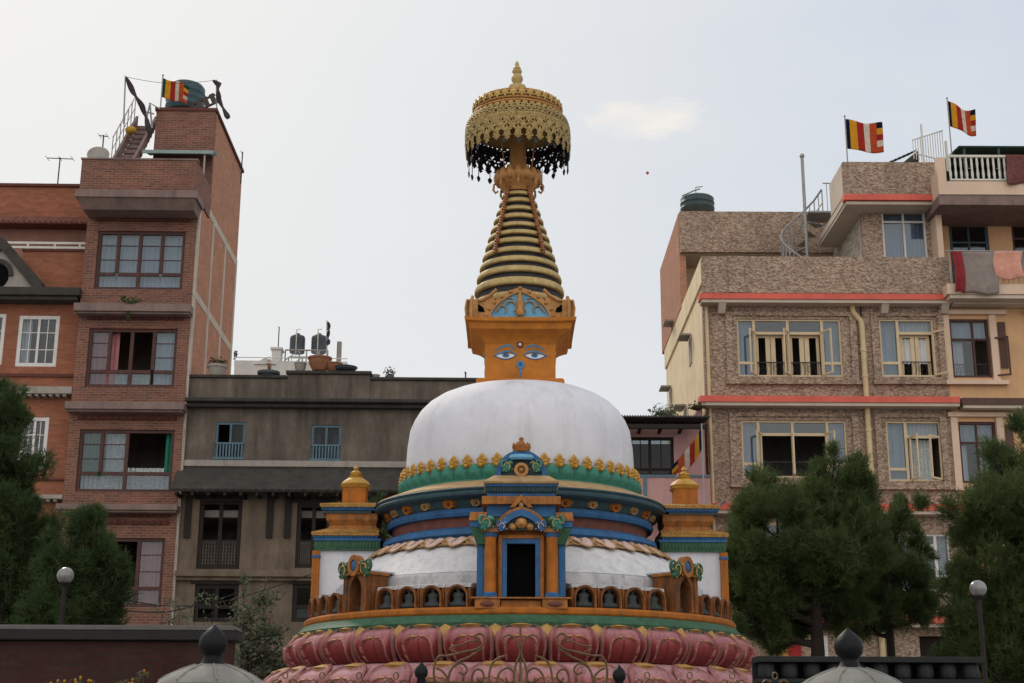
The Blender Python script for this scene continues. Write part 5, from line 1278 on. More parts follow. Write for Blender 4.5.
grille(o, s0 + W * .5, s0 + W * .80, z0 + .05, z0 + H * .28, .10); grille(o, s0 + W * .2, s0 + W * .48, z0 + .05, z0 + H * .28, .10)
o = window(rb_, B1, .05, 'creamwood', [.34], [[.24], [.76]], ft=.055, mt=.085, skip=((1, 0),), curtains=[(0, .33, 0, 1, 'curtain'), (.36, 1, .76, 1, 'curtainwhite'), (.4, .95, .25, .7, 'curtainwhite')])
s0, s1, z0, z1 = B1; W = s1 - s0; H = z1 - z0
m = MB(); a = s0 + W * .36 + .05; b = s1 - .10; mid = (a + b) / 2
for x0_, x1_ in ((a, a + .09), (mid - .13, mid - .01), (mid + .01, mid + .13), (b - .09, b)): m.box(x0_, x1_, .20, .26, z0 + .03, z0 + H * .70)
m.box(a, b, .195, .265, z0 + H * .70, z0 + H * .70 + .08); m.build('inner_shutter', 'creamwood', o, sm=0)
grille(o, a, b, z0 + .05, z0 + H * .27, .12); casement(o, s1 - .05, z0 + .03, z0 + H * .78, .52, .03, R(-55))
o = window(rb_, D1, .05, 'creamwood', [.36], [[.20], [.74]], ft=.055, mt=.085, skip=((1, 0),), curtains=[(0, .36, 0, 1, 'curtain'), (.38, 1, .74, 1, 'curtainwhite'), (.42, .86, 0, .72, 'lace')])
s0, s1, z0, z1 = D1; casement(o, s0 + (s1 - s0) * .42, z0 + .03, z0 + (z1 - z0) * .74, .5, .02, R(-80)); casement(o, s1 - .04, z0 + .03, z0 + (z1 - z0) * .74, .55, .02, R(-140))
window(rb_, E1, .05, 'creamwood', cols4, [.76], ft=.055, mt=.085, curtains=[(0, .5, 0, 1, 'curtain')])
window(rb_, K1, .05, 'whitewood', [.38, .76], [[.25], [.8], [.25]], ft=.055, mt=.085, curtains=[(0, .3, 0, 1, 'lace'), (.75, 1, 0, 1, 'lace')])
m = MB(); m.box(door[0], door[1], .3, .33, door[2], door[3]); m.build('doorway', 'oldwood', rb_, sm=0)
for (x0, x1, y0, mt_) in ((772, 788, 634, 'goldpaint'), (788, 801, 637, 'redcloth'), (815, 828, 636, 'whitewood')):
    MT.setdefault('redcloth', paint('red_panel', (0.36, 0.02, 0.02), 0.2, 3, 0.2, (0.1, 0.02, 0.02), 0.7, 0.1))
    m = MB(); a, b, c, e = FR.rect(x0, y0, x1, 665, -.03); m.box(a, b, -.06, -.003, 1.0, e); m.build('shop_panel', mt_, rb_, sm=0)
# drain pipes
def dpt(px, py, d): s_, z_ = FR.pt(px, py, d); return (s_, d, z_)
m = MB(); m.tube([dpt(852, 305, -.10), dpt(853, 312, -.10), dpt(857, 317, -.11), dpt(861, 321, -.12), dpt(862, 328, -.12), (FR.pt(862, 328, -.12)[0], -.12, FR.pt(866, 500, -.12)[1]), (FR.pt(862, 328, -.12)[0], -.12, .5)], .085, 10)
for py in (350, 376, 430, 470): z = FR.pt(864, py, -.12)[1]; x = FR.pt(862, 328, -.12)[0]; m.lathe([(.10, z - .05), (.105, z), (.10, z + .05)], 10, (x, -.12, 0))
m.build('drain_pipe', 'pipe', rb_); 
m = MB(); x = FR.pt(709.5, 400, -.05)[0]; m.tube([(x, -.05, FR.pt(709, 306, -.05)[1]), (x, -.05, .5)], .055, 8); m.build('drain_pipe', 'pipe', rb_)
m = MB(); x = FR.pt(866.5, 400, -.03)[0]; m.tube([(x, -.03, zblk), (x, -.03, .5)], .02, 6); m.build('cable', 'darkmetal', rb_)
# small vents on the cream side wall
for (y, zpx) in ((3.2, 350), (7.5, 335), (5.0, 420), (9.2, 400)):
    z = FR.pt(690, zpx, y)[1]; m = MB(); m.box(-.03, -.0035, y - .3, y + .3, z - .5, z + .35); m.box(-.4, -.031, y - .4, y + .4, z + .4, z + .46); m.build('side_vent', 'concrete', rb_, sm=0)
# rear block set back on the terrace
r0 = FR.pt(680, 230, 4.6)[0]; rz0, rz1 = FR.pt(740, 246, 4.6)[1], FR.pt(740, 211.5, 4.6)[1]; re = FR.pt(866, 240, 4.6)[0]
m = MB(); m.m = 0; m.box(r0, re, 4.6, 4.8, rz0 - .22, rz1); m.m = 1; m.box(r0 - .02, r0 + .2, 4.801, D_R + .6, zpar - .05, rz1 - .003); m.m = 2; m.box(r0 + .2, re, 4.801, D_R, rz0 - .22, rz0 + .1)
m.m = 3; m.box(r0 + .25, re, 6.4, 6.6, zblk, rz0 - .221); m.m = 0; m.box(re - .2, re, 4.801, D_R, rz0, rz1 - .003)
m.build('rear_block', ['chips', 'brickside', 'soffit', 'creamwall'], rb_, sm=0)
# upper block with overhanging parapet
u0, u1 = FR.pt(862.5, 230, .6)[0], RS1 + .1; uz = FR.pt(900, 200, .0)[1]
U = FR.rect(882.5, 205.5, 926, 259.5, .6)
m = MB(); m.m = 0; wall(m, u0, u1, zblk + .15, uz, [U], .6, .85); m.m = 1; m.box(u0, u0 + .2, .85, 5.2, zblk + .15, uz); m.m = 0; m.box(u1 - .2, u1, .85, 5.2, zblk + .15, uz); m.box(u0 + .2, u1 - .2, 5.0, 5.2, zblk + .15, uz)
m.build('upper_block', ['chips', 'chips2'], rb_, sm=0)
window(rb_, U, .62, 'whitewood', [.5], [.70], ft=.06, mt=.06, glass='glassblue', curtains=[(0, 1, 0, 1, 'curtain')])
q = FR.rect(843.5, 162, 939, 194.5, -.25); ql = q[0]; qr = FR.pt(941, 180, -.25)[0]
bz = FR.rect(843.5, 194.5, 940, 200, -.27)
m = MB(); m.m = 0; m.box(ql, qr, -.25, -.05, q[2], q[3]); m.m = 1; m.box(ql, ql + .2, -.049, 1.7, q[2], q[3] - .003)
m.m = 2; m.box(ql - .03, qr + .02, -.29, -.0, bz[2], q[2] - .001)
m.m = 3; m.box(ql + .02, qr, .001, 4.0, bz[2] - .02, q[2] - .003); m.box(ql + .05, qr - .02, -.2, 3.9, bz[2] - .12, bz[2] - .021)
m.build('roof_parapet', ['chips', 'soffit', 'redband', 'soffit'], rb_, sm=0)
# ---------------- peach bay with balcony
P0, P1 = RS1 + .005, FR.pt(1092, 350)[0]
bal_z0, bal_z1 = FR.pt(980, 294, -.9)[1], FR.pt(980, 283.5, -.9)[1]
rz_lo, rz_hi = FR.pt(980, 205, -.9)[1], FR.pt(980, 195, -.9)[1]
Ew = FR.rect(951, 319, 990.5, 377.5); Fw = FR.rect(960, 421.5, 998, 483); Gw = FR.rect(1036, 319, 1072, 377.5)
dr = FR.rect(950.5, 220, 990, 284, 1.0); w2 = FR.rect(1013, 225, 1045, 270, 1.0)
m = MB(); m.m = 0; wall(m, P0, P1, 0, bal_z0, [Ew, Fw, Gw], .02, .3); m.box(P1 - .3, P1, .3, D_R, 0, bal_z0 + 6); m.box(P0, P1 - .3, D_R - .3, D_R, 0, bal_z0 + 6); m.box(P0, P0 + .2, 5.5, D_R - .3, zblk, bal_z0 + 6)
m.m = 0; wall(m, P0, P1, bal_z1, rz_lo + .02, [dr, w2], 1.0, 1.2)
m.m = 1; m.box(P0 - .02, P0 + .16, -.02, .98, bal_z1 + .002, rz_lo)
m.build('peach_wall', ['peach', 'peachpale'], rb_, sm=0)
m = MB(); m.box(P0 + .01, P1 - .3, 1.2, D_R - .3, bal_z1 - .2, bal_z1 - .01); m.box(P0 + .01, P1 - .3, .31, D_R - .3, bal_z0 - 3.3, bal_z0 - 3.1); m.box(P0 + .01, P1 - .3, 3.2, 3.3, 0, rz_lo); m.build('floor_slabs', 'concrete', rb_, sm=0)
m = MB(); m.m = 0; m.box(P0 - .12, P1, -.9, .018, bal_z0 + .001, bal_z1); m.m = 1; m.box(P0 - .04, P1, -.85, .015, bal_z0 - .12, bal_z0)
m.build('balcony_slab', ['peachpale', 'soffit'], rb_, bevel=.01)
m = MB(); m.m = 0; m.box(P0 - .15, P1, -.95, -.75, rz_hi, FR.pt(980, 182, -.9)[1]); m.m = 1; m.box(P0 - .15, P1, -.92, 1.2, rz_lo, rz_hi - .001); m.m = 0; m.box(P0 - .15, P0 + .1, -.749, 3, rz_hi, FR.pt(942, 170, -.9)[1]); m.box(P0 - .15, P0 + .12, -.95, -.751, FR.pt(980, 182, -.9)[1] + .001, FR.pt(942, 158, -.9)[1])
m.box(P0 + .1, P1, 5.0, 5.2, rz_hi, rz_hi + .9); m.m = 1; m.box(P0 + .1, P1, 1.2, 6, rz_lo, rz_hi - .002)
m.build('roof_slab', ['peachpale', 'ledge'], rb_, sm=0)
window(rb_, dr, 1.02, 'navy', [.5], [.65], ft=.10, mt=.06, glass='glassblue', name='balcony_door')
window(rb_, w2, 1.02, 'darkwood', [.5], [.7], ft=.07, mt=.06)
for Wd, mm_, op in ((Ew, 'darkwood', True), (Fw, 'darkwood', False), (Gw, 'darkwood', False)):
    o = window(rb_, Wd, .06, mm_, [.60] if op else [.5], [[.66], [.66]], ft=.075, mt=.06, skip=((1, 0),) if op else (), curtains=[(0, 1, .66, 1, 'curtain'), (.06, .40, 0, .64, 'curtainwhite')] if op else [(0, 1, .66, 1, 'curtain'), (.08, .26, 0, .64, 'curtainwhite'), (.50, .92, 0, .64, 'curtainwhite')])
    s0, s1, z0, z1 = Wd
    m = MB(); m.box(s0 - .22, s0 - .01, -.06, .017, z0 - .1, z1 + .12); m.box(s1 + .01, s1 + .22, -.06, .017, z0 - .1, z1 + .12); m.box(s0 - .30, s1 + .55, -.12, .016, z1 + .13, z1 + .26); m.box(s0 - .26, s1 + .42, -.16, .015, z0 - .24, z0 - .11)
    m.build('window_trim', 'peachpale', rb_, sm=0)
    if op:
        casement(o, s1, z0 + .03, z0 + (z1 - z0) * .68, .55, .02, R(-25), 'darkwood'); grille(o, s0 + .08, s1 - .05, z0 + .06, z0 + .45, .14)
    m = MB(); m.box(s1 + .28, s1 + .50, -.03, .014, z0 + .3, z1 - .1); m.build('wall_slot', 'brownband', rb_, sm=0)
# balcony rail and roof railing
m = MB(); zr = FR.pt(980, 251, -.95)[1]; m.tube([(P0 - .1, -.93, zr), (P1, -.93, zr)], .025, 6)
k = P0
while k < P1: m.tube([(k, -.93, bal_z1), (k, -.93, zr)], .016, 5); k += .16
m.build('balcony_rail', 'steel', rb_)
ra, rb2 = FR.pt(949, 168, -.88)[0], P1; zt_, zl_ = FR.pt(980, 155.5, -.88)[1], FR.pt(980, 181.5, -.88)[1]
m = MB(); m.box(ra, rb2, -.93, -.83, zt_ - .07, zt_); m.box(ra, rb2, -.93, -.83, zl_ + .02, zl_ + .07)
k = ra + .03
while k < rb2: m.lathe([(.03, zl_ + .07), (.045, zl_ + .25), (.028, zl_ + .42), (.04, zl_ + .6), (.03, zt_ - .07)], 8, (k, -.88, 0)); k += .17
m.build('roof_railing', 'railwhite', rb_)
m = MB(); a, b, c, e = FR.rect(953, 147.5, 1012, 156, .8); m.grid(lambda u, v: (a + (P1 - a) * u, .2 + 2.6 * v, c + .1 + (e - c) * v + .05 * math.sin(u * 23) * v), 40, 4); o = m.build('roof_sheet', 'darkgreensheet', rb_, sm=60); s_ = o.modifiers.new('t', 'SOLIDIFY'); s_.thickness = .05
m = MB(); m.box(a + .1, P1, 2.7, 2.8, zl_, e + .05); 
m.build('sheet_back', 'darkgreensheet', rb_, sm=0)
for k in range(5):
    m = MB(); x = a + .15 + k * 1.1; m.box(x, x + .07, .25, .32, zl_, c + .1); m.build('sheet_post', 'darkgreensheet', rb_, sm=0)

def towel(name, x0, x1, y0, y1, d, mat, label, amp=.04, cat='towel', group='washing on the peach balcony'):
    a, b, c, e = FR.rect(x0, y0, x1, y1, d); root = Vector((FR.o.x, FR.o.y, 0))
    mm = MB(); ph = random.uniform(0, 6)
    mm.grid(lambda u, v: (root.x + a + (b - a) * u + .03 * math.sin(v * 5 + ph), root.y + d - .03 + amp * math.sin(u * 9 + ph) * (1 - v) - .02 * math.sin(v * 6), c + (e - c) * v + .04 * math.sin(u * 6 + ph) * (1 - v)), 20, 16)
    o = mm.build(name, mat, sm=80); s_ = o.modifiers.new('t', 'SOLIDIFY'); s_.thickness = .015; return tag(o, label, cat, group)
MT['towelgrey'] = paint('grey_towel', (0.24, 0.20, 0.18), 0.3, 3, 0.3, (0.3, 0.12, 0.12), 0.95, 0.4, streak=False)
MT['towelpink'] = paint('pink_towel', (0.58, 0.27, 0.20), 0.25, 5, 0.5, (0.6, 0.45, 0.35), 0.95, 0.4, streak=False)
MT['towelred'] = paint('red_cloth', (0.22, 0.022, 0.028), 0.3, 4, 0.3, (0.05, 0.01, 0.01), 0.95, 0.3)
MT['carpet'] = paint('red_brown_carpet', (0.15, 0.055, 0.05), 0.45, 7, 0.4, (0.06, 0.02, 0.02), 0.95, 0.4, streak=False)
towel('towel', 963, 996.5, 252, 293.5, -.96, 'towelgrey', 'large grey towel hanging over the peach balcony rail')
towel('red_cloth', 954, 964, 251.5, 292, -1.0, 'towelred', 'narrow dark red cloth hanging at the left end of the peach balcony rail', cat='cloth')
towel('towel', 994, 1022, 251.5, 279, -.97, 'towelpink', 'short pink patterned towel hanging over the peach balcony rail')
towel('carpet', 1006, 1034, 155, 184, -.99, 'carpet', 'red brown carpet draped over the white roof railing', cat='carpet', group=None)

# ---------------- things on the roofs
def W3(F, px, py, d): s_, z_ = F.pt(px, py, d); return F.o + F.u * s_ + F.n * d + Vector((0, 0, z_))
MT['fblue'] = clothm('flag_blue', (0.03, 0.03, 0.075))
MT['fyellow'] = clothm('flag_yellow', (0.75, 0.46, 0.06))
MT['fred'] = clothm('flag_red', (0.52, 0.07, 0.055))
MT['fwhite'] = clothm('flag_white', (0.75, 0.68, 0.60))
MT['forange'] = clothm('flag_orange', (0.62, 0.16, 0.07))
MT['fgreen'] = clothm('flag_green', (0.04, 0.13, 0.09))
def flag(base, top, w, h, droop, label, wave=.08, first='fblue', dirx=1, turn=0.15, taper=0):
    root = empty('flag', base, 0, label, 'flag', 'striped flags on the house roofs')
    H = top.z - base.z
    p = MB(); p.tube([(0, 0, -.4), (0, 0, H + .08)], .022, 6); p.blob((0, 0, H + .1), .035, 6, 5); p.build('flag_pole', 'steel', root)
    c = MB(); ph = random.uniform(0, 6)
    def fn(u, v):
        ang = droop * (1 - .25 * u); L = w * u
        x = dirx * L * math.cos(ang) * math.cos(turn); y = L * math.sin(turn) + wave * u ** .6 * math.sin(7 * u + 1.6 * v + ph)
        z = H - h * (1 - v) * (1 - taper * u) - L * math.sin(ang) + .05 * wave / .08 * math.sin(5 * u + ph) * u
        return (x + .02 * dirx, y, z)
    def mf(u, v):
        for k, e_ in enumerate((.10, .30, .50, .66, .84)):
            if u < e_: return k
        return (4, 3, 2, 1, 0)[int(v * 5)]
    c.grid(fn, 50, 15, mf)
    o = c.build('cloth', [first, 'fyellow', 'fred', 'fwhite', 'forange'], root, sm=80); s_ = o.modifiers.new('t', 'SOLIDIFY'); s_.thickness = .008
    return root
flag(W3(FR, 847.5, 161, 0), W3(FR, 848, 119, 0), 1.22, 1.02, R(6), 'striped flag flying flat above the stone-chip parapet corner')
flag(W3(FR, 951, 146, .6), W3(FR, 949.5, 101, .6), .95, .88, R(24), 'smaller drooping striped flag above the white roof railing', wave=.10)
flag(W3(FL, 160, 114, 1.5), W3(FL, 161, 78, 1.5), .82, .66, R(18), 'green-edged striped flag on the brown brick stair block beside the blue-grey tank', first='fgreen')
fl4 = flag(W3(FP, 704, 500, -1.1), W3(FP, 701, 428, -1.1), 1.3, .62, R(66), 'furled striped flag hanging down beside the pink house window', wave=.10, dirx=-1)
# spiral stair
cx, cy = W3(FR, 807, 250, 3.0).x, FR.o.y + 3.0; zb0 = zblk + .15
zt0 = W3(FR, 807, 184, 3.0).z
ss = empty('spiral_stair', (cx, cy, zb0), 0, 'grey steel spiral stair with railing rising from the terrace of the stone-chip house', 'stair')
m = MB(); m.tube([(0, 0, 0), (0, 0, W3(FR, 807, 156, 3.0).z - zb0)], .055, 10); m.blob((0, 0, W3(FR, 807, 156, 3.0).z - zb0), .09, 8, 6); m.build('pole', 'steel', ss)
Hs = zt0 - zb0 - 1.0; m = MB(); r1 = MB(); n = 11; rr = .84; pts = []; pts2 = []
for k in range(n):
    a = R(262 - 23 * k); z = Hs * (k + 1) / n
    a2 = a - R(25); m.prismz([(.04 * math.cos(a), .04 * math.sin(a)), (rr * math.cos(a2), rr * math.sin(a2)), (rr * math.cos(a), rr * math.sin(a))][::1], z - .03, z)
    r1.tube([(rr * math.cos(a), rr * math.sin(a), z), (rr * math.cos(a), rr * math.sin(a), z + .98)], .022, 5); am = a - R(11.5); r1.tube([(rr * math.cos(am), rr * math.sin(am), z + .3 * Hs / n), (rr * math.cos(am), rr * math.sin(am), z + .98 + .5 * Hs / n)], .018, 5) if k < n - 1 else None; pts.append((rr * math.cos(a), rr * math.sin(a), z + .98)); pts2.append((rr * math.cos(a), rr * math.sin(a), z + .5))
m.build('tread', 'steel', ss, fix=True)
r1.tube(pts, .034, 6); r1.tube(pts2, .018, 5)
zl = Hs; 
r1.build('handrail', 'steel', ss)
m = MB(); m.box(.1, 1.9, -.1, .9, Hs - .06, Hs); 
m.build('landing', 'steel', ss)
m = MB()
for k in range(9): m.tube([(.75 + k * .14, -.1, Hs), (.75 + k * .14, -.1, Hs + .98)], .014, 5)
m.tube([(.62, -.12, Hs + .98), (1.9, -.1, Hs + .98)], .022, 5); m.build('landing_rail', 'steel', ss)
# roof tank, right
def tank(loc, r, h, mat, label, ribs=4, group='roof water tanks'):
    t = empty('water_tank', loc, 0, label, 'water tank', group)
    pf = [(0, 0), (r * .97, 0), (r, .04)]
    for k in range(ribs): z = h * (.12 + .68 * k / ribs); pf += [(r, z), (r * 1.03, z + h * .03), (r * 1.03, z + h * .07), (r, z + h * .10)]
    pf += [(r, h * .82), (r * .9, h * .90), (r * .45, h * .96), (r * .0, h * .97)]
    m = MB(); m.lathe(pf, 28); m.build('tank_body', mat, t, sm=50)
    m = MB(); m.lathe([(r * .3, h * .95), (r * .32, h * 1.02), (r * .28, h * 1.05), (0, h * 1.06)], 16); m.build('lid', mat, t); return t
tk = W3(FR, 697.5, 211, 6.0); t = tank(Vector((tk.x, tk.y, tk.z - .05)), .60, .60, 'tankgreen', 'squat dark green water tank on the rear roof of the stone-chip house', 2)
m = MB(); m.tube([(-.55, 0, .62), (-.1, -.1, .80), (.1, -.1, .86)], .025, 6); m.tube([(-.05, -.1, .7), (-.05, -.1, .92), (.2, -.1, .95)], .02, 6); m.build('pipework', 'steel', t)
# light gate, slanting tin sheet on the roof of the upper block
g0 = W3(FR, 922, 158, 0.6)
gt = empty('roof_gate', g0, R(28), 'pale slatted metal gate leaning up behind the stone-chip roof parapet', 'gate')
m = MB()
for k in range(13): x = -.35 + k * .11; m.tube([(x, 0, -.1), (x, 0, .55 + .62 * k / 12)], .014, 5)
m.tube([(-.36, 0, .55), (1.0, 0, 1.17)], .022, 5); m.tube([(-.36, 0, .1), (1.0, 0, .1)], .02, 5); m.build('slats', 'railwhite', gt)
m = MB(); m.tube([(-.05, -.12, -.3), (-.05, -.12, 1.12)], .035, 6); m.tube([(1.0, -.1, -.3), (1.0, -.1, .75)], .045, 6); m.build('gate_post', 'railwhite', gt)
g1 = W3(FR, 904, 160, .9)
m = MB(); m.grid(lambda u, v: (g1.x - .45 + .9 * u, g1.y + .8 * v, g1.z - .05 + .42 * u + .2 * v + .02 * math.sin(u * 40)), 40, 3); m.grid(lambda u, v: (g1.x - .1 + .55 * u, g1.y - .1 + .02 * v, g1.z - .15 + .45 * u * v), 4, 3)
o = m.build('tin_sheet', 'darkroof', sm=60); s_ = o.modifiers.new('t', 'SOLIDIFY'); s_.thickness = .03; tag(o, 'dark sloping tin sheet behind the upper parapet of the stone-chip house', 'roof sheet')
# ---- left tower roof
p = W3(FL, 186, 113, 3.2); t = tank(Vector((p.x - .05, p.y, p.z + .0)), .62, 1.05, 'tankblue', 'blue-grey water tank behind the flag on the brown brick stair block', 3)
p = W3(FL, 205, 112, 1.9); cr = empty('wooden_crate', p, R(-8), 'weathered slatted wooden crate tilted on the edge of the brown brick stair block', 'crate')
m = MB()
for k in range(4): m.box(-.45 + k * .24, -.45 + k * .24 + .16, -.03, 0, 0, .38)
m.box(-.46, .46, .001, .06, .02, .08); m.box(-.46, .46, .001, .06, .30, .36)
c = m.build('slats', 'latticewood', cr, sm=0); c.rotation_euler = (0, R(-24), 0); c.location = (0, 0, .12)
MT['rag'] = paint('dark_ragged_cloth', (0.045, 0.035, 0.045), 0.4, 9, 0.3, (0.1, 0.07, 0.05), 0.95, 0.3)
def ragpole(base, top, segs, label, cat='flagpole'):
    r_ = empty('flag_pole', base, 0, label, cat, 'dark ragged flags on poles')
    m = MB(); m.tube([(0, 0, -.2), tuple(top - base)], .025, 6); m.build('pole', 'steel', r_)
    m = MB(); pts = [s - base for s in segs]; n = len(pts) - 1
    def fn(u, v):
        f = u * n; i = min(n - 1, int(f)); q = pts[i].lerp(pts[i + 1], f - i); w_ = (.05 + .10 * abs(math.sin(u * 9)))
        return (q.x + (v - .5) * w_, q.y + .05 * math.sin(u * 12), q.z + (v - .5) * w_ * .7)
    m.grid(fn, 24, 3); o = m.build('rag', 'rag', r_, sm=60); s_ = o.modifiers.new('t', 'SOLIDIFY'); s_.thickness = .012
ragpole(W3(FL, 124, 118, 1.0), W3(FL, 125.5, 76, 1.0), [W3(FL, x, y, .9) for x, y in ((126, 77), (133, 92), (142, 106), (146, 118), (150, 134))], 'thin pole with dark ragged cloth trailing down to the brown brick roof stair')
ragpole(W3(FL, 217, 113, 1.6), W3(FL, 216.5, 80, 1.6), [W3(FL, x, y, 1.5) for x, y in ((213, 80), (219, 84), (218, 92), (219, 100), (226, 114), (229, 119))], 'pole with dark ragged cloth above the right corner of the brown brick stair block')
def antenna(base, top, label, n=3, w=.4):
    r_ = empty('antenna', base, 0, label, 'antenna', 'rooftop antennas'); H = top.z - base.z
    m = MB(); m.tube([(0, 0, -.2), (0, 0, H)], .022, 5); m.tube([(-w, .0, H - .02), (w, 0, H - .05)], .016, 5)
    for k in range(n): x = -w + 2 * w * k / max(1, n - 1); m.tube([(x, -.2, H - .035), (x, .2, H - .035)], .01, 4)
    m.build('mast', 'darkmetal', r_)
antenna(W3(FL, 57, 190, 2.0), W3(FL, 57, 157.5, 2.0), 'thin T-shaped antenna on the orange brick roof')
antenna(W3(FL, 101.5, 160, .2), W3(FL, 102, 135, .2), 'small bent antenna on the brown brick balcony parapet', 2, .12)
antenna(W3(FL, 241, 178, 5), W3(FL, 241, 152, 5), 'short bare rod antenna on the right rear corner of the brown brick house', 1, .02)
p = W3(FL, 98.5, 160, .0)
dsh = MB(); dsh.lathe([(0, .02), (.15, .03), (.28, .10), (.33, .17)], 24); o = dsh.build('satellite_dish', 'concrete', sm=80); o.location = p + Vector((0, 0, .05)); o.rotation_euler = (R(70), 0, R(10)); s_ = o.modifiers.new('t', 'SOLIDIFY'); s_.thickness = .02
tag(o, 'small grey round dish propped behind the brown brick balcony parapet', 'dish')
m = MB(); o3 = W3(FL, 131, 130, 1.2); m.blob((0, 0, 0), (.17, .14, .13), 10, 7, .2); o = m.build('yellow_sack', paint('yellow_sack_cloth', (0.42, 0.24, 0.03), 0.2, 5, 0.3, (0.2, 0.1, 0.02), 0.9, 0.3), sm=80, loc=o3); tag(o, 'yellow sack lying on the brown brick roof stair', 'sack')
m = MB(); q0 = W3(FL, 152, 125, 1.3); q1 = W3(FL, 148, 110, 1.3); m.tube([W3(FL, 146, 120, 1.3), W3(FL, 150, 103, 1.3), W3(FL, 160, 109, 1.3)], .03, 5); m.tube([W3(FL, 146, 112, 1.3), W3(FL, 154, 114, 1.3)], .025, 5); m.tube([W3(FL, 150, 103, 1.3), W3(FL, 152, 128, 1.3)], .03, 5)
o = m.build('bent_rail', 'steel'); tag(o, 'bent steel rail at the head of the brown brick roof stair', 'rail')
m = MB(); pts = [W3(FL, 126 + (213 - 126) * k / 20, 77 + 4.5 * math.sin(math.pi * k / 20) + 3.5 * k / 20, 1.2) for k in range(21)]; m.tube(pts, .008, 4); o = m.build('roof_wire', 'darkmetal'); tag(o, 'thin sagging wire strung between the two ragged flag poles', 'wire')
# hanging plant on the tower ledge
def leafclump(name, c, rad, n, mat, label, cat='plant', group=None, size=.10, down=0, pot=None):
    r_ = empty(name, c, 0, label, cat, group); m = MB()
    for k in range(n):
        d = Vector((random.gauss(0, 1), random.gauss(0, 1), random.gauss(0, 1) - down)).normalized(); q = Vector((d.x * rad[0], d.y * rad[1], d.z * rad[2] + rad[2])) * random.uniform(.25, 1)
        t = Vector((random.gauss(0, 1), random.gauss(0, 1), random.gauss(0, .6))).normalized(); w_ = d.cross(t).normalized() if d.cross(t).length > .1 else t.orthogonal()
        s_ = size * random.uniform(.6, 1.3)
        m.add([q - w_ * s_ * .3, q + t * s_ * .5, q + w_ * s_ * .3, q - t * s_ * .5], [(0, 1, 2, 3)])
    m.build('leaves', mat, r_, sm=0)
    if pot:
        pr_, phh, pm_ = pot; mm = MB(); mm.lathe([(pr_ * .7, -phh), (pr_, -.05), (pr_ * 1.1, -.05), (pr_ * 1.1, .02), (pr_ * .9, .02), (pr_ * .85, -.03), (0, -.03)], 20); mm.build('pot', pm_, r_)
    return r_
MT['leafA'] = leafm('houseplant_leaf', (0.03, 0.06, 0.02), (0.09, 0.15, 0.05))
MT['leafB'] = leafm('pale_shrub_leaf', (0.06, 0.075, 0.045), (0.17, 0.19, 0.12), (0.22, 0.23, 0.17))
MT['leafdry'] = leafm('dry_plant_leaf', (0.05, 0.04, 0.025), (0.10, 0.085, 0.04))
leafclump('trailing_plant', W3(FL, 130, 305, -.4), (.38, .15, .16), 150, 'leafA', 'green trailing plant on the ledge under the top brown brick window')
leafclump('trailing_plant', W3(FL, 128, 322, -.48), (.06, .05, .25), 40, 'leafA', 'thin trailing vine hanging below the ledge plant of the brown brick house')
# planters along the grey parapet
def potted(px, py, r, h, lab, mat='terracotta', pl=None):
    p = W3(FL, px, py, .25); base = p + Vector((0, 0, h))
    if pl: leafclump('planter', base, pl[0], pl[1], pl[2], lab, 'planter', 'pots on the grey parapet', pl[3], 0, (r, h, mat))
    else:
        t = empty('planter', p, 0, lab, 'planter', 'pots on the grey parapet'); m = MB(); m.lathe([(r * .6, 0), (r * .95, h * .5), (r, h * .85), (r * 1.08, h * .87), (r * 1.08, h), (r * .9, h), (r * .85, h * .8), (0, h * .8)], 20); m.build('pot', mat, t)
potted(216.5, 378, .26, .36, 'dark bowl pot with bushy dry plant at the left end of the grey parapet', 'concrete', ((.30, .25, .15), 220, 'leafdry', .09))
potted(268.5, 378, .30, .16, 'shallow dark pot with an upright dry reddish plant on the grey parapet', 'tankdark', ((.08, .08, .26), 80, 'terracotta', .07))
potted(300, 373, .17, .30, 'tall narrow dark pot on the raised part of the grey parapet', 'concrete')
potted(319.5, 371, .33, .40, 'big round terracotta pot on the raised part of the grey parapet')
potted(333.5, 371.5, .25, .24, 'medium terracotta pot beside the big round one on the grey parapet', 'terracotta')
potted(345, 372, .34, .14, 'low flat dark dish pot on the right of the raised grey parapet', 'tankdark')
potted(375.5, 379, .12, .12, 'tiny grey pot on the lower right part of the grey parapet', 'concrete')
potted(389.5, 380, .12, .10, 'small pot with a round shrub ball on the lower right grey parapet', 'tankdark', ((.20, .18, .17), 200, 'leafdry', .06))
# ---- white house far behind with two tanks
FW = Fac(P(290, 400, 54).x, 54, R(2))
wh = FW.house('white_house', 'whitewashed flat-roofed house standing far behind the grey old house')
a, b, c, e = FW.rect(233, 361, 346, 420, 0)
m = MB(); m.box(a, b, 0, 6, 0, e); q = FW.rect(272, 350, 281, 361, .4); m.box(q[0], q[1], .3, .9, e + .001, q[3]); m.box(q[0] - .06, q[1] + .06, .25, .95, q[3] + .001, q[3] + .08)
g_ = [FW.pt(x, y, -.05) for x, y in ((254, 364), (266, 357), (276, 364))]; m.prism(g_, -.06, .3)
m.build('wall', 'whitehouse', wh, sm=0)
m = MB(); z = FW.pt(290, 358, .1)[1]; m.tube([(a, .1, z), (b, .1, z)], .02, 5)
k = a
while k < b: m.tube([(k, .1, e), (k, .1, z)], .018, 5); k += 1.1
m.build('roof_rail', 'railwhite', wh)
m = MB(); x, zt9 = FW.pt(339.5, 342, .5); m.tube([(x, .5, e), (x, .5, zt9)], .10, 10); m.build('vent_pipe', 'concrete', wh)
m = MB(); sx0, _ = FW.pt(287, 352, 1); sx1, _ = FW.pt(329, 352, 1); zst = FW.pt(305, 353.5, 1)[1]
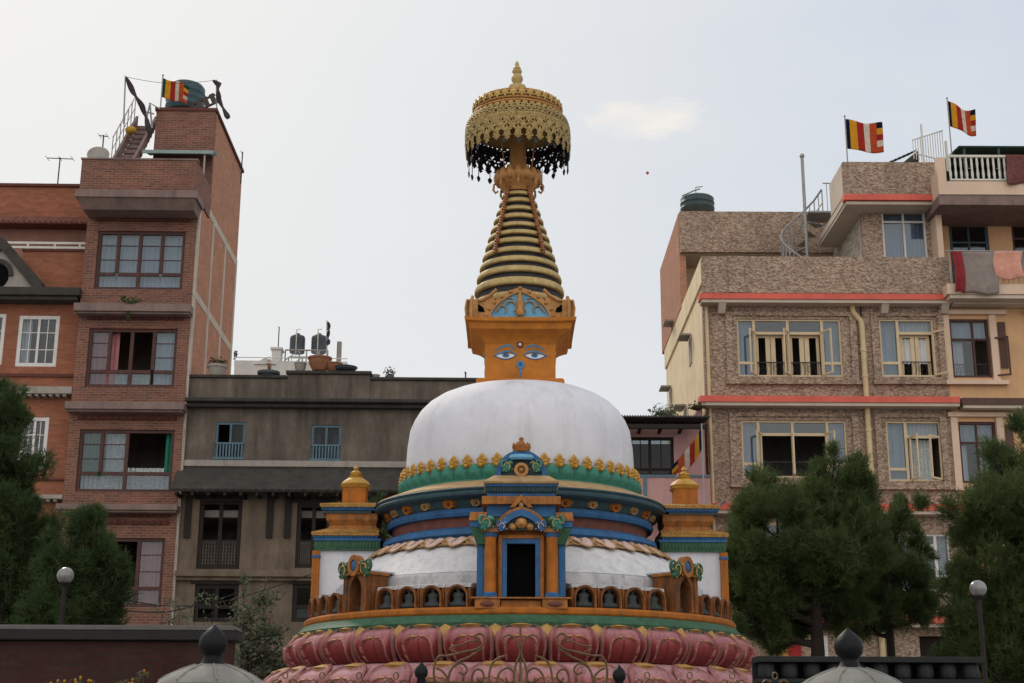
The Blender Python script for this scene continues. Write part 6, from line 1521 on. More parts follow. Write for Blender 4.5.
for x in (sx0, sx0 + (sx1 - sx0) * .33, sx0 + (sx1 - sx0) * .5, sx0 + (sx1 - sx0) * .8, sx1):
    for y in (.5, 1.6): m.tube([(x, y, e), (x, y, zst)], .03, 5)
for y in (.5, 1.6): m.tube([(sx0, y, zst), (sx1, y, zst)], .035, 5); m.tube([(sx0, y, e + .15), (sx0 + (sx1 - sx0) * .33, y, zst)], .02, 4)
m.build('tank_stand', 'steel', wh)
for px, lab in ((297, 'left of two dark grey water tanks on the white house roof'), (318.5, 'right of two dark grey water tanks on the white house roof')):
    p = W3(FW, px, 353, 1.05); zz = W3(FW, px, 334.5, 1.05).z; t = tank(p, .30, zz - p.z, 'tankdark', lab, 5)
    m = MB(); m.tube([(.0, -.34, -.2), (.0, -.34, zz - p.z + .12), (.12, -.2, zz - p.z + .16)], .022, 5); m.build('pipework', 'railwhite', t)
p0 = W3(FW, 327, 362, .3); ragpole(p0, W3(FW, 327, 320.5, .3), [W3(FW, x, y, .25) for x, y in ((328, 322), (329, 330), (327.5, 338), (329, 345))], 'tall pole with dark ragged cloth beside the tanks of the white house')
antenna(W3(FW, 278, 351, .6), W3(FW, 279, 327, .6), 'thin slanting rod antenna on the white house chimney', 1, .02)
ragpole(W3(FW, 235, 362, .2), W3(FW, 235.5, 351, .2), [W3(FW, 235 + dx, y, .2) for dx, y in ((0, 351), (.8, 355), (0, 359))], 'short dark post at the left end of the white house roof', 'post')
antenna(W3(FL, 465.5, 384, .3), W3(FL, 466, 372, .3), 'tiny rod on the grey parapet beside the white dome', 1, .02)
# shrub on the pink house roof
leafclump('roof_shrub', W3(FP, 665, 418, 2.0), (.55, .4, .24), 420, 'leafB', 'small pale shrub growing behind the corrugated pink house roof', 'shrub', None, .10)
leafclump('roof_shrub', W3(FP, 697, 410, .3), (.30, .25, .14), 200, 'leafdry', 'dry weeds growing on the wall end beside the first coral red band', 'weeds', None, .10)
# a red paper kite in the sky
kp = P(647.5, 173, 70); m = MB(); m.add([(-.10, 0, 0), (0, 0, .11), (.10, 0, 0), (0, 0, -.11), (0, -.04, 0)], [(0, 4, 1), (1, 4, 2), (2, 4, 3), (3, 4, 0)]); o = m.build('kite', 'forange', sm=0, loc=kp); s_ = o.modifiers.new('t', 'SOLIDIFY'); s_.thickness = .01; tag(o, 'tiny red kite high in the sky right of the spire', 'kite')
# ------------------------------------------------------------------ trees
MT['juniper'] = leafm('juniper_foliage', (0.038, 0.062, 0.020), (0.105, 0.145, 0.046), (0.15, 0.175, 0.07), 1.8)
MT['juniper2'] = leafm('dark_juniper_foliage', (0.028, 0.052, 0.019), (0.080, 0.120, 0.042), (0.115, 0.14, 0.06), 1.8)
MT['bark'] = paint('dark_bark', (0.028, 0.021, 0.016), 0.4, 6, 0.4, (0.015, 0.012, 0.01), 0.95, 0.6)
def mesh_np(name, V, F, mat, parent):
    me = bpy.data.meshes.new(name); nf, k = F.shape
    me.vertices.add(len(V)); me.vertices.foreach_set('co', V.astype(np.float32).ravel())
    me.loops.add(nf * k); me.loops.foreach_set('vertex_index', F.astype(np.int32).ravel())
    me.polygons.add(nf); me.polygons.foreach_set('loop_start', np.arange(0, nf * k, k, dtype=np.int32))
    me.materials.append(MT[mat]); me.update(); me.validate()
    o = bpy.data.objects.new(name, me); COL.objects.link(o); o.parent = parent; return o
def norm(a): return a / np.maximum(1e-9, np.linalg.norm(a, axis=1, keepdims=True))
def juniper(base_px, Y, lobes, density, label, mat, seed, trunk_top, forks=(), r0=.22):
    """feathery conifer: trunk, limbs to each lobe, thousands of short up-swept needle sprays"""
    rg = np.random.default_rng(seed); rr = random.Random(seed)
    b = P(base_px, 640, Y); b.z = 0
    root = empty('juniper_tree', b, 0, label, 'tree', 'juniper trees round the stupa')
    L = []
    for (px, py, rx, ry, dy) in lobes:
        c = P(px, py, Y + dy); k = (c - CAM).dot(FWD) / FPX; L.append((np.array(c - b), rx * k, ry * k))
    pts = []; outs = []
    for c, rx, rz in L:
        n = int(density * (rx * rx * rz) ** .8)
        # sub-clumps give the crown its knobbly light-and-dark outline
        m_ = max(9, int(12 * rx * rz / .5)); d = norm(rg.normal(size=(m_, 3))); cc = c + d * np.array([rx, rx, rz]) * rg.uniform(.40, 1.20, (m_, 1))
        cr_ = rg.uniform(.16, .40, m_) * min(rx, rz)
        idx = rg.integers(0, m_, n); d2 = norm(rg.normal(size=(n, 3))); q = cc[idx] + d2 * cr_[idx, None] * rg.uniform(.2, 1.7, (n, 1)) ** .8 * np.array([1, 1, 1.25])
        pts.append(q); outs.append(norm(norm(q - c) * .8 + d2 * .6))
    C = np.concatenate(pts); O = np.concatenate(outs); n = len(C); nb = 12
    up = np.array([0, 0, 1.0])
    axis = norm(O * .75 + up * .65 + rg.normal(size=(n, 3)) * .30)
    Cb = np.repeat(C, nb, 0); A = np.repeat(axis, nb, 0)
    D = norm(A + rg.normal(size=(n * nb, 3)) * .65)
    Ln = rg.uniform(.06, .20, (n * nb, 1)); W = norm(np.cross(D, rg.normal(size=(n * nb, 3)))) * rg.uniform(.005, .010, (n * nb, 1))
    st = Cb + A * rg.uniform(-.06, .10, (n * nb, 1))
    V = np.stack([st - W * .5, st + W * .5, st + D * Ln * .6 + W, st + D * Ln], 1).reshape(-1, 3)
    F = np.arange(n * nb * 4).reshape(-1, 4)
    mesh_np('crown', V, F, mat, root)
    m = MB(); tt = P(trunk_top[0], trunk_top[1], Y) - b
    kn = [Vector((0, 0, 0))] + [Vector((tt.x * f + rr.uniform(-.12, .12), tt.y * f + rr.uniform(-.1, .1), tt.z * f)) for f in (.25, .5, .75)] + [tt]
    m.tube(kn, [r0, r0 * .85, r0 * .68, r0 * .45, .04], 9); m.build('trunk', 'bark', root, sm=60)
    m = MB()
    for c, rx, rz in L:
        c = Vector(c); f = min(.95, max(.25, (c.z - rz * .8) / max(.1, tt.z))); s_ = kn[0].lerp(tt, f)
        mid = s_.lerp(c, .5) + Vector((rr.uniform(-.15, .15), rr.uniform(-.15, .15), -.12)); m.tube([s_, mid, c, c + Vector((0, 0, rz * .5))], [r0 * .42, r0 * .3, r0 * .16, .015], 6)
        for k in range(4):
            e_ = c + Vector((rr.uniform(-1, 1) * rx * .9, rr.uniform(-1, 1) * rx * .9, rr.uniform(-.6, .9) * rz)); m.tube([mid.lerp(c, rr.random()), mid.lerp(e_, .6), e_], [r0 * .18, r0 * .1, .01], 5)
    m.build('limbs', 'bark', root, sm=60)
    return root
juniper(803, 31, [(762, 500, 24, 34, 0), (748, 545, 24, 44, .3), (778, 535, 34, 50, -.5), (770, 590, 36, 42, .3), (815, 520, 34, 50, .4), (848, 495, 26, 42, 0), (835, 555, 40, 48, -.4), (862, 545, 26, 44, .3), (805, 585, 34, 36, .8), (848, 592, 22, 26, .4), (750, 620, 24, 30, 0), (826, 478, 18, 24, .2), (790, 612, 30, 26, .8), (735, 585, 16, 30, .4), (835, 612, 20, 22, .6), (772, 628, 26, 22, .9), (824, 600, 24, 26, .9), (760, 560, 26, 36, .6)],
        4200, 'broad dark juniper tree with forked top, just right of the stupa', 'juniper', 11, (815, 500))
juniper(872, 32.5, [(906, 515, 18, 26, 0), (895, 550, 30, 34, .2), (912, 585, 24, 34, 0), (884, 600, 18, 24, -.3), (905, 612, 22, 20, .2), (880, 570, 24, 26, .4), (868, 585, 20, 30, .5), (866, 622, 18, 20, .5), (922, 548, 10, 22, .2), (928, 612, 12, 18, .1)],
        3800, 'small low juniper in the gap beside the broad juniper, leaving the white window visible', 'juniper', 12, (896, 530), r0=.15)
juniper(1003, 29, [(1000, 470, 22, 34, 0), (1030, 455, 24, 36, .2), (982, 515, 26, 36, 0), (1016, 520, 40, 50, -.3), (970, 560, 22, 36, .2), (1000, 590, 44, 50, 0), (1045, 540, 40, 80, .2), (966, 615, 24, 30, .1), (1010, 640, 50, 40, .2), (1048, 640, 40, 50, 0), (1000, 676, 46, 34, -.2), (960, 655, 22, 30, .2)],
        3900, 'tall dark juniper tree cut by the right edge of the picture', 'juniper', 13, (1012, 480))
juniper(14, 28, [(-8, 430, 26, 40, 0), (6, 465, 26, 46, 0), (-30, 470, 40, 60, .3), (16, 520, 28, 46, -.2), (-10, 540, 50, 60, .2), (22, 580, 32, 42, 0), (-20, 610, 50, 50, .2), (34, 610, 26, 26, .2), (30, 560, 24, 44, .1), (20, 500, 24, 44, .2)],
        3900, 'tall dark juniper tree at the left edge', 'juniper2', 14, (0, 440))
juniper(78, 26, [(88, 525, 15, 24, 0), (70, 552, 24, 28, .1), (98, 560, 22, 32, -.2), (55, 585, 24, 32, .2), (88, 595, 30, 32, 0), (110, 596, 14, 24, .2), (45, 615, 26, 24, 0), (95, 622, 26, 18, 0), (72, 600, 30, 30, -.1), (92, 545, 18, 26, .1), (108, 580, 18, 28, .1)],
        3900, 'shorter rounded juniper behind the brick wall, next to the left globe lamp', 'juniper2', 15, (88, 535), r0=.15)
juniper(378, 30, [(377, 520, 9, 20, 0), (372, 545, 14, 22, 0), (384, 535, 8, 16, 0), (375, 575, 16, 24, 0)],
        3200, 'slim young juniper peeping out between the left side shrine and the dome', 'juniper2', 16, (376, 520), r0=.08)

# ------------------------------------------------------------------ leafy shrub and twigs before the grey house
def sprayshrub(px, Y, stems, label, lsize=.075, n=26, seed=1, group='thin pale shrubs before the grey house'):
    rr = random.Random(seed); b = P(px, 640, Y); b.z = 0; root = empty('thin_shrub', b, 0, label, 'shrub', group)
    st = MB(); lf = MB()
    for (x, y, s_) in stems:
        t = P(x, y, Y + rr.uniform(-.3, .3)) - b; base = Vector((rr.uniform(-.2, .2), rr.uniform(-.2, .2), 0)); mid = base.lerp(t, .55) + Vector((rr.uniform(-.15, .15), rr.uniform(-.1, .1), .1))
        pts = [base, base.lerp(mid, .5), mid, mid.lerp(t, .5) + Vector((rr.uniform(-.06, .06), 0, .03)), t]; st.tube(pts, [.02, .016, .012, .008, .003], 5)
        tw = []
        for k in range(int(13 * s_)):
            f = rr.uniform(.45, 1); i = 2 if f > .55 else 1; q = mid.lerp(t, max(0, (f - .55) / .45)) if f > .55 else base.lerp(mid, f / .55)
            e_ = q + Vector((rr.uniform(-.32, .32), rr.uniform(-.3, .3), rr.uniform(.02, .30))) * s_; st.tube([q, q.lerp(e_, .5) + Vector((0, 0, .02)), e_], [.006, .004, .002], 4); tw.append((q, e_))
        tw.append((mid, t))
        for q, e_ in tw:
            for k in range(n):
                p_ = q.lerp(e_, rr.uniform(.15, 1.05)) + Vector((rr.gauss(0, .04), rr.gauss(0, .04), rr.gauss(0, .04)))
                d = Vector((rr.gauss(0, 1), rr.gauss(0, 1), rr.gauss(0, .6) - .2)).normalized(); w = d.orthogonal().normalized(); w = (w + d.cross(w) * rr.uniform(-1, 1)).normalized(); L_ = lsize * rr.uniform(.6, 1.4)
                lf.add([p_, p_ + d * L_ * .5 + w * L_ * .28, p_ + d * L_, p_ + d * L_ * .5 - w * L_ * .28], [(0, 1, 2, 3)])
    st.build('stems', 'bark', root, sm=60); lf.build('leaves', 'leafB', root, sm=0)
sprayshrub(264, 25, [(243, 582, 1), (252, 600, 1.2), (262, 596, 1.2), (240, 618, 1.1), (270, 618, 1.2), (276, 640, 1.2), (256, 632, 1.3), (246, 648, 1.2), (266, 655, 1.3), (280, 628, .9)], 'thin tall pale-leaved shrub rising between the brick wall and the pink lotus base', seed=3, n=34)
sprayshrub(176, 25, [(166, 592, .7), (172, 610, .7), (180, 606, .7)], 'sparse twiggy shrub above the middle of the wall coping', seed=4, n=10)
sprayshrub(208, 25, [(190, 606, .7), (214, 598, .7), (205, 616, .7)], 'sparse twiggy shrub above the right end of the wall coping', seed=5, n=10)

# ------------------------------------------------------------------ compound wall, rail of drums, lamps
MT['wallbrick'] = brick('dark_wall_brick', (0.055, 0.019, 0.015), (0.036, 0.014, 0.012), (0.032, 0.02, 0.017), dirt=0.5)
MT['coping'] = paint('mossy_grey_coping', (0.046, 0.042, 0.039), 0.35, 2.5, 0.5, (0.04, 0.04, 0.035), 0.9, 0.5)
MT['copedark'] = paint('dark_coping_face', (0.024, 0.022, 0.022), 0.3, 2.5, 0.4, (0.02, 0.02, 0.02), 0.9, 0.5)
YW = 18.0
a0, a1 = P(-160, 640, YW), P(236, 640, YW); zt_ = P(120, 626, YW).z; zc_ = P(120, 640, YW).z
cwl = empty('brick_wall', (a0.x, YW, 0), 0, 'long dark brick compound wall with grey coping, left of the lotus base', 'wall'); Lw = a1.x - a0.x
m = MB(); m.box(0, Lw - .08, .10, .40, 0, zc_ - .01); m.build('masonry', 'wallbrick', cwl, sm=0)
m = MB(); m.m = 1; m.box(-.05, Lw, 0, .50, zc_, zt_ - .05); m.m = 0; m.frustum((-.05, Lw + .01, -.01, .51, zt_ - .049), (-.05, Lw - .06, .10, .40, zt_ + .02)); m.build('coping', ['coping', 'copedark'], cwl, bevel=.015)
# right: dark rail with a row of drums
b0, b1 = P(757, 660, YW), P(985, 660, YW); zt2_, zb2_ = P(860, 656.5, YW).z, P(860, 681.5, YW).z
rl = empty('drum_rail', (b0.x, YW, 0), 0, 'dark framed rail holding a row of rounded grey drums, right of the lotus base', 'rail'); Lr = b1.x - b0.x
MT['drum'] = paint('dull_blue_grey_drum', (0.024, 0.027, 0.030), 0.4, 6, 0.5, (0.015, 0.015, 0.015), 0.65, 0.3)
MT['railwall'] = paint('dark_rail_paint', (0.019, 0.020, 0.021), 0.3, 4, 0.4, (0.015, 0.015, 0.015), 0.8, 0.3)
m = MB(); m.box(0, Lr, -.02, .42, zt2_ - .07, zt2_); m.box(0, Lr, -.02, .42, zb2_ - .02, zb2_ + .03); m.box(0, Lr, .36, .42, zb2_ + .031, zt2_ - .071); m.box(0, Lr, .06, .40, 0, zb2_ - .021)
nd = 10
m.build('frame', 'railwall', rl, bevel=.006)
hd = zt2_ - .07 - zb2_ - .03
for k in range(nd):
    m = MB(); m.lathe([(.02, 0), (.07, .0), (.10, hd * .14), (.108, hd * .5), (.10, hd * .86), (.07, hd * .999), (.02, hd)], 20, wob=lambda a, j: 1 + (.02 * math.cos(8 * a) if 1 < j < 5 else 0)); m.build('drum', 'drum', rl, loc=(Lr * (k + .5) / nd, .16, zb2_ + .031))
MT['globe'] = paint('milky_lamp_glass', (0.20, 0.195, 0.19), 0.25, 9, 0.7, (0.06, 0.055, 0.05), 0.22, 0, spec=0.8)
def lamp(px, py, Y, label):
    c = P(px, py, Y); r = 8.3 * (c - CAM).dot(FWD) / FPX; t = empty('globe_lamp', (c.x, c.y, 0), 0, label, 'lamp post', 'globe lamps')
    m = MB(); m.blob((0, 0, c.z), r, 28, 18); m.build('globe', 'globe', t, sm=80)
    m = MB(); m.lathe([(.07, 0), (.06, .3), (.034, .4), (.03, c.z - r * 1.25), (.05, c.z - r * 1.2), (.075, c.z - r * 1.02), (.08, c.z - r * .9)], 14); m.build('post', 'oldwood', t)
lamp(65.5, 575.5, 20, 'white globe lamp on a thin dark post before the juniper on the left')
lamp(978, 588.5, 20, 'white globe lamp on a thin dark post before the juniper on the right')

# ------------------------------------------------------------------ gate pillars, iron gate
MT['capstone'] = paint('weathered_grey_cap', (0.215, 0.21, 0.19), 0.25, 3, 0.5, (0.08, 0.075, 0.06), 0.85, 0.4)
MT['finial'] = paint('dark_polished_stone', (0.009, 0.009, 0.011), 0.3, 5, 0.3, (0.008, 0.008, 0.008), 0.5, 0.2, spec=.15)
YG = 12.5
def pillar(px, tip, label):
    c = P(px, tip, YG); k = (c - CAM).dot(FWD) / FPX; ztip = c.z
    zn = P(px, tip + 38, YG).z; zc = P(px, tip + 42, YG).z
    t = empty('gate_pillar', (c.x, YG, 0), 0, label, 'gate pillar', 'domed gate pillars')
    def z(py): return P(px, tip + py, YG).z
    m = MB(); m.lathe([(52 * k, z(62)), (53 * k, z(60)), (50 * k, z(56.5)), (38 * k, z(49)), (24 * k, z(43.5)), (17 * k, z(41)), (12 * k, z(39.5))], 40)
    # eight faint ribs on the cap
    for j in range(8):
        a = 2 * math.pi * j / 8 + .3; m.tube([(r_ * k * math.cos(a), r_ * k * math.sin(a), z(py) + .004) for r_, py in ((51, 58), (44, 52.8), (30, 46), (16, 40.9))], .012, 5)
    m.build('domed_cap', 'capstone', t, sm=50)
    m = MB(); m.lathe([(13 * k, z(40)), (11 * k, z(38)), (9 * k, z(34)), (8.5 * k, z(31.5)), (9.5 * k, z(30)), (13 * k, z(26)), (14.6 * k, z(20)), (13.5 * k, z(14)), (10 * k, z(8.5)), (5.5 * k, z(4.3)), (2.2 * k, z(1.6)), (0, z(-.4))], 32); m.build('bud_finial', 'finial', t, sm=60)
    m = MB(); m.box(-.42, .42, -.42, .42, 0, z(64)); m.box(-.48, .48, -.48, .48, z(66), z(62.5)); m.build('shaft', 'wallbrick', t, bevel=.02)
pillar(214.5, 624.5, 'left gate pillar with domed grey cap and dark bud finial before the brick wall'); pillar(847.5, 628, 'right gate pillar with domed grey cap and dark bud finial before the rail of drums')
MT['iron'] = paint('rusty_bronze_iron', (0.155, 0.095, 0.05), 0.35, 9, 0.4, (0.05, 0.03, 0.02), 0.5, 0.2, metal=.4)
gL, gR = P(421.5, 683, YG), P(619, 686, YG)
gate = empty('iron_gate', ((gL.x + gR.x) / 2, YG, 0), 0, 'scrolled bronze iron gate with two dark bud finials before the pink lotus', 'gate')
ox_, kx = (gL.x + gR.x) / 2, 0
def G(px, py): p = P(px, py, YG); return Vector((p.x - ox_, 0, p.z))
for px, tip in ((421.5, 661.5), (619, 664.5)):
    c = G(px, tip); k = (P(px, tip, YG) - CAM).dot(FWD) / FPX
    m = MB(); m.lathe([(4.5 * k, -24 * k), (4 * k, -16.5 * k), (6.2 * k, -14 * k), (6.8 * k, -10 * k), (5.6 * k, -6.2 * k), (2.8 * k, -3 * k), (1.0 * k, -1 * k), (0, .6 * k)], 20, tuple(c)); m.m = 1; m.tube([(c.x, 0, 0), (c.x, 0, c.z - 22 * k)], .045, 8); m.build('gate_post', ['finial', 'railwall'], gate, sm=60)
def scroll(pts, r=.011, y=0):
    m = MB(); P_ = [G(*p) for p in pts]
    # Catmull-Rom through the traced bends
    out = []
    for i in range(len(P_) - 1):
        p0, p1, p2, p3 = P_[max(0, i - 1)], P_[i], P_[i + 1], P_[min(len(P_) - 1, i + 2)]
        for k in range(6):
            t = k / 6; out.append(.5 * ((2 * p1) + (p2 - p0) * t + (2 * p0 - 5 * p1 + 4 * p2 - p3) * t * t + (3 * p1 - p0 - 3 * p2 + p3) * t ** 3) + Vector((0, y, 0)))
    out.append(P_[-1] + Vector((0, y, 0)))
    m.tube(out, r, 6); return m.build('scroll', 'iron', gate, sm=60)
cxg = 520.5
def both(pts, **k): scroll(pts, **k); scroll([(2 * cxg - x, y + .0) for x, y in pts], **k)
both([(437, 690), (434, 676), (434.5, 665), (438, 657.5), (443, 655.5), (446, 656), (455, 654), (468, 651), (477, 649), (483, 644), (484, 637), (480, 633.5), (475.5, 635.5), (476.5, 640), (479, 640.5)])
both([(447, 690), (450, 672), (457, 664), (463, 664), (467, 669), (464, 674), (459, 672)])
both([(436, 668), (442, 671), (447, 678), (445, 684), (440, 683)])
both([(452, 668), (458, 662), (468, 657.5), (476, 652.5), (482, 648.5)])
both([(488, 690), (489, 676), (492, 664), (499, 658), (505, 656)])
both([(500, 692), (497, 680), (501, 671), (508, 668), (514, 673), (513, 681), (508, 682), (506, 678)])
both([(515, 690), (514, 676), (516, 664), (519, 657), (520, 652)])
both([(474, 690), (472, 678), (475, 670), (481, 670), (484, 676), (481, 681), (477, 678)])
both([(457, 652), (450, 650), (452, 646.5), (461, 645), (470, 641), (477, 642)], r=.008)
both([(506, 646), (502, 640), (507, 635), (514, 637), (518, 644), (520, 652)], r=.008)
scroll([(520.5, 700), (520.5, 670), (520.5, 640), (520.5, 626)], r=.011, y=.02)
m = MB(); p0, p1 = G(421.5, 682), G(619, 684); m.tube([p0 + Vector((0, .02, 0)), p1 + Vector((0, .02, 0))], .014, 6); m.tube([p0 - Vector((0, -.02, 1.9)), p1 - Vector((0, -.02, 1.9))], .016, 6)
for k in range(17):
    x = p0.x + (p1.x - p0.x) * k / 16; m.tube([(x, .02, .1), (x, .02, p0.z)], .012, 6)
m.build('bars', 'iron', gate)
def fence(x0, x1, label):
    a, b = P(x0, 683, YG), P(x1, 683, YG); f = empty('iron_fence', (a.x, YG + .02, 0), 0, label, 'fence', 'low scrolled iron fences'); L_ = b.x - a.x; zt = P((x0 + x1) / 2, 682, YG).z
    m = MB(); m.tube([(0, 0, zt - .09), (L_, 0, zt - .09)], .014, 6); m.tube([(0, 0, .2), (L_, 0, .2)], .014, 6)
    n = int(L_ / .14)
    for k in range(n + 1): m.tube([(L_ * k / n, 0, .05), (L_ * k / n, 0, zt - .09)], .010, 5)
    m.build('bars', 'iron', f)
    m = MB(); n2 = int(L_ / .30)
    for k in range(n2):
        x = L_ * (k + .5) / n2
        for s in (-1, 1):
            m.tube([(x + s * (.015 + .022 * t * (1 - t / 6.5) * 1.0 + .012 * math.sin(t * 1.2)), 0, zt - .09 + .026 * t) for t in [i * .35 for i in range(13)]], .007, 5)
            m.tube([(x + s * (.075 + .035 * math.cos(t)), 0, zt - .02 + .04 * math.sin(t)) for t in [i * .5 - 1.5 for i in range(10)]], .007, 5)
        m.tube([(x + .022 * math.cos(t), 0, zt + .055 + .028 * math.sin(t)) for t in [i * .6 for i in range(12)]], .006, 5)
    m.build('scrolls', 'iron', f, sm=60)
fence(266, 414, 'low scrolled iron fence between the left pillar and the gate'); fence(626, 797, 'low scrolled iron fence between the gate and the right pillar')
# marigold-like yellow flower heads at the foot of the wall
MT['marigold'] = paint('yellow_flower', (0.36, 0.17, 0.02), 0.3, 9, 0.4, (0.18, 0.06, 0.01), 0.8, 0)
rr = random.Random(9)
for i, (x0, x1, lab) in enumerate(((42, 78, 'yellow flowering plant at the lower left corner under the brick wall'), (78, 112, 'yellow flowering plant in the middle of the row under the brick wall'), (112, 156, 'tallest yellow flowering plant of the row under the brick wall, nearest the pillar'))):
    Y = 16.5; b = P((x0 + x1) / 2, 683, Y); b.z = 0; t = empty('flowering_plant', b, 0, lab, 'plant', 'yellow flowers under the brick wall'); st = MB(); fl_ = MB(); lf = MB()
    for k in range(15):
        q = P(rr.uniform(x0, x1), rr.uniform(669 if i == 2 and k % 9 == 0 else 678, 700), Y + rr.uniform(-.25, .25)) - b; st.tube([(q.x * .5, q.y * .5, 0), (q.x * .9, q.y, q.z * .7), tuple(q)], [.012, .008, .004], 4)
        fl_.lathe([(.0, -.02), (.010, -.01), (.018, .012), (.010, .028), (0, .035)], 7, tuple(q))
        for j in range(22):
            p_ = Vector((q.x * .8, q.y * .8, q.z)) + Vector((rr.gauss(0, .07), rr.gauss(0, .07), -abs(rr.gauss(.16, .14)))); d = Vector((rr.gauss(0, 1), rr.gauss(0, 1), rr.gauss(0, 1))).normalized(); w = d.orthogonal().normalized() * .022
            lf.add([p_, p_ + d * .05 + w, p_ + d * .10, p_ + d * .05 - w], [(0, 1, 2, 3)])
    st.build('stems', 'leafA', t); fl_.build('flower_heads', 'marigold', t); lf.build('leaves', 'leafdry', t, sm=0)
# wires slung across the lower left
for pts, lab in ((((108, 597, 33), (170, 606, 34), (230, 600, 36), (312, 574, 39)), 'long sagging black cable slung low across the grey house front'), (((120, 610, 33), (165, 612, 33), (215, 600, 35), (246, 590, 39)), 'shorter sagging cable below the long one, left of the grey house')):
    W = [P(*q) for q in pts]; out = []
    for i in range(len(W) - 1):
        p0, p1, p2, p3 = W[max(0, i - 1)], W[i], W[i + 1], W[min(len(W) - 1, i + 2)]
        for k in range(8): t = k / 8; out.append(.5 * ((2 * p1) + (p2 - p0) * t + (2 * p0 - 5 * p1 + 4 * p2 - p3) * t * t + (3 * p1 - p0 - 3 * p2 + p3) * t ** 3))
    out.append(W[-1]); m = MB(); m.tube(out, .014, 5); o = m.build('overhead_cable', 'railwall'); tag(o, lab, 'cable', 'cables before the grey house')
# pigeon on the right shrine's eave
pb = P(716, 512.5, YS - .40)
def pigeon(loc, label):
    m = MB(); L_ = [(-.17, .0, .012, .006), (-.10, .02, .03, .016), (-.05, .05, .05, .045), (0, .075, .058, .056), (.05, .095, .05, .052), (.085, .125, .034, .036), (.10, .155, .026, .026), (.118, .175, .028, .028), (.14, .178, .022, .022), (.155, .172, .008, .008), (.175, .165, .002, .002)]
    vs = []; n = 12
    for (x, z, ry, rz) in L_:
        for i in range(n): a = 2 * math.pi * i / n; vs.append((x, ry * math.cos(a), z + rz * math.sin(a)))
    m.add(vs, [(j * n + i, j * n + (i + 1) % n, (j + 1) * n + (i + 1) % n, (j + 1) * n + i) for j in range(len(L_) - 1) for i in range(n)] + [tuple(range(n)), tuple(range((len(L_) - 1) * n, len(L_) * n))])
    for s in (-1, 1): m.tube([(.02, s * .02, .03), (.02, s * .02, -.015), (.045, s * .025, -.02)], .005, 5)
    o = m.build('pigeon', paint('pigeon_grey', (0.10, 0.105, 0.12), 0.4, 20, 0.3, (0.03, 0.03, 0.04), 0.7, 0), sm=80, fix=True); o.location = loc; o.rotation_euler.z = R(10); tag(o, label, 'bird')
pigeon(pb, 'small grey pigeon perched on the tiled eave of the right side shrine')
# ------------------------------------------------------------------ ground, light, sky
g = MB(); g.add([(-600, -200, 0), (600, -200, 0), (600, 900, 0), (-600, 900, 0)], [(0, 1, 2, 3)])
go = g.build('ground', paint('stone_paving', (0.24, 0.22, 0.20), 0.3, 0.6, 0.4, (0.08, 0.07, 0.06), 0.85, 0.2, streak=False), sm=0); tag(go, kind='structure')

SAZ, SEL = R(-28), R(40)                 # sun behind the houses, a little to the left of the spire
sd = bpy.data.lights.new('sun', 'SUN'); so = bpy.data.objects.new('sun', sd); COL.objects.link(so)
S = Vector((math.sin(SAZ) * math.cos(SEL), math.cos(SAZ) * math.cos(SEL), math.sin(SEL)))
so.rotation_euler = S.to_track_quat('Z', 'Y').to_euler(); so.location = (0, 0, 60)
sd.energy = 1.3; sd.angle = R(12); sd.color = (1.0, 0.90, 0.76)

w = bpy.data.worlds.new('World'); scene.world = w; w.use_nodes = True; nt = w.node_tree
bg = nt.nodes['Background']; bg.inputs['Strength'].default_value = 0.10
sky = nt.nodes.new('ShaderNodeTexSky'); sky.sky_type = 'NISHITA'; sky.sun_disc = False
sky.sun_elevation = SEL; sky.sun_rotation = SAZ; sky.dust_density = 4.0; sky.air_density = 1.3; sky.ozone_density = 1.0
tc = nt.nodes.new('ShaderNodeTexCoord')
def wm(op, a, b=None, clamp=False):
    n = nt.nodes.new('ShaderNodeMath'); n.operation = op; n.use_clamp = clamp
    for i, v in enumerate((a, b)):
        if v is None: continue
        if isinstance(v, (int, float)): n.inputs[i].default_value = v
        else: nt.links.new(v, n.inputs[i])
    return n.outputs[0]
mp = nt.nodes.new('ShaderNodeMapping'); mp.inputs['Scale'].default_value = (1, 1, 2.6); nt.links.new(tc.outputs['Generated'], mp.inputs[0])
nz = nt.nodes.new('ShaderNodeTexNoise'); nz.inputs['Scale'].default_value = 3.2; nz.inputs['Detail'].default_value = 9; nz.inputs['Roughness'].default_value = 0.6
nt.links.new(mp.outputs[0], nz.inputs['Vector'])
veil = ramp(nt, nz.outputs['Fac'], [(0.35, 0.0), (0.75, 1.0)])
sep0 = nt.nodes.new('ShaderNodeSeparateXYZ'); nt.links.new(tc.outputs['Generated'], sep0.inputs[0])
# thin haze veil over the whole sky, warmer and whiter towards the sun, bluer away from it
dp = nt.nodes.new('ShaderNodeVectorMath'); dp.operation = 'DOT_PRODUCT'; nt.links.new(tc.outputs['Generated'], dp.inputs[0]); dp.inputs[1].default_value = tuple(S)
near = ramp(nt, dp.outputs['Value'], [(0.70, 0.0), (0.95, 1.0)])
hz = mixc(nt, near, (4.5, 5.15, 6.15), (6.6, 6.65, 6.65))
hz = mixc(nt, wm('MULTIPLY', veil, 0.45), hz, (6.6, 6.7, 6.75))
low_ = ramp(nt, sep0.outputs[2], [(0.20, 0.62), (0.46, 0.0)])
hz = mixc(nt, low_, hz, (6.75, 6.75, 6.65))
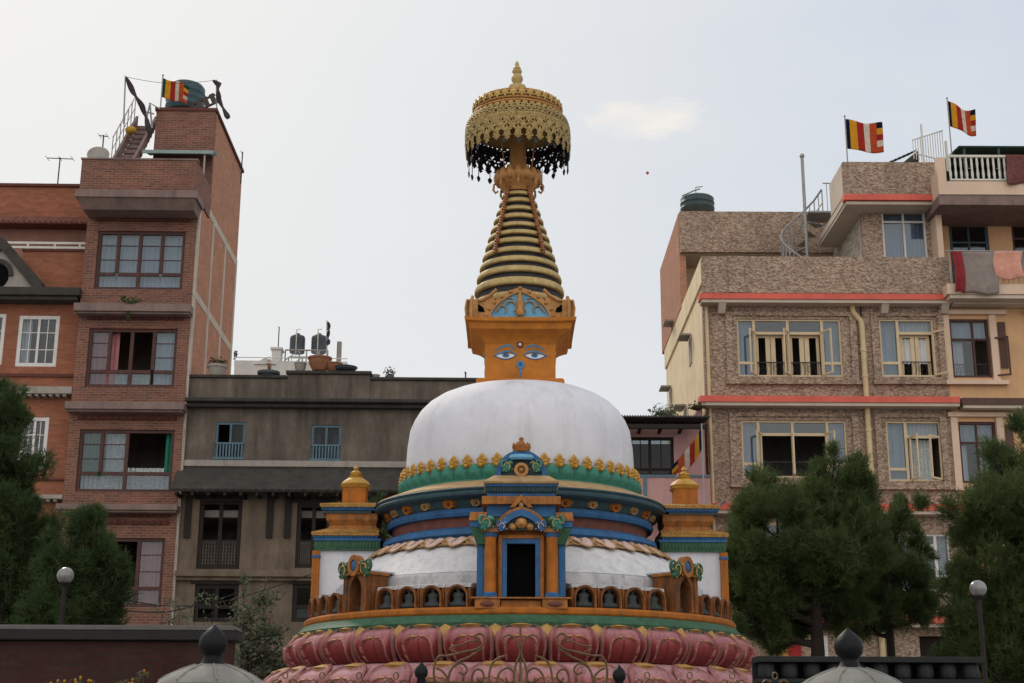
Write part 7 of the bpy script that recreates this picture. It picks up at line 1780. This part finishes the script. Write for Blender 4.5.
# unseen sky behind the viewer, brightened as added fill for the shaded facades
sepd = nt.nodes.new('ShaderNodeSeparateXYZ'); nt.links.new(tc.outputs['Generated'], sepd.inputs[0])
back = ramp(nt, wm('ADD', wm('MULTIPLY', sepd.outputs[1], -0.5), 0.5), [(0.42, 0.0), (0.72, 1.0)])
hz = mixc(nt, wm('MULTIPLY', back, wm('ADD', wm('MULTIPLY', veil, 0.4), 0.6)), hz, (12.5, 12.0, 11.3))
# one small cumulus: a soft patch broken up by noise
cdir = ray(648, 118).normalized(); cr = cdir.cross(Vector((0, 0, 1))).normalized(); cu = cr.cross(cdir)
def dotv(v, d):
    n = nt.nodes.new('ShaderNodeVectorMath'); n.operation = 'DOT_PRODUCT'; nt.links.new(tc.outputs['Generated'], n.inputs[0]); n.inputs[1].default_value = tuple(v); return n.outputs['Value']
ux = wm('DIVIDE', dotv(cr, 0), 0.050); uz = wm('DIVIDE', wm('ADD', dotv(cu, 0), 0.0), 0.0155)
d2 = wm('ADD', wm('MULTIPLY', ux, ux), wm('MULTIPLY', uz, uz))
n4 = nt.nodes.new('ShaderNodeTexNoise'); n4.inputs['Scale'].default_value = 34; n4.inputs['Detail'].default_value = 8; n4.inputs['Roughness'].default_value = .6; nt.links.new(mp.outputs[0], n4.inputs['Vector'])
puff = wm('SUBTRACT', wm('ADD', wm('SUBTRACT', 1.0, d2), wm('MULTIPLY', n4.outputs['Fac'], 2.6)), 1.45)
front = wm('GREATER_THAN', dotv(cdir, 0), 0.5)
puff = wm('MULTIPLY', ramp(nt, puff, [(0.0, 0.0), (0.9, 1.0)]), front)
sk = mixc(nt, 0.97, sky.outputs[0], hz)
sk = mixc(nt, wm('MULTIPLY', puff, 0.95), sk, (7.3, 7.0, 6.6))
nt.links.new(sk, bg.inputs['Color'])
vs_ = scene.view_settings; vs_.view_transform = 'Standard'; vs_.look = 'None'; vs_.exposure = 0.30; vs_.gamma = 1; vs_.use_curve_mapping = False
scene.render.engine = 'CYCLES'
